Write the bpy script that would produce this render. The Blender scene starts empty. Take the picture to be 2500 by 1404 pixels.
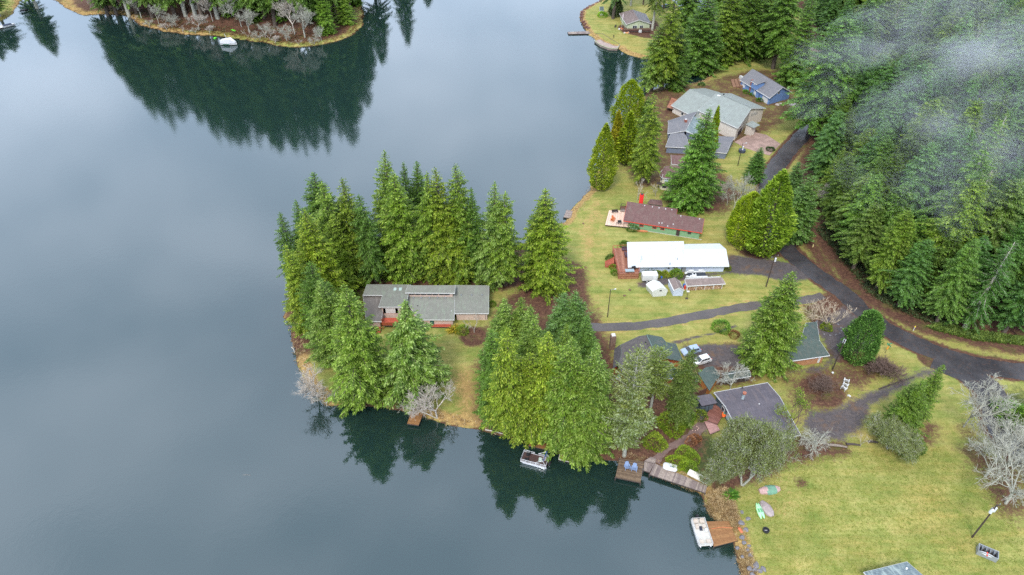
import bpy, bmesh, math, random
import numpy as np
from math import radians, sin, cos, pi
from mathutils import Vector, Matrix

# ------------------------------------------------------------------ camera, light, exposure
SC = bpy.context.scene
COL = SC.collection
CAM_H = 115.0
PITCH = radians(39.0)
FPX = 1667.0
cd = bpy.data.cameras.new('camera'); cam = bpy.data.objects.new('camera', cd); COL.objects.link(cam)
cam.location = (0, 0, CAM_H); cam.rotation_euler = (pi/2 - PITCH, 0, 0)
cd.sensor_width = 36.0; cd.lens = 36.0*FPX/2500.0; cd.clip_start = 1.0; cd.clip_end = 8000.0
SC.camera = cam
SC.view_settings.view_transform = 'Standard'; SC.view_settings.look = 'None'
SC.view_settings.gamma = 1.0; SC.view_settings.use_curve_mapping = False
SC.view_settings.exposure = 1.08
SUN_EL, SUN_AZ = radians(52), radians(200)
world = bpy.data.worlds.new('World'); SC.world = world; world.use_nodes = True
wn, wl = world.node_tree.nodes, world.node_tree.links
wn.clear()
w_out = wn.new('ShaderNodeOutputWorld'); w_bg = wn.new('ShaderNodeBackground'); w_bg.inputs[1].default_value = 0.1
w_sky = wn.new('ShaderNodeTexSky'); w_sky.sky_type = 'NISHITA'; w_sky.sun_disc = False
w_sky.sun_elevation = SUN_EL; w_sky.sun_rotation = SUN_AZ
w_tc = wn.new('ShaderNodeTexCoord')
w_map = wn.new('ShaderNodeMapping'); w_map.inputs['Scale'].default_value = (1.6, 1.6, 3.0)
w_no = wn.new('ShaderNodeTexNoise'); w_no.inputs['Scale'].default_value = 2.3; w_no.inputs['Detail'].default_value = 5
w_no.inputs['Roughness'].default_value = 0.5
w_cr = wn.new('ShaderNodeValToRGB')
w_cr.color_ramp.elements[0].position = 0.36; w_cr.color_ramp.elements[0].color = (5.7, 6.95, 8.9, 1)
w_cr.color_ramp.elements[1].position = 0.66; w_cr.color_ramp.elements[1].color = (8.9, 10.0, 12.0, 1)
w_mix = wn.new('ShaderNodeMixRGB'); w_mix.inputs[0].default_value = 0.88
# low overcast is brighter towards the horizon all round
w_sep = wn.new('ShaderNodeSeparateXYZ'); wl.new(w_tc.outputs['Generated'], w_sep.inputs[0])
w_el = wn.new('ShaderNodeMapRange'); w_el.inputs[1].default_value = 0.0; w_el.inputs[2].default_value = 0.95; w_el.inputs[3].default_value = 1.45; w_el.inputs[4].default_value = 0.82
wl.new(w_sep.outputs[2], w_el.inputs[0])
w_mul = wn.new('ShaderNodeVectorMath'); w_mul.operation = 'SCALE'; wl.new(w_cr.outputs[0], w_mul.inputs[0]); wl.new(w_el.outputs[0], w_mul.inputs['Scale'])
wl.new(w_tc.outputs['Generated'], w_map.inputs[0]); wl.new(w_map.outputs[0], w_no.inputs['Vector'])
wl.new(w_no.outputs[0], w_cr.inputs[0]); wl.new(w_sky.outputs[0], w_mix.inputs[1]); wl.new(w_mul.outputs[0], w_mix.inputs[2])
wl.new(w_mix.outputs[0], w_bg.inputs[0]); wl.new(w_bg.outputs[0], w_out.inputs[0])
ld = bpy.data.lights.new('sun', 'SUN'); ld.energy = 1.5; ld.angle = radians(14); ld.color = (1.0, 0.95, 0.86)
sun = bpy.data.objects.new('sun', ld); COL.objects.link(sun)
sd = Vector((sin(SUN_AZ)*cos(SUN_EL), cos(SUN_AZ)*cos(SUN_EL), sin(SUN_EL)))
sun.rotation_euler = sd.to_track_quat('Z', 'Y').to_euler(); sun.location = (0, 0, 300)
SC.cycles.use_denoising = False; SC.cycles.max_bounces = 6; SC.cycles.transparent_max_bounces = 12; SC.cycles.volume_bounces = 0
SC.cycles.diffuse_bounces = 3; SC.cycles.glossy_bounces = 3; SC.cycles.transmission_bounces = 3
SC.cycles.caustics_reflective = False; SC.cycles.caustics_refractive = False

# ------------------------------------------------------------------ geometry of the place
GZ = 1.0          # level of the lawns above the lake (lake at 0)
SP, CP = sin(PITCH), cos(PITCH)
def W(px, py, z=GZ):
    """survey: the point at height z that the photograph shows at (px, py)"""
    x = (px-1250)/FPX; y = -(py-702)/FPX
    dx, dy, dz = x, CP + y*SP, -SP + y*CP
    t = (z-CAM_H)/dz
    return Vector((dx*t, dy*t, z))
def proj(p):
    X, Y, Z = p[0], p[1], p[2]-CAM_H
    dep = Y*CP - Z*SP
    up = Y*SP + Z*CP
    return 1250 + FPX*X/dep, 702 - FPX*up/dep, dep
def tree_height(base, topy):
    lo, hi = 0.5, 90.0
    for _ in range(40):
        m = (lo+hi)/2
        if proj((base[0], base[1], base[2]+m))[1] > topy: lo = m
        else: hi = m
    return lo

def tag(o, label=None, cat=None, group=None, kind=None):
    if label: o['label'] = label
    if cat: o['category'] = cat
    if group: o['group'] = group
    if kind: o['kind'] = kind
    return o
def empty(name, loc, rz=0.0):
    o = bpy.data.objects.new(name, None); COL.objects.link(o); o.location = loc; o.rotation_euler = (0, 0, rz)
    o.empty_display_size = 0.5
    return o
def np_mesh(name, V, F, mats, smooth=False):
    """V (n,3) array, F (m,k) array of equal sized faces"""
    V = np.asarray(V, np.float32); F = np.asarray(F, np.int32)
    me = bpy.data.meshes.new(name); k = F.shape[1]; m = len(F)
    me.vertices.add(len(V)); me.vertices.foreach_set('co', V.ravel())
    me.loops.add(m*k); me.loops.foreach_set('vertex_index', F.ravel())
    me.polygons.add(m); me.polygons.foreach_set('loop_start', np.arange(0, m*k, k, dtype=np.int32))
    try: me.polygons.foreach_set('loop_total', np.full(m, k, np.int32))
    except Exception: pass
    me.update(calc_edges=True)
    if smooth: me.polygons.foreach_set('use_smooth', np.ones(m, bool))
    for mt in (mats if isinstance(mats, (list, tuple)) else [mats]): me.materials.append(mt)
    return me
def link(name, me, parent=None, loc=None):
    o = bpy.data.objects.new(name, me); COL.objects.link(o)
    if parent: o.parent = parent
    if loc: o.location = loc
    return o

class MB:
    def __init__(s): s.v = []; s.f = []
    def add(s, vs, fs):
        b = len(s.v); s.v += [tuple(v) for v in vs]; s.f += [tuple(i+b for i in f) for f in fs]; return s
    def box(s, x0, x1, y0, y1, z0, z1):
        return s.add([(x0,y0,z0),(x1,y0,z0),(x1,y1,z0),(x0,y1,z0),(x0,y0,z1),(x1,y0,z1),(x1,y1,z1),(x0,y1,z1)],
                     [(0,3,2,1),(4,5,6,7),(0,1,5,4),(1,2,6,5),(2,3,7,6),(3,0,4,7)])
    def obox(s, c, ax, L, wd, h, z0=None):
        """box centred c (x,y,z base), long axis angle ax"""
        ca, sa = cos(ax), sin(ax); o = []
        for z in (0, h):
            for a, b in ((-1,-1),(1,-1),(1,1),(-1,1)):
                x = a*L/2; y = b*wd/2
                o.append((c[0]+x*ca-y*sa, c[1]+x*sa+y*ca, c[2]+z))
        return s.add(o, [(0,3,2,1),(4,5,6,7),(0,1,5,4),(1,2,6,5),(2,3,7,6),(3,0,4,7)])
    def prism(s, poly, z0, z1):
        n = len(poly); zz0 = z0 if hasattr(z0, '__len__') else [z0]*n; zz1 = z1 if hasattr(z1, '__len__') else [z1]*n
        vs = [(p[0], p[1], zz0[i]) for i, p in enumerate(poly)] + [(p[0], p[1], zz1[i]) for i, p in enumerate(poly)]
        fs = [tuple(range(n-1, -1, -1)), tuple(range(n, 2*n))] + [(i, (i+1) % n, n+(i+1) % n, n+i) for i in range(n)]
        return s.add(vs, fs)
    def tube(s, pts, r, n=6, cap=True):
        pts = [Vector(p) for p in pts]; rr = r if hasattr(r, '__len__') else [r]*len(pts); b0 = len(s.v)
        for i, p in enumerate(pts):
            d = (pts[min(i+1, len(pts)-1)] - pts[max(i-1, 0)])
            d = d.normalized() if d.length > 1e-9 else Vector((0, 0, 1))
            a = d.cross(Vector((0, 0, 1)));
            if a.length < 1e-3: a = d.cross(Vector((1, 0, 0)))
            a.normalize(); b = d.cross(a)
            for k in range(n):
                t = 2*pi*k/n; s.v.append(tuple(p + a*cos(t)*rr[i] + b*sin(t)*rr[i]))
        for i in range(len(pts)-1):
            for k in range(n):
                k2 = (k+1) % n; s.f.append((b0+i*n+k, b0+i*n+k2, b0+(i+1)*n+k2, b0+(i+1)*n+k))
        if cap:
            s.f.append(tuple(b0+k for k in range(n-1, -1, -1))); s.f.append(tuple(b0+(len(pts)-1)*n+k for k in range(n)))
        return s
    def loft(s, rings):
        n = len(rings[0]); b0 = len(s.v)
        for r in rings: s.v += [tuple(p) for p in r]
        for i in range(len(rings)-1):
            for k in range(n):
                k2 = (k+1) % n; s.f.append((b0+i*n+k, b0+i*n+k2, b0+(i+1)*n+k2, b0+(i+1)*n+k))
        s.f.append(tuple(b0+k for k in range(n-1, -1, -1))); s.f.append(tuple(b0+(len(rings)-1)*n+k for k in range(n)))
        return s
    def mesh(s, name, mat, smooth=False, bevel=0.0):
        me = bpy.data.meshes.new(name); me.from_pydata(s.v, [], s.f); me.materials.append(mat)
        bm = bmesh.new(); bm.from_mesh(me)
        bmesh.ops.recalc_face_normals(bm, faces=bm.faces)
        if bevel: bmesh.ops.bevel(bm, geom=list(bm.edges), offset=bevel, segments=2, affect='EDGES', clamp_overlap=True)
        bm.to_mesh(me); bm.free()
        if smooth:
            for p in me.polygons: p.use_smooth = True
        return me
    def build(s, name, mat, parent=None, smooth=False, bevel=0.0, loc=None):
        return link(name, s.mesh(name, mat, smooth, bevel), parent, loc)

# ------------------------------------------------------------------ materials
MATS = {}
def nmat(name):
    m = bpy.data.materials.new(name); m.use_nodes = True; nt = m.node_tree
    return m, nt, nt.nodes, nt.links, nt.nodes['Principled BSDF']
def coords(n, l, scale=1.0, rot=0.0, sc3=None, kind='Object'):
    tc = n.new('ShaderNodeTexCoord'); mp = n.new('ShaderNodeMapping')
    mp.inputs['Scale'].default_value = sc3 or (scale, scale, scale); mp.inputs['Rotation'].default_value[2] = rot
    l.new(tc.outputs[kind], mp.inputs[0]); return mp.outputs[0]
def noise(n, l, vec, scale, detail=4, rough=0.55):
    t = n.new('ShaderNodeTexNoise'); t.inputs['Scale'].default_value = scale; t.inputs['Detail'].default_value = detail
    t.inputs['Roughness'].default_value = rough
    if vec is not None: l.new(vec, t.inputs['Vector'])
    return t.outputs[0]
def ramp(n, l, fac, stops):
    r = n.new('ShaderNodeValToRGB'); e = r.color_ramp.elements
    while len(e) > 1: e.remove(e[-1])
    e[0].position = stops[0][0]; e[0].color = (*stops[0][1], 1)
    for p, c in stops[1:]:
        x = e.new(p); x.color = (*c, 1)
    l.new(fac, r.inputs[0]); return r.outputs[0]
def mixc(n, l, fac, a, b, mode='MIX'):
    m = n.new('ShaderNodeMixRGB'); m.blend_type = mode
    for i, v in ((0, fac), (1, a), (2, b)):
        if hasattr(v, 'is_output'): l.new(v, m.inputs[i])
        else: m.inputs[i].default_value = v if i == 0 else (*v, 1)
    return m.outputs[0]
def math_(n, l, op, a, b=None, c=None, clamp=False):
    m = n.new('ShaderNodeMath'); m.operation = op; m.use_clamp = clamp
    for i, v in enumerate((a, b, c)):
        if v is None: continue
        if hasattr(v, 'is_output'): l.new(v, m.inputs[i])
        else: m.inputs[i].default_value = v
    return m.outputs[0]
def bump(n, l, p, h, strength=0.4, dist=0.05):
    b = n.new('ShaderNodeBump'); b.inputs['Strength'].default_value = strength; b.inputs['Distance'].default_value = dist
    l.new(h, b.inputs['Height']); l.new(b.outputs[0], p.inputs['Normal'])
def plain(name, col, rough=0.6, var=0.18, scale=1.5, metal=0.0, spec=0.4, bmp=0.0):
    if name in MATS: return MATS[name]
    m, nt, n, l, p = nmat(name); v = coords(n, l)
    f = noise(n, l, v, scale, 6, 0.6)
    lo = tuple(c*(1-var) for c in col); hi = tuple(min(1, c*(1+var)) for c in col)
    l.new(ramp(n, l, f, [(0.3, lo), (0.7, hi)]), p.inputs['Base Color'])
    p.inputs['Roughness'].default_value = rough; p.inputs['Metallic'].default_value = metal
    p.inputs['Specular IOR Level'].default_value = spec
    if bmp: bump(n, l, p, noise(n, l, v, scale*12, 3), bmp, 0.03)
    MATS[name] = m; return m
def shingle(name, col, col2, row=0.35, moss=None):
    m, nt, n, l, p = nmat(name); v = coords(n, l)
    b = n.new('ShaderNodeTexBrick'); l.new(v, b.inputs['Vector']); b.inputs['Scale'].default_value = 1.0
    b.inputs['Brick Width'].default_value = 0.55; b.inputs['Row Height'].default_value = row
    b.inputs['Mortar Size'].default_value = 0.025; b.inputs['Mortar Smooth'].default_value = 0.3
    b.inputs['Color1'].default_value = (*col, 1); b.inputs['Color2'].default_value = (*col2, 1)
    b.inputs['Mortar'].default_value = (*[c*0.55 for c in col], 1)
    f = noise(n, l, v, 0.5, 6, 0.65)
    c = mixc(n, l, ramp_f(n, l, f, 0.35, 0.7), b.outputs[0], tuple(x*0.72 for x in col2))
    f2 = noise(n, l, coords(n, l, sc3=(1.0, 0.18, 1)), 1.7, 4, 0.6)
    c = mixc(n, l, ramp_f(n, l, f2, 0.5, 0.8), c, moss or tuple(min(1, x*1.25) for x in col2))
    f3 = noise(n, l, v, 14, 3, 0.7)
    c = mixc(n, l, 0.35, c, ramp(n, l, f3, [(0.3, (0.5,)*3), (0.7, (1.45,)*3)]), 'MULTIPLY')
    l.new(c, p.inputs['Base Color']); p.inputs['Roughness'].default_value = 0.72
    p.inputs['Specular IOR Level'].default_value = 0.3
    bump(n, l, p, b.outputs['Fac'], -0.12, 0.02)
    MATS[name] = m; return m
def ramp_f(n, l, f, a, b):
    r = n.new('ShaderNodeMapRange'); r.inputs[1].default_value = a; r.inputs[2].default_value = b; l.new(f, r.inputs[0]); return r.outputs[0]
def siding(name, col, pitch=0.22, var=0.1, streak=0.0):
    m, nt, n, l, p = nmat(name); v = coords(n, l)
    w = n.new('ShaderNodeTexWave'); w.wave_type = 'BANDS'; w.bands_direction = 'Z'; w.wave_profile = 'SAW'
    w.inputs['Scale'].default_value = 1.0/pitch/6.2832*6.2832/1.0/3.0; w.inputs['Distortion'].default_value = 0.0
    l.new(v, w.inputs['Vector'])
    f = noise(n, l, coords(n, l, sc3=(1, 1, 5 if streak else 1)), 1.2, 6, 0.65)
    lo = tuple(c*(1-var-streak) for c in col); hi = tuple(min(1, c*(1+var)) for c in col)
    l.new(ramp(n, l, f, [(0.3, lo), (0.7, hi)]), p.inputs['Base Color'])
    p.inputs['Roughness'].default_value = 0.6; bump(n, l, p, w.outputs[0], 0.05, 0.01)
    MATS[name] = m; return m
def foliage_mat(name, c_lo, c_hi, c_pale, transl=0.18):
    m, nt, n, l, p = nmat(name)
    gi = n.new('ShaderNodeNewGeometry'); oi = n.new('ShaderNodeObjectInfo')
    v = coords(n, l)
    f = noise(n, l, v, 0.45, 4, 0.6)
    base = ramp(n, l, f, [(0.34, c_lo), (0.66, c_hi)])
    r = gi.outputs['Random Per Island']
    base = mixc(n, l, ramp_f(n, l, r, 0.6, 1.05), base, c_pale)
    dk = ramp(n, l, r, [(0.0, (0.7,)*3), (0.5, (1.0,)*3), (1.0, (1.25,)*3)])
    base = mixc(n, l, 1.0, base, dk, 'MULTIPLY')
    base = mixc(n, l, 1.0, base, oi.outputs['Color'], 'MULTIPLY')
    l.new(base, p.inputs['Base Color']); p.inputs['Roughness'].default_value = 0.55
    p.inputs['Specular IOR Level'].default_value = 0.25
    tr = n.new('ShaderNodeBsdfTranslucent'); l.new(base, tr.inputs[0])
    mx = n.new('ShaderNodeMixShader'); mx.inputs[0].default_value = transl
    l.new(p.outputs[0], mx.inputs[1]); l.new(tr.outputs[0], mx.inputs[2])
    l.new(mx.outputs[0], n['Material Output'].inputs[0])
    MATS[name] = m; return m
NEEDLE = foliage_mat('fir_needles', (0.065, 0.125, 0.018), (0.175, 0.275, 0.028), (0.31, 0.38, 0.12), .28)
CEDAR = foliage_mat('cedar_sprays', (0.11, 0.19, 0.018), (0.25, 0.36, 0.030), (0.38, 0.46, 0.08), .3)
MOSSY = foliage_mat('mossy_leaves', (0.12, 0.16, 0.035), (0.21, 0.25, 0.055), (0.33, 0.36, 0.20))
BUSH = foliage_mat('bush_leaves', (0.06, 0.11, 0.02), (0.13, 0.2, 0.03), (0.24, 0.3, 0.06))
REED = foliage_mat('dry_reeds', (0.30, 0.19, 0.09), (0.48, 0.34, 0.16), (0.62, 0.50, 0.30))
BARK = plain('fir_bark', (0.11, 0.085, 0.065), 0.9, 0.4, 3.0, bmp=0.5)
PALEBARK = plain('pale_lichen_bark', (0.46, 0.41, 0.35), 0.9, 0.3, 1.5)
GREYTWIG = plain('grey_lichen_twigs', (0.38, 0.375, 0.31), 0.9, 0.3, 1.5)
BROWNTWIG = plain('brown_twigs', (0.15, 0.10, 0.08), 0.9, 0.3, 1.5)

# ------------------------------------------------------------------ shoreline and terrain
SH_MAIN = [(1850,1560),(1828,1470),(1812,1404),(1803,1375),(1797,1345),(1790,1320),(1786,1292),(1768,1272),(1745,1262),(1728,1236),
 (1712,1206),(1695,1196),(1650,1176),(1600,1156),(1572,1143),(1545,1132),(1508,1124),(1470,1121),(1425,1120),(1370,1108),(1330,1092),(1282,1082),
 (1240,1068),(1200,1056),(1160,1046),(1120,1042),(1085,1034),(1050,1022),(1010,1008),(965,1000),(925,992),(880,990),(840,988),
 (800,990),(765,965),(742,930),(730,890),(722,850),(712,815),(705,770),(700,720),(702,670),(720,640),(760,622),(820,612),(880,606),(950,604),
 (1030,606),(1100,610),(1170,612),(1230,606),(1285,594),(1330,570),(1365,548),(1388,530),(1402,508),(1416,488),(1438,464),
 (1450,446),(1462,415),(1476,370),(1500,320),(1530,280),(1560,245),(1585,222),(1625,212),(1680,208),(1722,198),(1730,180),
 (1700,160),(1640,150),(1590,146),(1562,142),(1535,133),(1512,120),(1480,112),(1452,96),(1436,82),(1424,62),(1416,42),(1424,26),
 (1446,12),(1470,2),(1490,-12),(1540,-28),(1590,-30),(1640,-5),(1672,42),(1712,48),(1738,20),(1745,-30),(1740,-90),(1900,-120),
 (2900,-140),(3300,300),(3300,900),(3000,1560)]
SH_TL = [(-400,120),(-120,100),(-30,70),(0,52),(26,38),(44,10),(62,-12),(110,-14),(140,4),(170,24),(205,38),(255,34),(310,37),(345,62),
 (400,76),(450,83),(520,87),(600,97),(650,106),(705,115),(762,113),(820,101),(862,85),(884,62),(886,34),(878,4),(890,-40),(960,-90),(1100,-130),(1000,-235),(-1200,-235),(-1200,60)]
def world_poly(pl, z=0.0):
    return np.array([W(x, y, z)[:2] for x, y in pl])
def subdiv_noise(P, step=2.5, amp=0.45, seed=1):
    rng = np.random.default_rng(seed); out = []
    for i in range(len(P)):
        a, b = P[i], P[(i+1) % len(P)]; L = np.linalg.norm(b-a); k = max(1, int(L/step)) if L < 150 else 1
        for j in range(k):
            q = a+(b-a)*j/k
            out.append(q + (rng.normal(0, amp, 2) if k > 1 else 0))
    return np.array(out)
PM = subdiv_noise(world_poly(SH_MAIN)); PT = subdiv_noise(world_poly(SH_TL), seed=2)
def sdist(X, Y, P):
    """signed distance (inside positive) from points to polygon"""
    X = np.asarray(X, float); Y = np.asarray(Y, float)
    if X.size <= 40:
        x = X.reshape(-1, 1); y = Y.reshape(-1, 1); A = P; B = np.roll(P, -1, 0); E = B-A
        wx, wy = x-A[:, 0], y-A[:, 1]; t = np.clip((wx*E[:, 0]+wy*E[:, 1])/((E**2).sum(1)+1e-12), 0, 1)
        dd = np.sqrt(((wx-t*E[:, 0])**2+(wy-t*E[:, 1])**2).min(1)); c = (A[:, 1] > y) != (B[:, 1] > y)
        ey = np.where(np.abs(E[:, 1]) < 1e-12, 1e-12, E[:, 1]); ii = (c & (x < E[:, 0]*(y-A[:, 1])/ey+A[:, 0])).sum(1) % 2 == 1
        return np.where(ii, dd, -dd).reshape(X.shape)
    d = np.full(X.shape, 1e9); ins = np.zeros(X.shape, bool)
    for i in range(len(P)):
        ax, ay = P[i]; bx, by = P[(i+1) % len(P)]
        ex, ey = bx-ax, by-ay; wx, wy = X-ax, Y-ay
        t = np.clip((wx*ex+wy*ey)/(ex*ex+ey*ey+1e-12), 0, 1)
        d = np.minimum(d, (wx-t*ex)**2 + (wy-t*ey)**2)
        c = ((ay > Y) != (by > Y))
        with np.errstate(divide='ignore', invalid='ignore'):
            ins ^= c & (X < ex*(Y-ay)/(ey if abs(ey) > 1e-12 else 1e-12)+ax)
    d = np.sqrt(d); return np.where(ins, d, -d)
def polyd(X, Y, pts):
    d = np.full(np.shape(X), 1e9)
    for (ax, ay), (bx, by) in zip(pts[:-1], pts[1:]):
        ex, ey = bx-ax, by-ay; t = np.clip(((X-ax)*ex+(Y-ay)*ey)/(ex*ex+ey*ey+1e-12), 0, 1)
        d = np.minimum(d, np.hypot(X-ax-t*ex, Y-ay-t*ey))
    return d
ROAD = [(2900,960),(2640,925),(2500,908),(2400,893),(2320,872),(2250,846),(2190,818),(2140,788),(2100,756),(2060,716),(2010,682),(1965,648),(1925,612),
        (1890,560),(1872,505),(1876,450),(1895,408),(1922,372),(1950,340),(1985,300),(2010,250)]
ROADW = [W(x, y)[:2] for x, y in ROAD]
# the hill: begins about 8 m beyond the road on its far side
HILLP = world_poly([(3300,800),(2760,860),(2500,838),(2400,822),(2320,806),(2260,788),(2200,762),(2150,735),(2110,700),(2075,660),(2040,610),(2005,560),
                    (1985,500),(1975,440),(1990,380),(2010,320),(2030,240),(2020,170),(1990,90),(1960,0),(1900,-110),(2900,-130),(3400,300)], GZ)
def hill(X, Y):
    X = np.asarray(X, float); Y = np.asarray(Y, float)
    d = np.maximum(sdist(X, Y, HILLP), 0)
    h = 18*(1-np.exp(-(d/75.0)**1.4))
    d2 = np.maximum(sdist(X, Y, PT)-9, 0)*np.clip((X+235)/30, 0, 1)
    return h + 36*(1-np.exp(-(d2/42.0)**1.5))
def ground_z(X, Y):
    X = np.asarray(X, float); Y = np.asarray(Y, float)
    d = np.maximum(sdist(X, Y, PM), sdist(X, Y, PT))
    z = np.where(d > 0, GZ*(1-np.exp(-(d/1.3)**1.2)), np.maximum(-4.5, d*0.22))
    z = np.where(d > 7, GZ, z)
    return z + np.where(d > 6, hill(X, Y), 0)
def on_ground(px, py):
    """the ground point seen at a pixel, on the terrain with its hills"""
    z = GZ
    for _ in range(30):
        p = W(px, py, z); z2 = float(ground_z(p[0], p[1])); z += (max(z2, 0)-z)*0.5
    return W(px, py, z)
# ------------------------------------------------------------------ ground, lake, roads
def axis(a, b, step, ext, g=1.18):
    c = list(np.arange(a, b+step/2, step)); lo = []; s = step; x = a
    while x > ext[0]: s = min(s*g, 60); x -= s; lo.append(x)
    hi = []; s = step; x = c[-1]
    while x < ext[1]: s = min(s*g, 60); x += s; hi.append(x)
    return np.array(lo[::-1]+c+hi)
gx = axis(-290, 300, 0.9, (-1400, 1400)); gy = axis(56, 400, 0.9, (-300, 1500))
GX, GY = np.meshgrid(gx, gy)
DM = sdist(GX, GY, PM); DT = sdist(GX, GY, PT); DS = np.maximum(DM, DT)
GH = hill(GX, GY)
Zg = np.where(DS > 0, GZ*(1-np.exp(-(np.maximum(DS, 0)/1.3)**1.2)), np.maximum(-4.5, DS*0.22))
Zg = np.where(DS > 7, GZ, Zg) + np.where(DS > 6, GH, 0)
rngG = np.random.default_rng(5)
Zg = Zg + np.where(GH > 0.5, rngG.normal(0, 0.12, Zg.shape), 0)
# keep the land, and the bed out to where it is deep
ny, nx = GX.shape
idx = np.arange(nx*ny).reshape(ny, nx)
qd = DS > -24
keep = qd[:-1, :-1] | qd[1:, :-1] | qd[:-1, 1:] | qd[1:, 1:]
Q = np.stack([idx[:-1, :-1][keep], idx[:-1, 1:][keep], idx[1:, 1:][keep], idx[1:, :-1][keep]], 1)
used = np.unique(Q); remap = -np.ones(nx*ny, np.int64); remap[used] = np.arange(len(used))
Vg = np.stack([GX.ravel()[used], GY.ravel()[used], Zg.ravel()[used]], 1)
vx, vy = Vg[:, 0], Vg[:, 1]
dms = DM.ravel()[used]; dts = DT.ravel()[used]; hh = GH.ravel()[used]
def soft(pl, w=2.0, z=GZ):
    return np.clip(sdist(vx, vy, world_poly(pl, z))/w*0.5+0.5, 0, 1)
def disc(px, py, r, w=1.5):
    c = W(px, py); return np.clip((r-np.hypot(vx-c[0], vy-c[1]))/w*0.5+0.5, 0, 1)
duff = np.zeros(len(vx)); gravel = np.zeros(len(vx)); dry = np.zeros(len(vx)); mossy = np.zeros(len(vx))
for pl, w_, s_ in [
    ([(690,590),(1290,590),(1430,650),(1440,745),(1370,742),(1322,706),(1250,704),(1205,712),(1100,700),(885,705),(850,800),(830,860),(700,860)], 3, 1),
    ([(1215,740),(1280,690),(1420,700),(1480,800),(1502,870),(1535,950),(1540,1150),(1380,1130),(1180,1060),(1150,950),(1170,860)], 4, .9),
    ([(1500,905),(1560,930),(1640,950),(1690,925),(1730,960),(1700,1010),(1740,1080),(1720,1130),(1620,1150),(1500,1140)], 3, .75),
    ([(1900,1085),(1960,1060),(2060,1080),(2090,1110),(2000,1125),(1930,1140),(1870,1170),(1790,1200),(1740,1210),(1720,1150),(1850,1100)], 3, .95),
    ([(1740,960),(1760,890),(1920,900),(2060,850),(2200,880),(2240,905),(2150,945),(2080,985),(2060,1040),(2080,1085),(1960,1080),(1900,940)], 4, .62),
    ([(1660,838),(1700,835),(1830,838),(1880,880),(1880,930),(1750,955),(1690,960),(1670,900)], 3, .8),
    ([(2030,815),(2075,790),(2110,845),(2075,900),(2020,880),(2010,850)], 3, .9),
    ([(1960,745),(2030,700),(2075,760),(2100,800),(2090,850),(2010,830),(1975,790)], 2, .85),
    ([(1940,575),(1985,560),(2060,680),(2150,745),(2320,815),(2500,838),(2500,850),(2320,838),(2190,790),(2110,750),(2050,705),(1985,655)], 2.5, .7),
    ([(2310,1060),(2350,1020),(2440,1090),(2520,1110),(2560,1290),(2440,1290),(2360,1190),(2330,1110)], 5, .6),
    ([(2250,1010),(2300,1040),(2280,1090),(2220,1080)], 3, .8),
    ([(1560,215),(1700,200),(1770,180),(1840,165),(1930,170),(1985,240),(1940,290),(1900,320),(1845,345),(1790,360),(1700,410),(1640,460),(1560,470),(1500,400),(1500,330)], 4, .6),
    ([(1600,400),(1760,400),(1830,480),(1770,530),(1690,525),(1610,490)], 4, .7),
    ([(1512,62),(1600,50),(1640,100),(1570,92),(1510,80),(1488,68)], 2, 1),
    ([(1625,235),(1670,225),(1640,280),(1610,300)], 2, .8),
    ([(1120,800),(1190,795),(1200,835),(1170,850),(1130,830)], 2, .75),
    ([(860,965),(960,970),(1000,1010),(900,1000),(850,990)], 2, .95),
    ([(1860,650),(1790,610),(1850,600),(1930,605),(1925,632),(1870,628)], 2, .9),
    ]:
    duff = np.maximum(duff, soft(pl, w_)*s_)
for cx, cy, r, s_ in [(2005,955,5.0,1.0),(1960,1180,1.6,.8),(1157,822,3.6,1.0),(1775,575,2,.3)]:
    duff = np.maximum(duff, disc(cx, cy, r)*s_)
dhil = sdist(vx, vy, HILLP); duff = np.maximum(duff, np.clip((dhil+8)/6, 0, 1)*.9); duff = np.maximum(duff, np.clip(hh/1.5, 0, 1))
tl_in = np.clip(dts/6, 0, 1)*np.clip((vx+255)/25, 0, 1)
duff = np.maximum(duff, np.where(dts > -2, tl_in, 0))
duff = np.where((dms < 0) & (dts < 0), 1.0, duff)
lawn_keep = soft([(1425,20),(1500,-5),(1530,30),(1500,60),(1520,80),(1570,95),(1640,110),(1600,140),(1540,130),(1440,85)], 2)
duff = duff*(1-lawn_keep*0.95)
for pl, w_, s_ in [
    ([(1780,622),(1860,632),(1925,640),(1985,676),(1930,694),(1860,672),(1780,668),(1665,684),(1600,704),(1560,700),(1560,690),(1655,672),(1770,662)], 1.6, 1),
    ([(1662,846),(1720,840),(1800,843),(1850,858),(1850,905),(1790,895),(1745,893),(1725,900),(1690,880)], 1.6, 1),
    ([(1990,790),(2060,745),(2120,795),(2150,820),(2130,850),(2060,870),(2015,905),(1990,910),(1930,905),(2010,890),(2028,862),(2005,835)], 2, .85),
    ([(2250,900),(2180,935),(2100,965),(2040,1000),(1975,1000),(1955,1030),(1985,1070),(2060,1075),(2110,1040),(2130,990),(2240,930),(2300,905)], 2.5, .95),
    ([(1700,960),(1725,945),(1745,985),(1745,1040),(1720,1060),(1690,1010)], 1.5, .8),
    ]:
    gravel = np.maximum(gravel, soft(pl, w_)*s_)
def strip(px, w, soft_=0.6):
    P_ = [W(x, y)[:2] for x, y in px]; return np.clip((w/2-polyd(vx, vy, P_))/soft_*0.5+0.5, 0, 1)
gravel = np.maximum(gravel, strip([(1640,838),(1700,823),(1755,811),(1800,795)], 0.9)*.9)
gravel = np.maximum(gravel, strip([(2225,1375),(2290,1345),(2390,1322)], 0.4)*.25)
band = np.clip(1-np.abs(dms-1.2)/2.6, 0, 1)
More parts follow.
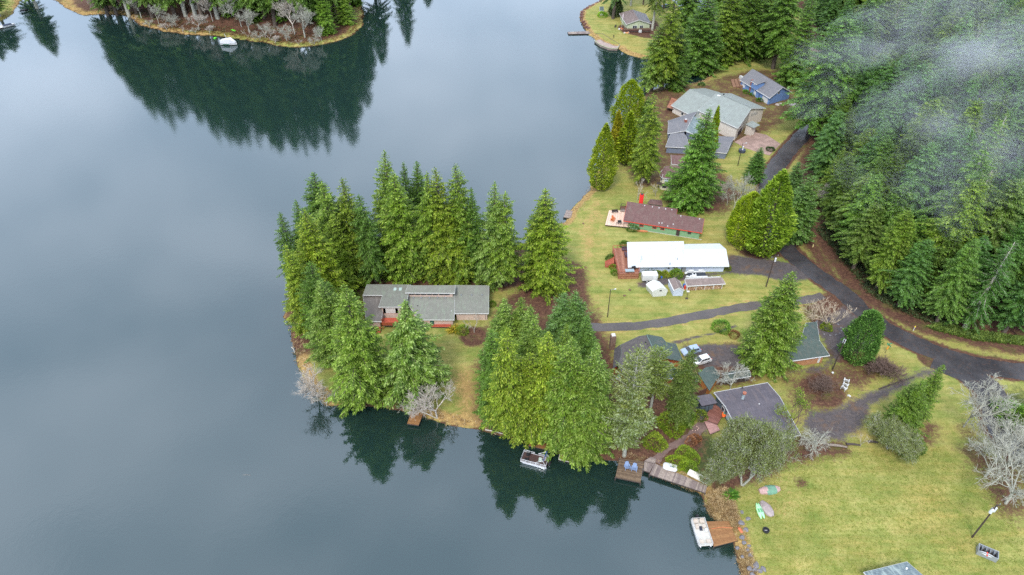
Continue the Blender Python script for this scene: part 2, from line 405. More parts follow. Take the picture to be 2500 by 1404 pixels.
dry = np.maximum(dry, band); dry = np.maximum(dry, np.where(dts > -1, np.clip(1-(dts-1.0)/(2.0+1.8*np.sin(vx*.21)+1.2*np.sin(vx*.57+1)+np.clip((-130-vx)/30, 0, 4)), 0, 1)*np.where(vx > -150, .42, .8), 0))
dry = np.maximum(dry, np.where((dts > 0) & (vx < -215), np.clip(dts/4, 0, 1)*0.75, 0))
dry = np.maximum(dry, soft([(1395,540),(1450,470),(1500,500),(1470,640),(1480,760),(1440,780),(1420,700),(1400,620)], 7)*.55)
dry = np.maximum(dry, soft([(1100,900),(1165,900),(1180,960),(1150,1040),(1060,1030),(1110,1000)], 5)*.8)
dry = np.maximum(dry, soft([(1820,1150),(1950,1150),(2000,1220),(1900,1300),(1800,1280)], 8)*.45)
mossy = np.maximum(mossy, soft([(1630,1075),(1700,1045),(1760,1075),(1790,1180),(1710,1170),(1620,1130)], 3))
mossy = np.maximum(mossy, soft([(2440,950),(2500,940),(2560,1010),(2500,1060),(2450,1000)], 3)*.7)
lawn_tl = soft([(-120,40),(0,46),(22,34),(30,8),(20,-30),(-120,-30)], 2, GZ)
dry = dry*(1-lawn_tl); duff = duff*(1-lawn_tl)
rd = np.minimum(polyd(vx, vy, ROADW), polyd(vx, vy, [W(x, y)[:2] for x, y in [(2280,875),(2350,905),(2410,950),(2428,1000),(2440,1050),(2480,1100),(2560,1150)]]))
duff = np.maximum(duff, np.clip(1-(rd-3.2)/1.5, 0, 1)*.85)
dw = polyd(vx, vy, [W(x, y)[:2] for x, y in [(2010,722),(1960,733),(1900,738),(1840,746),(1760,760),(1680,776),(1600,790),(1540,797),(1460,799)]])
dry = np.maximum(dry, np.clip(1-np.abs(dw-2.0)/.9, 0, 1)*.6)
gfield = np.stack([duff, gravel, dry, mossy], 1).astype(np.float32)

m, nt, n, l, p = nmat('ground'); v = coords(n, l)
at = n.new('ShaderNodeAttribute'); at.attribute_name = 'mask'
sep = n.new('ShaderNodeSeparateColor'); l.new(at.outputs['Color'], sep.inputs[0])
n_big = noise(n, l, v, 0.045, 5, 0.6); n_mid = noise(n, l, v, 0.22, 6, 0.65); n_fine = noise(n, l, v, 1.6, 5, 0.7)
n_str = noise(n, l, coords(n, l, sc3=(0.10, 0.42, 1), rot=0.1), 1.0, 6, 0.68)
n_tuft = noise(n, l, v, 5.0, 3, 0.7)
green = ramp(n, l, n_mid, [(0.28, (0.13, 0.18, 0.034)), (0.5, (0.245, 0.255, 0.070)), (0.72, (0.37, 0.335, 0.12))])
tanc = ramp(n, l, n_fine, [(0.3, (0.30, 0.20, 0.055)), (0.7, (0.45, 0.33, 0.12))])
f_tan = math_(n, l, 'ADD', ramp_f(n, l, n_str, 0.44, 0.72), ramp_f(n, l, n_big, 0.5, 0.75), clamp=True)
lawn = mixc(n, l, math_(n, l, 'MULTIPLY', f_tan, 0.55), green, tanc)
lawn = mixc(n, l, math_(n, l, 'MULTIPLY', ramp_f(n, l, n_fine, 0.60, 0.74), 0.6), lawn, (0.16, 0.10, 0.035))
n_mow = noise(n, l, coords(n, l, sc3=(0.05, 0.9, 1), rot=0.25), 1.0, 4, 0.6)
lawn = mixc(n, l, 0.8, lawn, ramp(n, l, n_mow, [(0.35, (0.80, 0.84, 0.74)), (0.65, (1.15, 1.12, 1.05))]), 'MULTIPLY')
n_clump = noise(n, l, v, 0.75, 4, 0.7)
lawn = mixc(n, l, math_(n, l, 'MULTIPLY', ramp_f(n, l, n_clump, 0.54, 0.66), 0.45), lawn, (0.12, 0.17, 0.02))
drc = ramp(n, l, n_fine, [(0.3, (0.20, 0.115, 0.05)), (0.55, (0.38, 0.25, 0.09)), (0.75, (0.48, 0.36, 0.16))])
dfc = ramp(n, l, n_fine, [(0.3, (0.045, 0.022, 0.016)), (0.55, (0.115, 0.055, 0.035)), (0.78, (0.21, 0.13, 0.06))])
dfc = mixc(n, l, ramp_f(n, l, n_mid, 0.55, 0.75), dfc, (0.10, 0.105, 0.025))
gvc = ramp(n, l, n_fine, [(0.3, (0.065, 0.056, 0.058)), (0.6, (0.105, 0.088, 0.086)), (0.8, (0.17, 0.13, 0.11))])
gvc = mixc(n, l, ramp_f(n, l, n_mid, 0.55, 0.72), gvc, (0.15, 0.09, 0.055))
mosc = ramp(n, l, n_fine, [(0.3, (0.035, 0.045, 0.018)), (0.7, (0.10, 0.12, 0.03))])
def ragged(ch, amt=0.9):
    e = math_(n, l, 'MULTIPLY_ADD', math_(n, l, 'SUBTRACT', n_fine, 0.5), amt, ch)
    e = math_(n, l, 'MULTIPLY_ADD', math_(n, l, 'SUBTRACT', n_mid, 0.5), amt, e)
    return ramp_f(n, l, e, 0.36, 0.64)
c = mixc(n, l, ragged(sep.outputs[2]), lawn, drc)
c = mixc(n, l, ragged(at.outputs['Alpha']), c, mosc)
c = mixc(n, l, ragged(sep.outputs[0]), c, dfc)
c = mixc(n, l, ragged(sep.outputs[1], 0.7), c, gvc)
c = mixc(n, l, 0.55, c, ramp(n, l, n_tuft, [(0.3, (0.55,)*3), (0.7, (1.4,)*3)]), 'MULTIPLY')
# silty lake bed, blackened with depth to paint in light lost in water
ge = n.new('ShaderNodeNewGeometry'); sx = n.new('ShaderNodeSeparateXYZ'); l.new(ge.outputs['Position'], sx.inputs[0])
bed = ramp(n, l, n_mid, [(0.3, (0.075, 0.055, 0.022)), (0.7, (0.17, 0.12, 0.04))])
bed = mixc(n, l, ramp_f(n, l, sx.outputs[2], -0.5, -2.6), bed, (0.012, 0.02, 0.012))
c = mixc(n, l, ramp_f(n, l, sx.outputs[2], 0.05, -0.05), c, bed)
l.new(c, p.inputs['Base Color']); p.inputs['Roughness'].default_value = 0.9; p.inputs['Specular IOR Level'].default_value = 0.2
bump(n, l, p, math_(n, l, 'ADD', n_tuft, n_fine), 0.5, 0.25)
GROUND = m
gme = np_mesh('ground', Vg, remap[Q], GROUND, smooth=True)
ca = gme.color_attributes.new('mask', 'FLOAT_COLOR', 'POINT'); ca.data.foreach_set('color', gfield.ravel())
tag(link('ground', gme), 'lawns, forest floor and lake shore around the houses', kind='structure')
MB().add([(-4000,-2500,-4.9),(4000,-2500,-4.9),(4000,5000,-4.9),(-4000,5000,-4.9)], [(0,1,2,3)]).build('lake_bed', plain('depth_dimmed_silt', (0.012,0.02,0.013), 0.9))  # near-black colour paints in the dimming of light by deep water
bpy.data.objects['lake_bed']['kind'] = 'structure'

# wooded hills on the horizon, far beyond the frame
rh = random.Random(4); NH = 120; hv = []; hf = []
for j, (rad, zz) in enumerate(((2300, -5), (2500, 60), (2800, 150), (3300, 170))):
    for i in range(NH):
        a = 2*pi*i/NH; z = zz*(0.75+0.35*sin(a*3+1)+0.15*sin(a*9)+rh.uniform(-.06, .06)) if j else zz
        hv.append((rad*cos(a), rad*sin(a)+300, z))
for j in range(3):
    for i in range(NH): hf.append((j*NH+i, j*NH+(i+1) % NH, (j+1)*NH+(i+1) % NH, (j+1)*NH+i))
o = MB().add(hv, hf).build('hills', plain('far_forest', (0.03, 0.055, 0.03), 0.95, 0.3, 0.02), smooth=True); o['kind'] = 'structure'

# water
m, nt, n, l, p = nmat('lake_water'); v = coords(n, l)
nr = noise(n, l, coords(n, l, sc3=(0.55, 0.55, 1)), 1.0, 3, 0.6)
nr2 = noise(n, l, v, 2.6, 2, 0.5)
wind = ramp_f(n, l, noise(n, l, v, 0.012, 3, 0.5), 0.3, 0.7)
hgt = math_(n, l, 'ADD', nr, math_(n, l, 'MULTIPLY', nr2, 0.5))
bp = n.new('ShaderNodeBump'); bp.inputs['Distance'].default_value = 0.045
l.new(math_(n, l, 'MULTIPLY_ADD', wind, 0.18, 0.10), bp.inputs['Strength'])
l.new(hgt, bp.inputs['Height'])
gl = n.new('ShaderNodeBsdfGlossy'); gl.inputs['Roughness'].default_value = 0.03; gl.inputs['Color'].default_value = (0.93, 0.97, 1, 1)
l.new(bp.outputs[0], gl.inputs['Normal'])
fr = n.new('ShaderNodeFresnel'); fr.inputs['IOR'].default_value = 2.1; l.new(bp.outputs[0], fr.inputs['Normal'])
df = n.new('ShaderNodeBsdfDiffuse'); df.inputs[0].default_value = (0.020, 0.050, 0.042, 1)
tr = n.new('ShaderNodeBsdfTransparent'); tr.inputs[0].default_value = (0.75, 0.72, 0.55, 1)
m1 = n.new('ShaderNodeMixShader'); m1.inputs[0].default_value = 0.5
l.new(tr.outputs[0], m1.inputs[1]); l.new(df.outputs[0], m1.inputs[2])
m2 = n.new('ShaderNodeMixShader'); l.new(fr.outputs[0], m2.inputs[0]); l.new(m1.outputs[0], m2.inputs[1]); l.new(gl.outputs[0], m2.inputs[2])
l.new(m2.outputs[0], n['Material Output'].inputs[0])
o = MB().add([(-3000,-2000,0),(3000,-2000,0),(3000,3600,0),(-3000,3600,0)], [(0,1,2,3)]).build('water', m)
tag(o, 'still lake mirroring the grey sky and the dark firs', kind='structure')

# asphalt and gravel sheets
def road_mat(name, a, b, cc, rough=0.55):
    m, nt, n, l, p = nmat(name); v = coords(n, l)
    f1 = noise(n, l, v, 0.12, 6, 0.65); f2 = noise(n, l, v, 1.1, 6, 0.75); f3 = noise(n, l, v, 7, 3, 0.7)
    c = ramp(n, l, f1, [(0.35, a), (0.65, b)])
    c = mixc(n, l, math_(n, l, 'MULTIPLY', ramp_f(n, l, f2, 0.52, 0.72), 0.55), c, cc)
    c = mixc(n, l, 0.5, c, ramp(n, l, f3, [(0.3, (0.6,)*3), (0.7, (1.4,)*3)]), 'MULTIPLY')
    l.new(c, p.inputs['Base Color'])
    l.new(ramp_f(n, l, f1, 0.2, 1.2), p.inputs['Roughness']); p.inputs['Specular IOR Level'].default_value = 0.35
    bump(n, l, p, f3, 0.3, 0.04); return m
ASPH = road_mat('wet_asphalt', (0.036, 0.034, 0.037), (0.072, 0.066, 0.068), (0.12, 0.068, 0.045))
GRAV = road_mat('dark_gravel', (0.060, 0.050, 0.048), (0.115, 0.095, 0.088), (0.14, 0.13, 0.05))
def smooth_path(P_, k=6):
    out = []
    for i in range(len(P_)-1):
        p0 = P_[max(i-1, 0)]; p1 = P_[i]; p2 = P_[i+1]; p3 = P_[min(i+2, len(P_)-1)]
        for j in range(k):
            t = j/k; out.append(0.5*((2*p1)+(-p0+p2)*t+(2*p0-5*p1+4*p2-p3)*t*t+(-p0+3*p1-3*p2+p3)*t**3))
    out.append(P_[-1]); return out
def road(name, label, px, w, z, mat, seed=0, parent=None):
    r = random.Random(seed); P_ = smooth_path([np.array(W(x, y)[:2]) for x, y in px]); vs = []; fs = []
    for i, q in enumerate(P_):
        d = P_[min(i+1, len(P_)-1)]-P_[max(i-1, 0)]; d = d/np.linalg.norm(d); nn = np.array([-d[1], d[0]])
        ww = (w[min(int(i/6), len(w)-1)] if hasattr(w, '__len__') else w)*r.uniform(.94, 1.05)
        for s_ in (-1, -0.5, 0, 0.5, 1):
            e = q+nn*(s_*ww/2+(r.uniform(-.22, .22) if abs(s_) == 1 else 0)); vs.append((e[0], e[1], z-(0.03 if abs(s_) == 1 else 0)))
    for i in range(len(P_)-1):
        for k in range(4): a = i*5+k; fs.append((a, a+1, a+6, a+5))
    o = MB().add(vs, fs).build(name, mat); return tag(o, label, kind='structure')
road('road', 'wet asphalt road curving along the foot of the forest', ROAD, 5.7, GZ+0.06, ASPH, 1)
road('side_road', 'asphalt side road branching down past the bare trees', [(2280,875),(2350,905),(2410,950),(2428,1000),(2440,1050),(2480,1100),(2560,1150),(2640,1190)], [8,7.5,6.5,5.2,4.8,4.8,4.8], GZ+0.066, ASPH, 2)
road('driveway', 'long gravel driveway crossing the lawn', [(2010,722),(1960,733),(1900,738),(1840,746),(1760,760),(1680,776),(1600,790),(1540,797),(1460,799),(1430,798)], 2.9, GZ+0.055, GRAV, 3)
road('footpath', 'brown footpath running from the deck down to the dock', [(1722,1030),(1690,1062),(1650,1085),(1622,1100),(1600,1128)], [2.4,1.6,1.6,1.8,2.6], GZ+0.055, plain('path_dirt', (0.15,0.095,0.08), 0.9, 0.3, 1.2), 4)
# concrete drive at the big tan house
o = MB().prism([W(x, y)[:2] for x, y in ((1793,347),(1838,322),(1872,330),(1906,352),(1878,380),(1820,362))], GZ-0.1, GZ+0.09).build('paved_drive', plain('brown_concrete', (0.30, 0.20, 0.165), 0.85, 0.3, 0.6))
tag(o, 'stained concrete drive before the garage of the big tan house', kind='structure')
# ------------------------------------------------------------------ trees and plants
def blades(P, D, L, Wd, up=None, sag=0.18, rng=None):
    """folded rhombus leaves / needle sprays: arrays of base, unit direction, length, width"""
    n_ = len(P); up = np.array([0, 0, 1.0]) if up is None else up
    S = np.cross(D, up); S /= (np.linalg.norm(S, axis=1, keepdims=True)+1e-9)
    if rng is not None:
        N_ = np.cross(S, D); t = rng.normal(0, 0.45, (n_, 1)); S = S*np.cos(t)+N_*np.sin(t)
    L = L[:, None]; Wd = Wd[:, None]; dn = np.array([0, 0, -1.0])*L*sag
    V = np.stack([P, P+D*L*0.45+S*Wd/2+dn*0.3, P+D*L+dn, P+D*L*0.45-S*Wd/2+dn*0.3], 1).reshape(-1, 3)
    F = np.arange(n_*4).reshape(-1, 4); return V, F
def cyl_strip(A, B, ra, rb, n_=3):
    """many straight limbs A->B as n-sided prisms"""
    D = B-A; L = np.linalg.norm(D, axis=1, keepdims=True)+1e-9; D = D/L
    ref = np.where(np.abs(D[:, 2:3]) > 0.9, np.array([[1.0, 0, 0]]), np.array([[0, 0, 1.0]]))
    U = np.cross(D, ref); U /= np.linalg.norm(U, axis=1, keepdims=True)+1e-9; Vv = np.cross(D, U)
    V = []
    for (C, r) in ((A, ra), (B, rb)):
        for k in range(n_):
            t = 2*pi*k/n_; V.append(C+(U*cos(t)+Vv*sin(t))*np.reshape(r, (-1, 1)))
    V = np.stack(V, 1).reshape(-1, 3); m_ = len(A); F = []
    base = np.arange(m_)[:, None]*(2*n_)
    for k in range(n_):
        k2 = (k+1) % n_; F.append(base+np.array([[k, k2, n_+k2, n_+k]]))
    return V, np.concatenate(F, 0)
def merge(parts):
    V = []; F = []; b = 0
    for v_, f_ in parts: V.append(v_); F.append(f_+b); b += len(v_)
    return np.concatenate(V), np.concatenate(F)
PROTO = {}
def conifer(key, seed, H=25.0, R=5.0, cb=0.08, pw=0.85, sp=0.46, droop=0.22, bl=0.46, bw=0.17, nb=7, gap=0.0, mat=None, limbs=True, barkmat=None, lop=0.2, upt=0.75, elb=-0.12):
    rng = np.random.default_rng(seed)
    z0, az, L, el = [], [], [], []
    z = cb*H; lob = rng.uniform(0, 6.28, 4)
    while z < H*0.985:
        u = (z-cb*H)/(H*(1-cb)); prof = (1-u)**pw*(0.72+0.28*min(1, u*4.5)); k = max(3, int(nb*(0.55+0.45*(1-u))+rng.uniform(-1, 1)))
        for a in rng.uniform(0, 6.28)+np.arange(k)*6.283/k+rng.normal(0, 0.25, k):
            if rng.random() < gap: continue
            lumpy = 1+lop*math.sin(2*a+lob[0]+u*5)*math.sin(u*9+lob[1])+rng.normal(0, 0.14)
            z0.append(z+rng.uniform(-.25, .25)); az.append(a); L.append(max(0.25, R*prof*lumpy*(1.3 if rng.random() < 0.05 else 1))); el.append(elb+u*upt+rng.normal(0, 0.08))
        z += sp*(0.75+0.5*(1-u))
    z0, az, L, el = map(np.array, (z0, az, L, el)); nbr = len(L)
    hd = np.stack([np.cos(az), np.sin(az), np.zeros(nbr)], 1); sd_ = np.stack([-np.sin(az), np.cos(az), np.zeros(nbr)], 1)
    def pt(i, t):
        h = L[i]*t; zz = z0[i]+h*np.tan(el[i])-droop*L[i]*t**2+0.10*L[i]*np.maximum(0, t-.7)
        q = hd[i]*(h*0.96)[:, None]; q[:, 2] = zz; return q
    # sample sprays along each limb
    cnt = np.maximum(3, (L/0.23).astype(int)); bi = np.repeat(np.arange(nbr), cnt)
    st = np.concatenate([np.linspace(0.16, 1.0, c) for c in cnt]); st = np.clip(st+rng.normal(0, 0.02, len(st)), 0.1, 1.02)
    P0 = pt(bi, st); tl = (0.30+0.8*(1-st))*np.minimum(L[bi], 3.2)*0.42
    Ps, Ds, Ls, Ws = [], [], [], []
    for s_ in (-1, 1):
        for f_ in (0.0, 0.3, 0.6, 0.9):
            phi = radians(58)-0.5*st+rng.normal(0, 0.22, len(st))
            d = hd[bi]*np.cos(phi)[:, None]+sd_[bi]*(s_*np.sin(phi))[:, None]
            d[:, 2] += np.tan(el[bi])*0.4-droop*1.6*st-0.18*f_+rng.normal(0, 0.16, len(st)); d /= np.linalg.norm(d, axis=1, keepdims=True)
            keep = tl > f_*0.75
            b_ = P0[keep]+d[keep]*(tl[keep]*f_)[:, None]+rng.normal(0, 0.05, (keep.sum(), 3))
            Ps.append(b_); Ds.append(d[keep]); Ls.append(bl*rng.uniform(0.6, 1.2, keep.sum())*(0.55+0.45*np.minimum(1, L[bi][keep]/2))); Ws.append(bw*rng.uniform(0.7, 1.3, keep.sum()))
    # leader tuft
    tn = 14; Ps.append(np.stack([np.zeros(tn), np.zeros(tn), np.linspace(H*0.95, H*0.995, tn)], 1)); a = rng.uniform(0, 6.28, tn)
    dd = np.stack([np.cos(a)*.5, np.sin(a)*.5, np.ones(tn)*0.8], 1); Ds.append(dd/np.linalg.norm(dd, axis=1, keepdims=True)); Ls.append(np.full(tn, 0.5)); Ws.append(np.full(tn, 0.16))
    V, F = blades(np.concatenate(Ps), np.concatenate(Ds), np.concatenate(Ls), np.concatenate(Ws), rng=rng)
    print(key, len(F)*2)
    crown = np_mesh('crown', V, F, mat or NEEDLE)
    # trunk and limbs
    k = 9; zs = np.linspace(-1.0, H*0.97, k); xs = rng.normal(0, 0.05, (k, 2)); A = np.stack([xs[:-1, 0], xs[:-1, 1], zs[:-1]], 1); B = np.stack([xs[1:, 0], xs[1:, 1], zs[1:]], 1)
    rr = 0.022*H*(1-zs/H*0.97)**0.9*0.75+0.03
    parts = [cyl_strip(A, B, rr[:-1], rr[1:], 8)]
    if limbs:
        i_ = np.arange(nbr); i_ = i_[L > 1.0]
        t0 = pt(i_, np.zeros(len(i_))); t1 = pt(i_, np.full(len(i_), .5)); t2 = pt(i_, np.full(len(i_), .95)); r0 = 0.02+0.012*L[i_]
        parts += [cyl_strip(t0, t1, r0, r0*.7), cyl_strip(t1, t2, r0*.7, r0*.35)]
    V, F = merge(parts); trunk = np_mesh('trunk', V, F, barkmat or BARK)
    PROTO[key] = (crown, trunk, H, R)
def cedar(key, seed, H=15.0, R=3.0, n_=7500, prof=None, mat=None, bl=0.5, lobes=14, cb=0.04, upw=0.9):
    """dense rounded or columnar evergreen made of upswept sprays on many lobes"""
    rng = np.random.default_rng(seed); prof = prof or (lambda u: (1-u**1.6)**0.75*(0.55+0.45*min(1, u*5)))
    u = rng.beta(1.15, 1.35, n_); a = rng.uniform(0, 6.283, n_)
    la = rng.uniform(0, 6.283, lobes*3); lu = rng.uniform(0, 1, lobes*3); lw = rng.uniform(.06, .14, lobes*3)
    lump = np.zeros(n_)
    for i in range(lobes*3):
        da = np.abs((a-la[i]+pi) % (2*pi)-pi)*R/H*1.6; lump = np.maximum(lump, 1-np.hypot(da, u-lu[i])/lw[i])
    rad = np.array([prof(x) for x in u])*R*(0.80+0.30*np.clip(lump, 0, 1)**0.7)*rng.uniform(0.72, 1.04, n_)**0.8
    P_ = np.stack([np.cos(a)*rad, np.sin(a)*rad, cb*H+u*H*(0.97-cb)], 1)
    D = np.stack([np.cos(a)*(1-upw*.45), np.sin(a)*(1-upw*.45), np.full(n_, upw)*(0.35+0.6*u)], 1)+rng.normal(0, 0.28, (n_, 3)); D /= np.linalg.norm(D, axis=1, keepdims=True)
    up = np.stack([-np.sin(a), np.cos(a), rng.normal(0, .3, n_)], 1); up2 = np.cross(up, D)
    V, F = blades(P_-D*bl*0.5, D, bl*rng.uniform(.6, 1.3, n_), bl*0.42*rng.uniform(.7, 1.3, n_), up=up2, sag=0.02, rng=rng)
    crown = np_mesh('crown', V, F, mat or CEDAR)
    A = np.array([[0, 0, -1.0], [0, 0, H*.35]]); B = np.array([[0, 0, H*.35], [0, 0, H*.9]])
    V, F = cyl_strip(A, B, np.array([.022*H, .014*H]), np.array([.014*H, .03]), 8)
    PROTO[key] = (crown, np_mesh('trunk', V, F, BARK), H, R)
def skeleton(rng, H, spread, lean=0.0, levels=5, nsplit=(3, 4), ratio=0.68, tropism=0.10, rmin=0.028, stems=1, r0=None, trunkf=0.28, wig=0.16):
    segs = []; tips = []
    def grow(p_, d, L_, r, lv):
        k = 3; pts = [p_]
        for j in range(k):
            d = d+rng.normal(0, wig, 3)+np.array([0, 0, tropism]); d = d/np.linalg.norm(d); q = p_+d*L_/k
            ra = r*(1-j/k*0.35); rb = r*(1-(j+1)/k*0.35); segs.append((p_, q, max(ra, rmin), max(rb, rmin*.8))); p_ = q; pts.append((q, d))
        if lv == 0: tips.append((p_, d)); return
        nn = rng.integers(nsplit[0], nsplit[1]+1)
        for i in range(nn):
            q, d0 = pts[-1] if i < 2 else pts[rng.integers(1, k+1)]
            ang = rng.uniform(0.3, 0.85)*spread; ax = rng.normal(0, 1, 3); ax -= d0*np.dot(ax, d0); ax /= np.linalg.norm(ax)
            dn = d0*cos(ang)+ax*sin(ang); grow(q, dn/np.linalg.norm(dn), L_*ratio*rng.uniform(.8, 1.2), r*0.6, lv-1)
    r0 = r0 or 0.016*H+0.05
    tot = sum(ratio**i for i in range(levels)); base = H*(1-trunkf)/tot
    for s_ in range(stems):
        d = np.array([rng.normal(0, .06)+lean, rng.normal(0, .06), 1.0])
        if stems > 1: a = 6.28*s_/stems+rng.uniform(-.4, .4); d += np.array([cos(a), sin(a), 0])*0.55
        d /= np.linalg.norm(d); p0 = np.array([0, 0, -0.4]); p1 = d*(H*trunkf+0.01)
        segs.append((p0, p1, r0, r0*.85))
        for i in range(rng.integers(nsplit[0], nsplit[1]+2)):
            ang = rng.uniform(0.25, 0.75)*spread; ax = rng.normal(0, 1, 3); ax -= d*np.dot(ax, d); ax /= np.linalg.norm(ax)
            dn = d*cos(ang)+ax*sin(ang); grow(p1, dn, base, r0*.65, levels-1)
    return segs, tips
def bare(key, seed, H=12.0, mat=None, thick=1.0, tuft=0, tuftmat=None, **kw):
    rng = np.random.default_rng(seed); segs, tips = skeleton(rng, H, **kw)
    A = np.array([s_[0] for s_ in segs]); B = np.array([s_[1] for s_ in segs]); ra = np.array([s_[2] for s_ in segs])*thick; rb = np.array([s_[3] for s_ in segs])*thick
    # fine twigs along the thin limbs
    thin = np.where(ra < 0.06)[0]; thin = thin[rng.random(len(thin)) < (.9 if tuft else .4)]; t = rng.uniform(0, 1, (len(thin), 1)); P_ = A[thin]*(1-t)+B[thin]*t
    D = (B-A)[thin]; D /= np.linalg.norm(D, axis=1, keepdims=True); D = D+rng.normal(0, .55, D.shape); D /= np.linalg.norm(D, axis=1, keepdims=True)
    tw = P_+D*rng.uniform(.25, .8, (len(thin), 1))*min(1.3, H/10)
    V, F = merge([cyl_strip(A, B, ra, rb, 4), cyl_strip(P_, tw, np.full(len(thin), .022*thick), np.full(len(thin), .012*thick), 3)[0:2] if False else cyl_strip(P_, tw, np.full(len(thin), .024*thick), np.full(len(thin), .012*thick), 4)])
    R = float(np.percentile(np.hypot(V[:, 0], V[:, 1]), 97)); HH = float(V[:, 2].max())
    limbs = np_mesh('limbs', V, F, mat or GREYTWIG); crown = None
    if tuft:
        T_ = np.array([q for q, d in tips]); T_ = np.repeat(T_, tuft, 0); T_ = T_+rng.normal(0, .42, T_.shape)
        D = rng.normal(0, 1, T_.shape)+np.array([0, 0, .5]); D /= np.linalg.norm(D, axis=1, keepdims=True)
        V, F = blades(T_, D, rng.uniform(.25, .55, len(T_)), rng.uniform(.10, .22, len(T_)), rng=rng)
        crown = np_mesh('crown', V, F, tuftmat or MOSSY); R = float(np.percentile(np.hypot(V[:, 0], V[:, 1]), 95))
    PROTO[key] = (crown, limbs, HH, R)
def dome(key, seed, H=2.0, R=1.5, n_=900, mat=None, bl=0.35, arch=0.0):
    rng = np.random.default_rng(seed); d = rng.normal(0, 1, (n_, 3)); d[:, 2] = np.abs(d[:, 2]); d /= np.linalg.norm(d, axis=1, keepdims=True)
    lob = rng.normal(0, 1, (9, 3)); lob[:, 2] = np.abs(lob[:, 2]); lob /= np.linalg.norm(lob, axis=1, keepdims=True)
    lf = 0.72+0.34*np.clip((d@lob.T).max(1), 0, 1)**6
    P_ = d*np.array([R, R, H])*lf[:, None]*rng.uniform(.6, 1, (n_, 1))**.4
    if arch: P_ = P_*np.array([.35, .35, .25])
    D = d+rng.normal(0, .45, d.shape)+np.array([0, 0, .3]); D /= np.linalg.norm(D, axis=1, keepdims=True)
    ll = bl*rng.uniform(.6, 1.3, n_)*(3.2 if arch else 1)
    V, F = blades(P_, D, ll, bl*.4*rng.uniform(.7, 1.3, n_), rng=rng, sag=0.5 if arch else .1)
    PROTO[key] = (np_mesh('foliage', V, F, mat or BUSH), None, H, R)

conifer('fir1', 11, 26, 5.2, cb=.05, nb=9, pw=.74)
conifer('fir2', 12, 28, 5.0, cb=.08, pw=.80, nb=8, droop=.3, lop=.3)
conifer('fir3', 13, 24, 5.4, cb=.03, pw=.70, nb=9, droop=.16, lop=.28)
conifer('fir4', 14, 30, 4.8, cb=.16, pw=.68, nb=7, droop=.34, gap=.12, lop=.35, bl=.52)
conifer('fir5', 15, 27, 5.6, cb=.06, pw=.84, nb=9, droop=.2, upt=.9)
conifer('fir6', 16, 22, 4.6, cb=.02, pw=.7, nb=10, droop=.12, lop=.15, bl=.4)
conifer('forest1', 21, 36, 6.0, cb=.22, pw=.58, nb=7, droop=.38, gap=.08, lop=.3, bl=.56, bw=.2)
conifer('forest2', 22, 38, 5.6, cb=.25, pw=.66, nb=7, droop=.45, gap=.14, lop=.35, bl=.56, bw=.2, sp=.55, barkmat=GREYTWIG)
conifer('forest3', 23, 34, 6.2, cb=.18, pw=.52, nb=8, droop=.3, lop=.3, bl=.52)
conifer('snag', 24, 33, 5.6, cb=.15, pw=.75, nb=6, droop=.4, gap=.30, lop=.4, bl=.55, bw=.16, sp=.6, barkmat=PALEBARK)
conifer('lodge', 25, 16, 3.2, cb=.3, pw=.55, nb=8, droop=.0, gap=.12, lop=.4, bl=.45, bw=.17, sp=.42, mat=MOSSY, elb=.3, upt=.5, barkmat=GREYTWIG)
cedar('arbor', 31, 16, 3.1)
cedar('arbor_wide', 32, 16, 5.0, n_=11000, prof=lambda u: (1-u**2.0)**.7*(0.7+0.3*min(1, u*4)), lobes=20)
cedar('arbor_slim', 33, 13, 2.0, n_=4500)
cedar('roundcedar', 34, 13, 4.6, n_=12000, prof=lambda u: (1-u**2.2)**.62*(0.72+0.28*min(1, u*4)), lobes=26, mat=BUSH)
bare('bare1', 41, 13, PALEBARK, spread=0.9, levels=5, nsplit=(3, 4), thick=1.0, rmin=.024)
bare('bare2', 42, 11, GREYTWIG, spread=1.05, levels=5, nsplit=(3, 4), trunkf=.2, tropism=.05, thick=1.0, rmin=.024)
bare('bare3', 43, 14, GREYTWIG, spread=0.75, levels=5, nsplit=(3, 4), tropism=.14, ratio=.74, thick=1.0, rmin=.024)
bare('droopy', 44, 7, GREYTWIG, spread=1.2, levels=4, trunkf=.25, tropism=-.16, nsplit=(4, 5), thick=.9)
bare('pollard', 45, 8, plain('cream_bark', (0.50, 0.41, 0.30), .9, .2), spread=.95, levels=4, stems=3, trunkf=.15, thick=.9, nsplit=(2, 3), rmin=.03)
bare('smallbare', 46, 5.5, plain('grey_cream_bark', (0.45, 0.40, 0.33), .9, .2), spread=1.1, levels=4, trunkf=.18, nsplit=(2, 3), thick=.9)
bare('brownbrush', 47, 3.4, BROWNTWIG, spread=1.1, levels=4, stems=5, trunkf=.12, thick=.7, nsplit=(3, 4))
bare('mossy_round', 48, 15, GREYTWIG, spread=1.05, levels=6, nsplit=(3, 4), trunkf=.16, tuft=16, thick=1.05, ratio=.70, stems=2)
bare('mossy_tall', 49, 17, GREYTWIG, spread=.8, levels=6, nsplit=(3, 3), trunkf=.2, tuft=20, tropism=.1)
bare('yellow_limb', 50, 15, BROWNTWIG, spread=.6, levels=5, nsplit=(2, 3), trunkf=.3, tuft=16, tuftmat=CEDAR)
dome('bush', 51, 1.6, 1.4); dome('bush_big', 52, 2.6, 2.2, 1800); dome('fern', 53, .9, .8, 260, arch=1)
dome('heather', 54, 1.3, 1.9, 1800, mat=CEDAR, bl=.26)
dome('redbush', 55, 1.5, 1.4, 700, mat=foliage_mat('rust_leaves', (.12, .05, .02), (.24, .11, .04), (.3, .2, .08)), bl=.3)
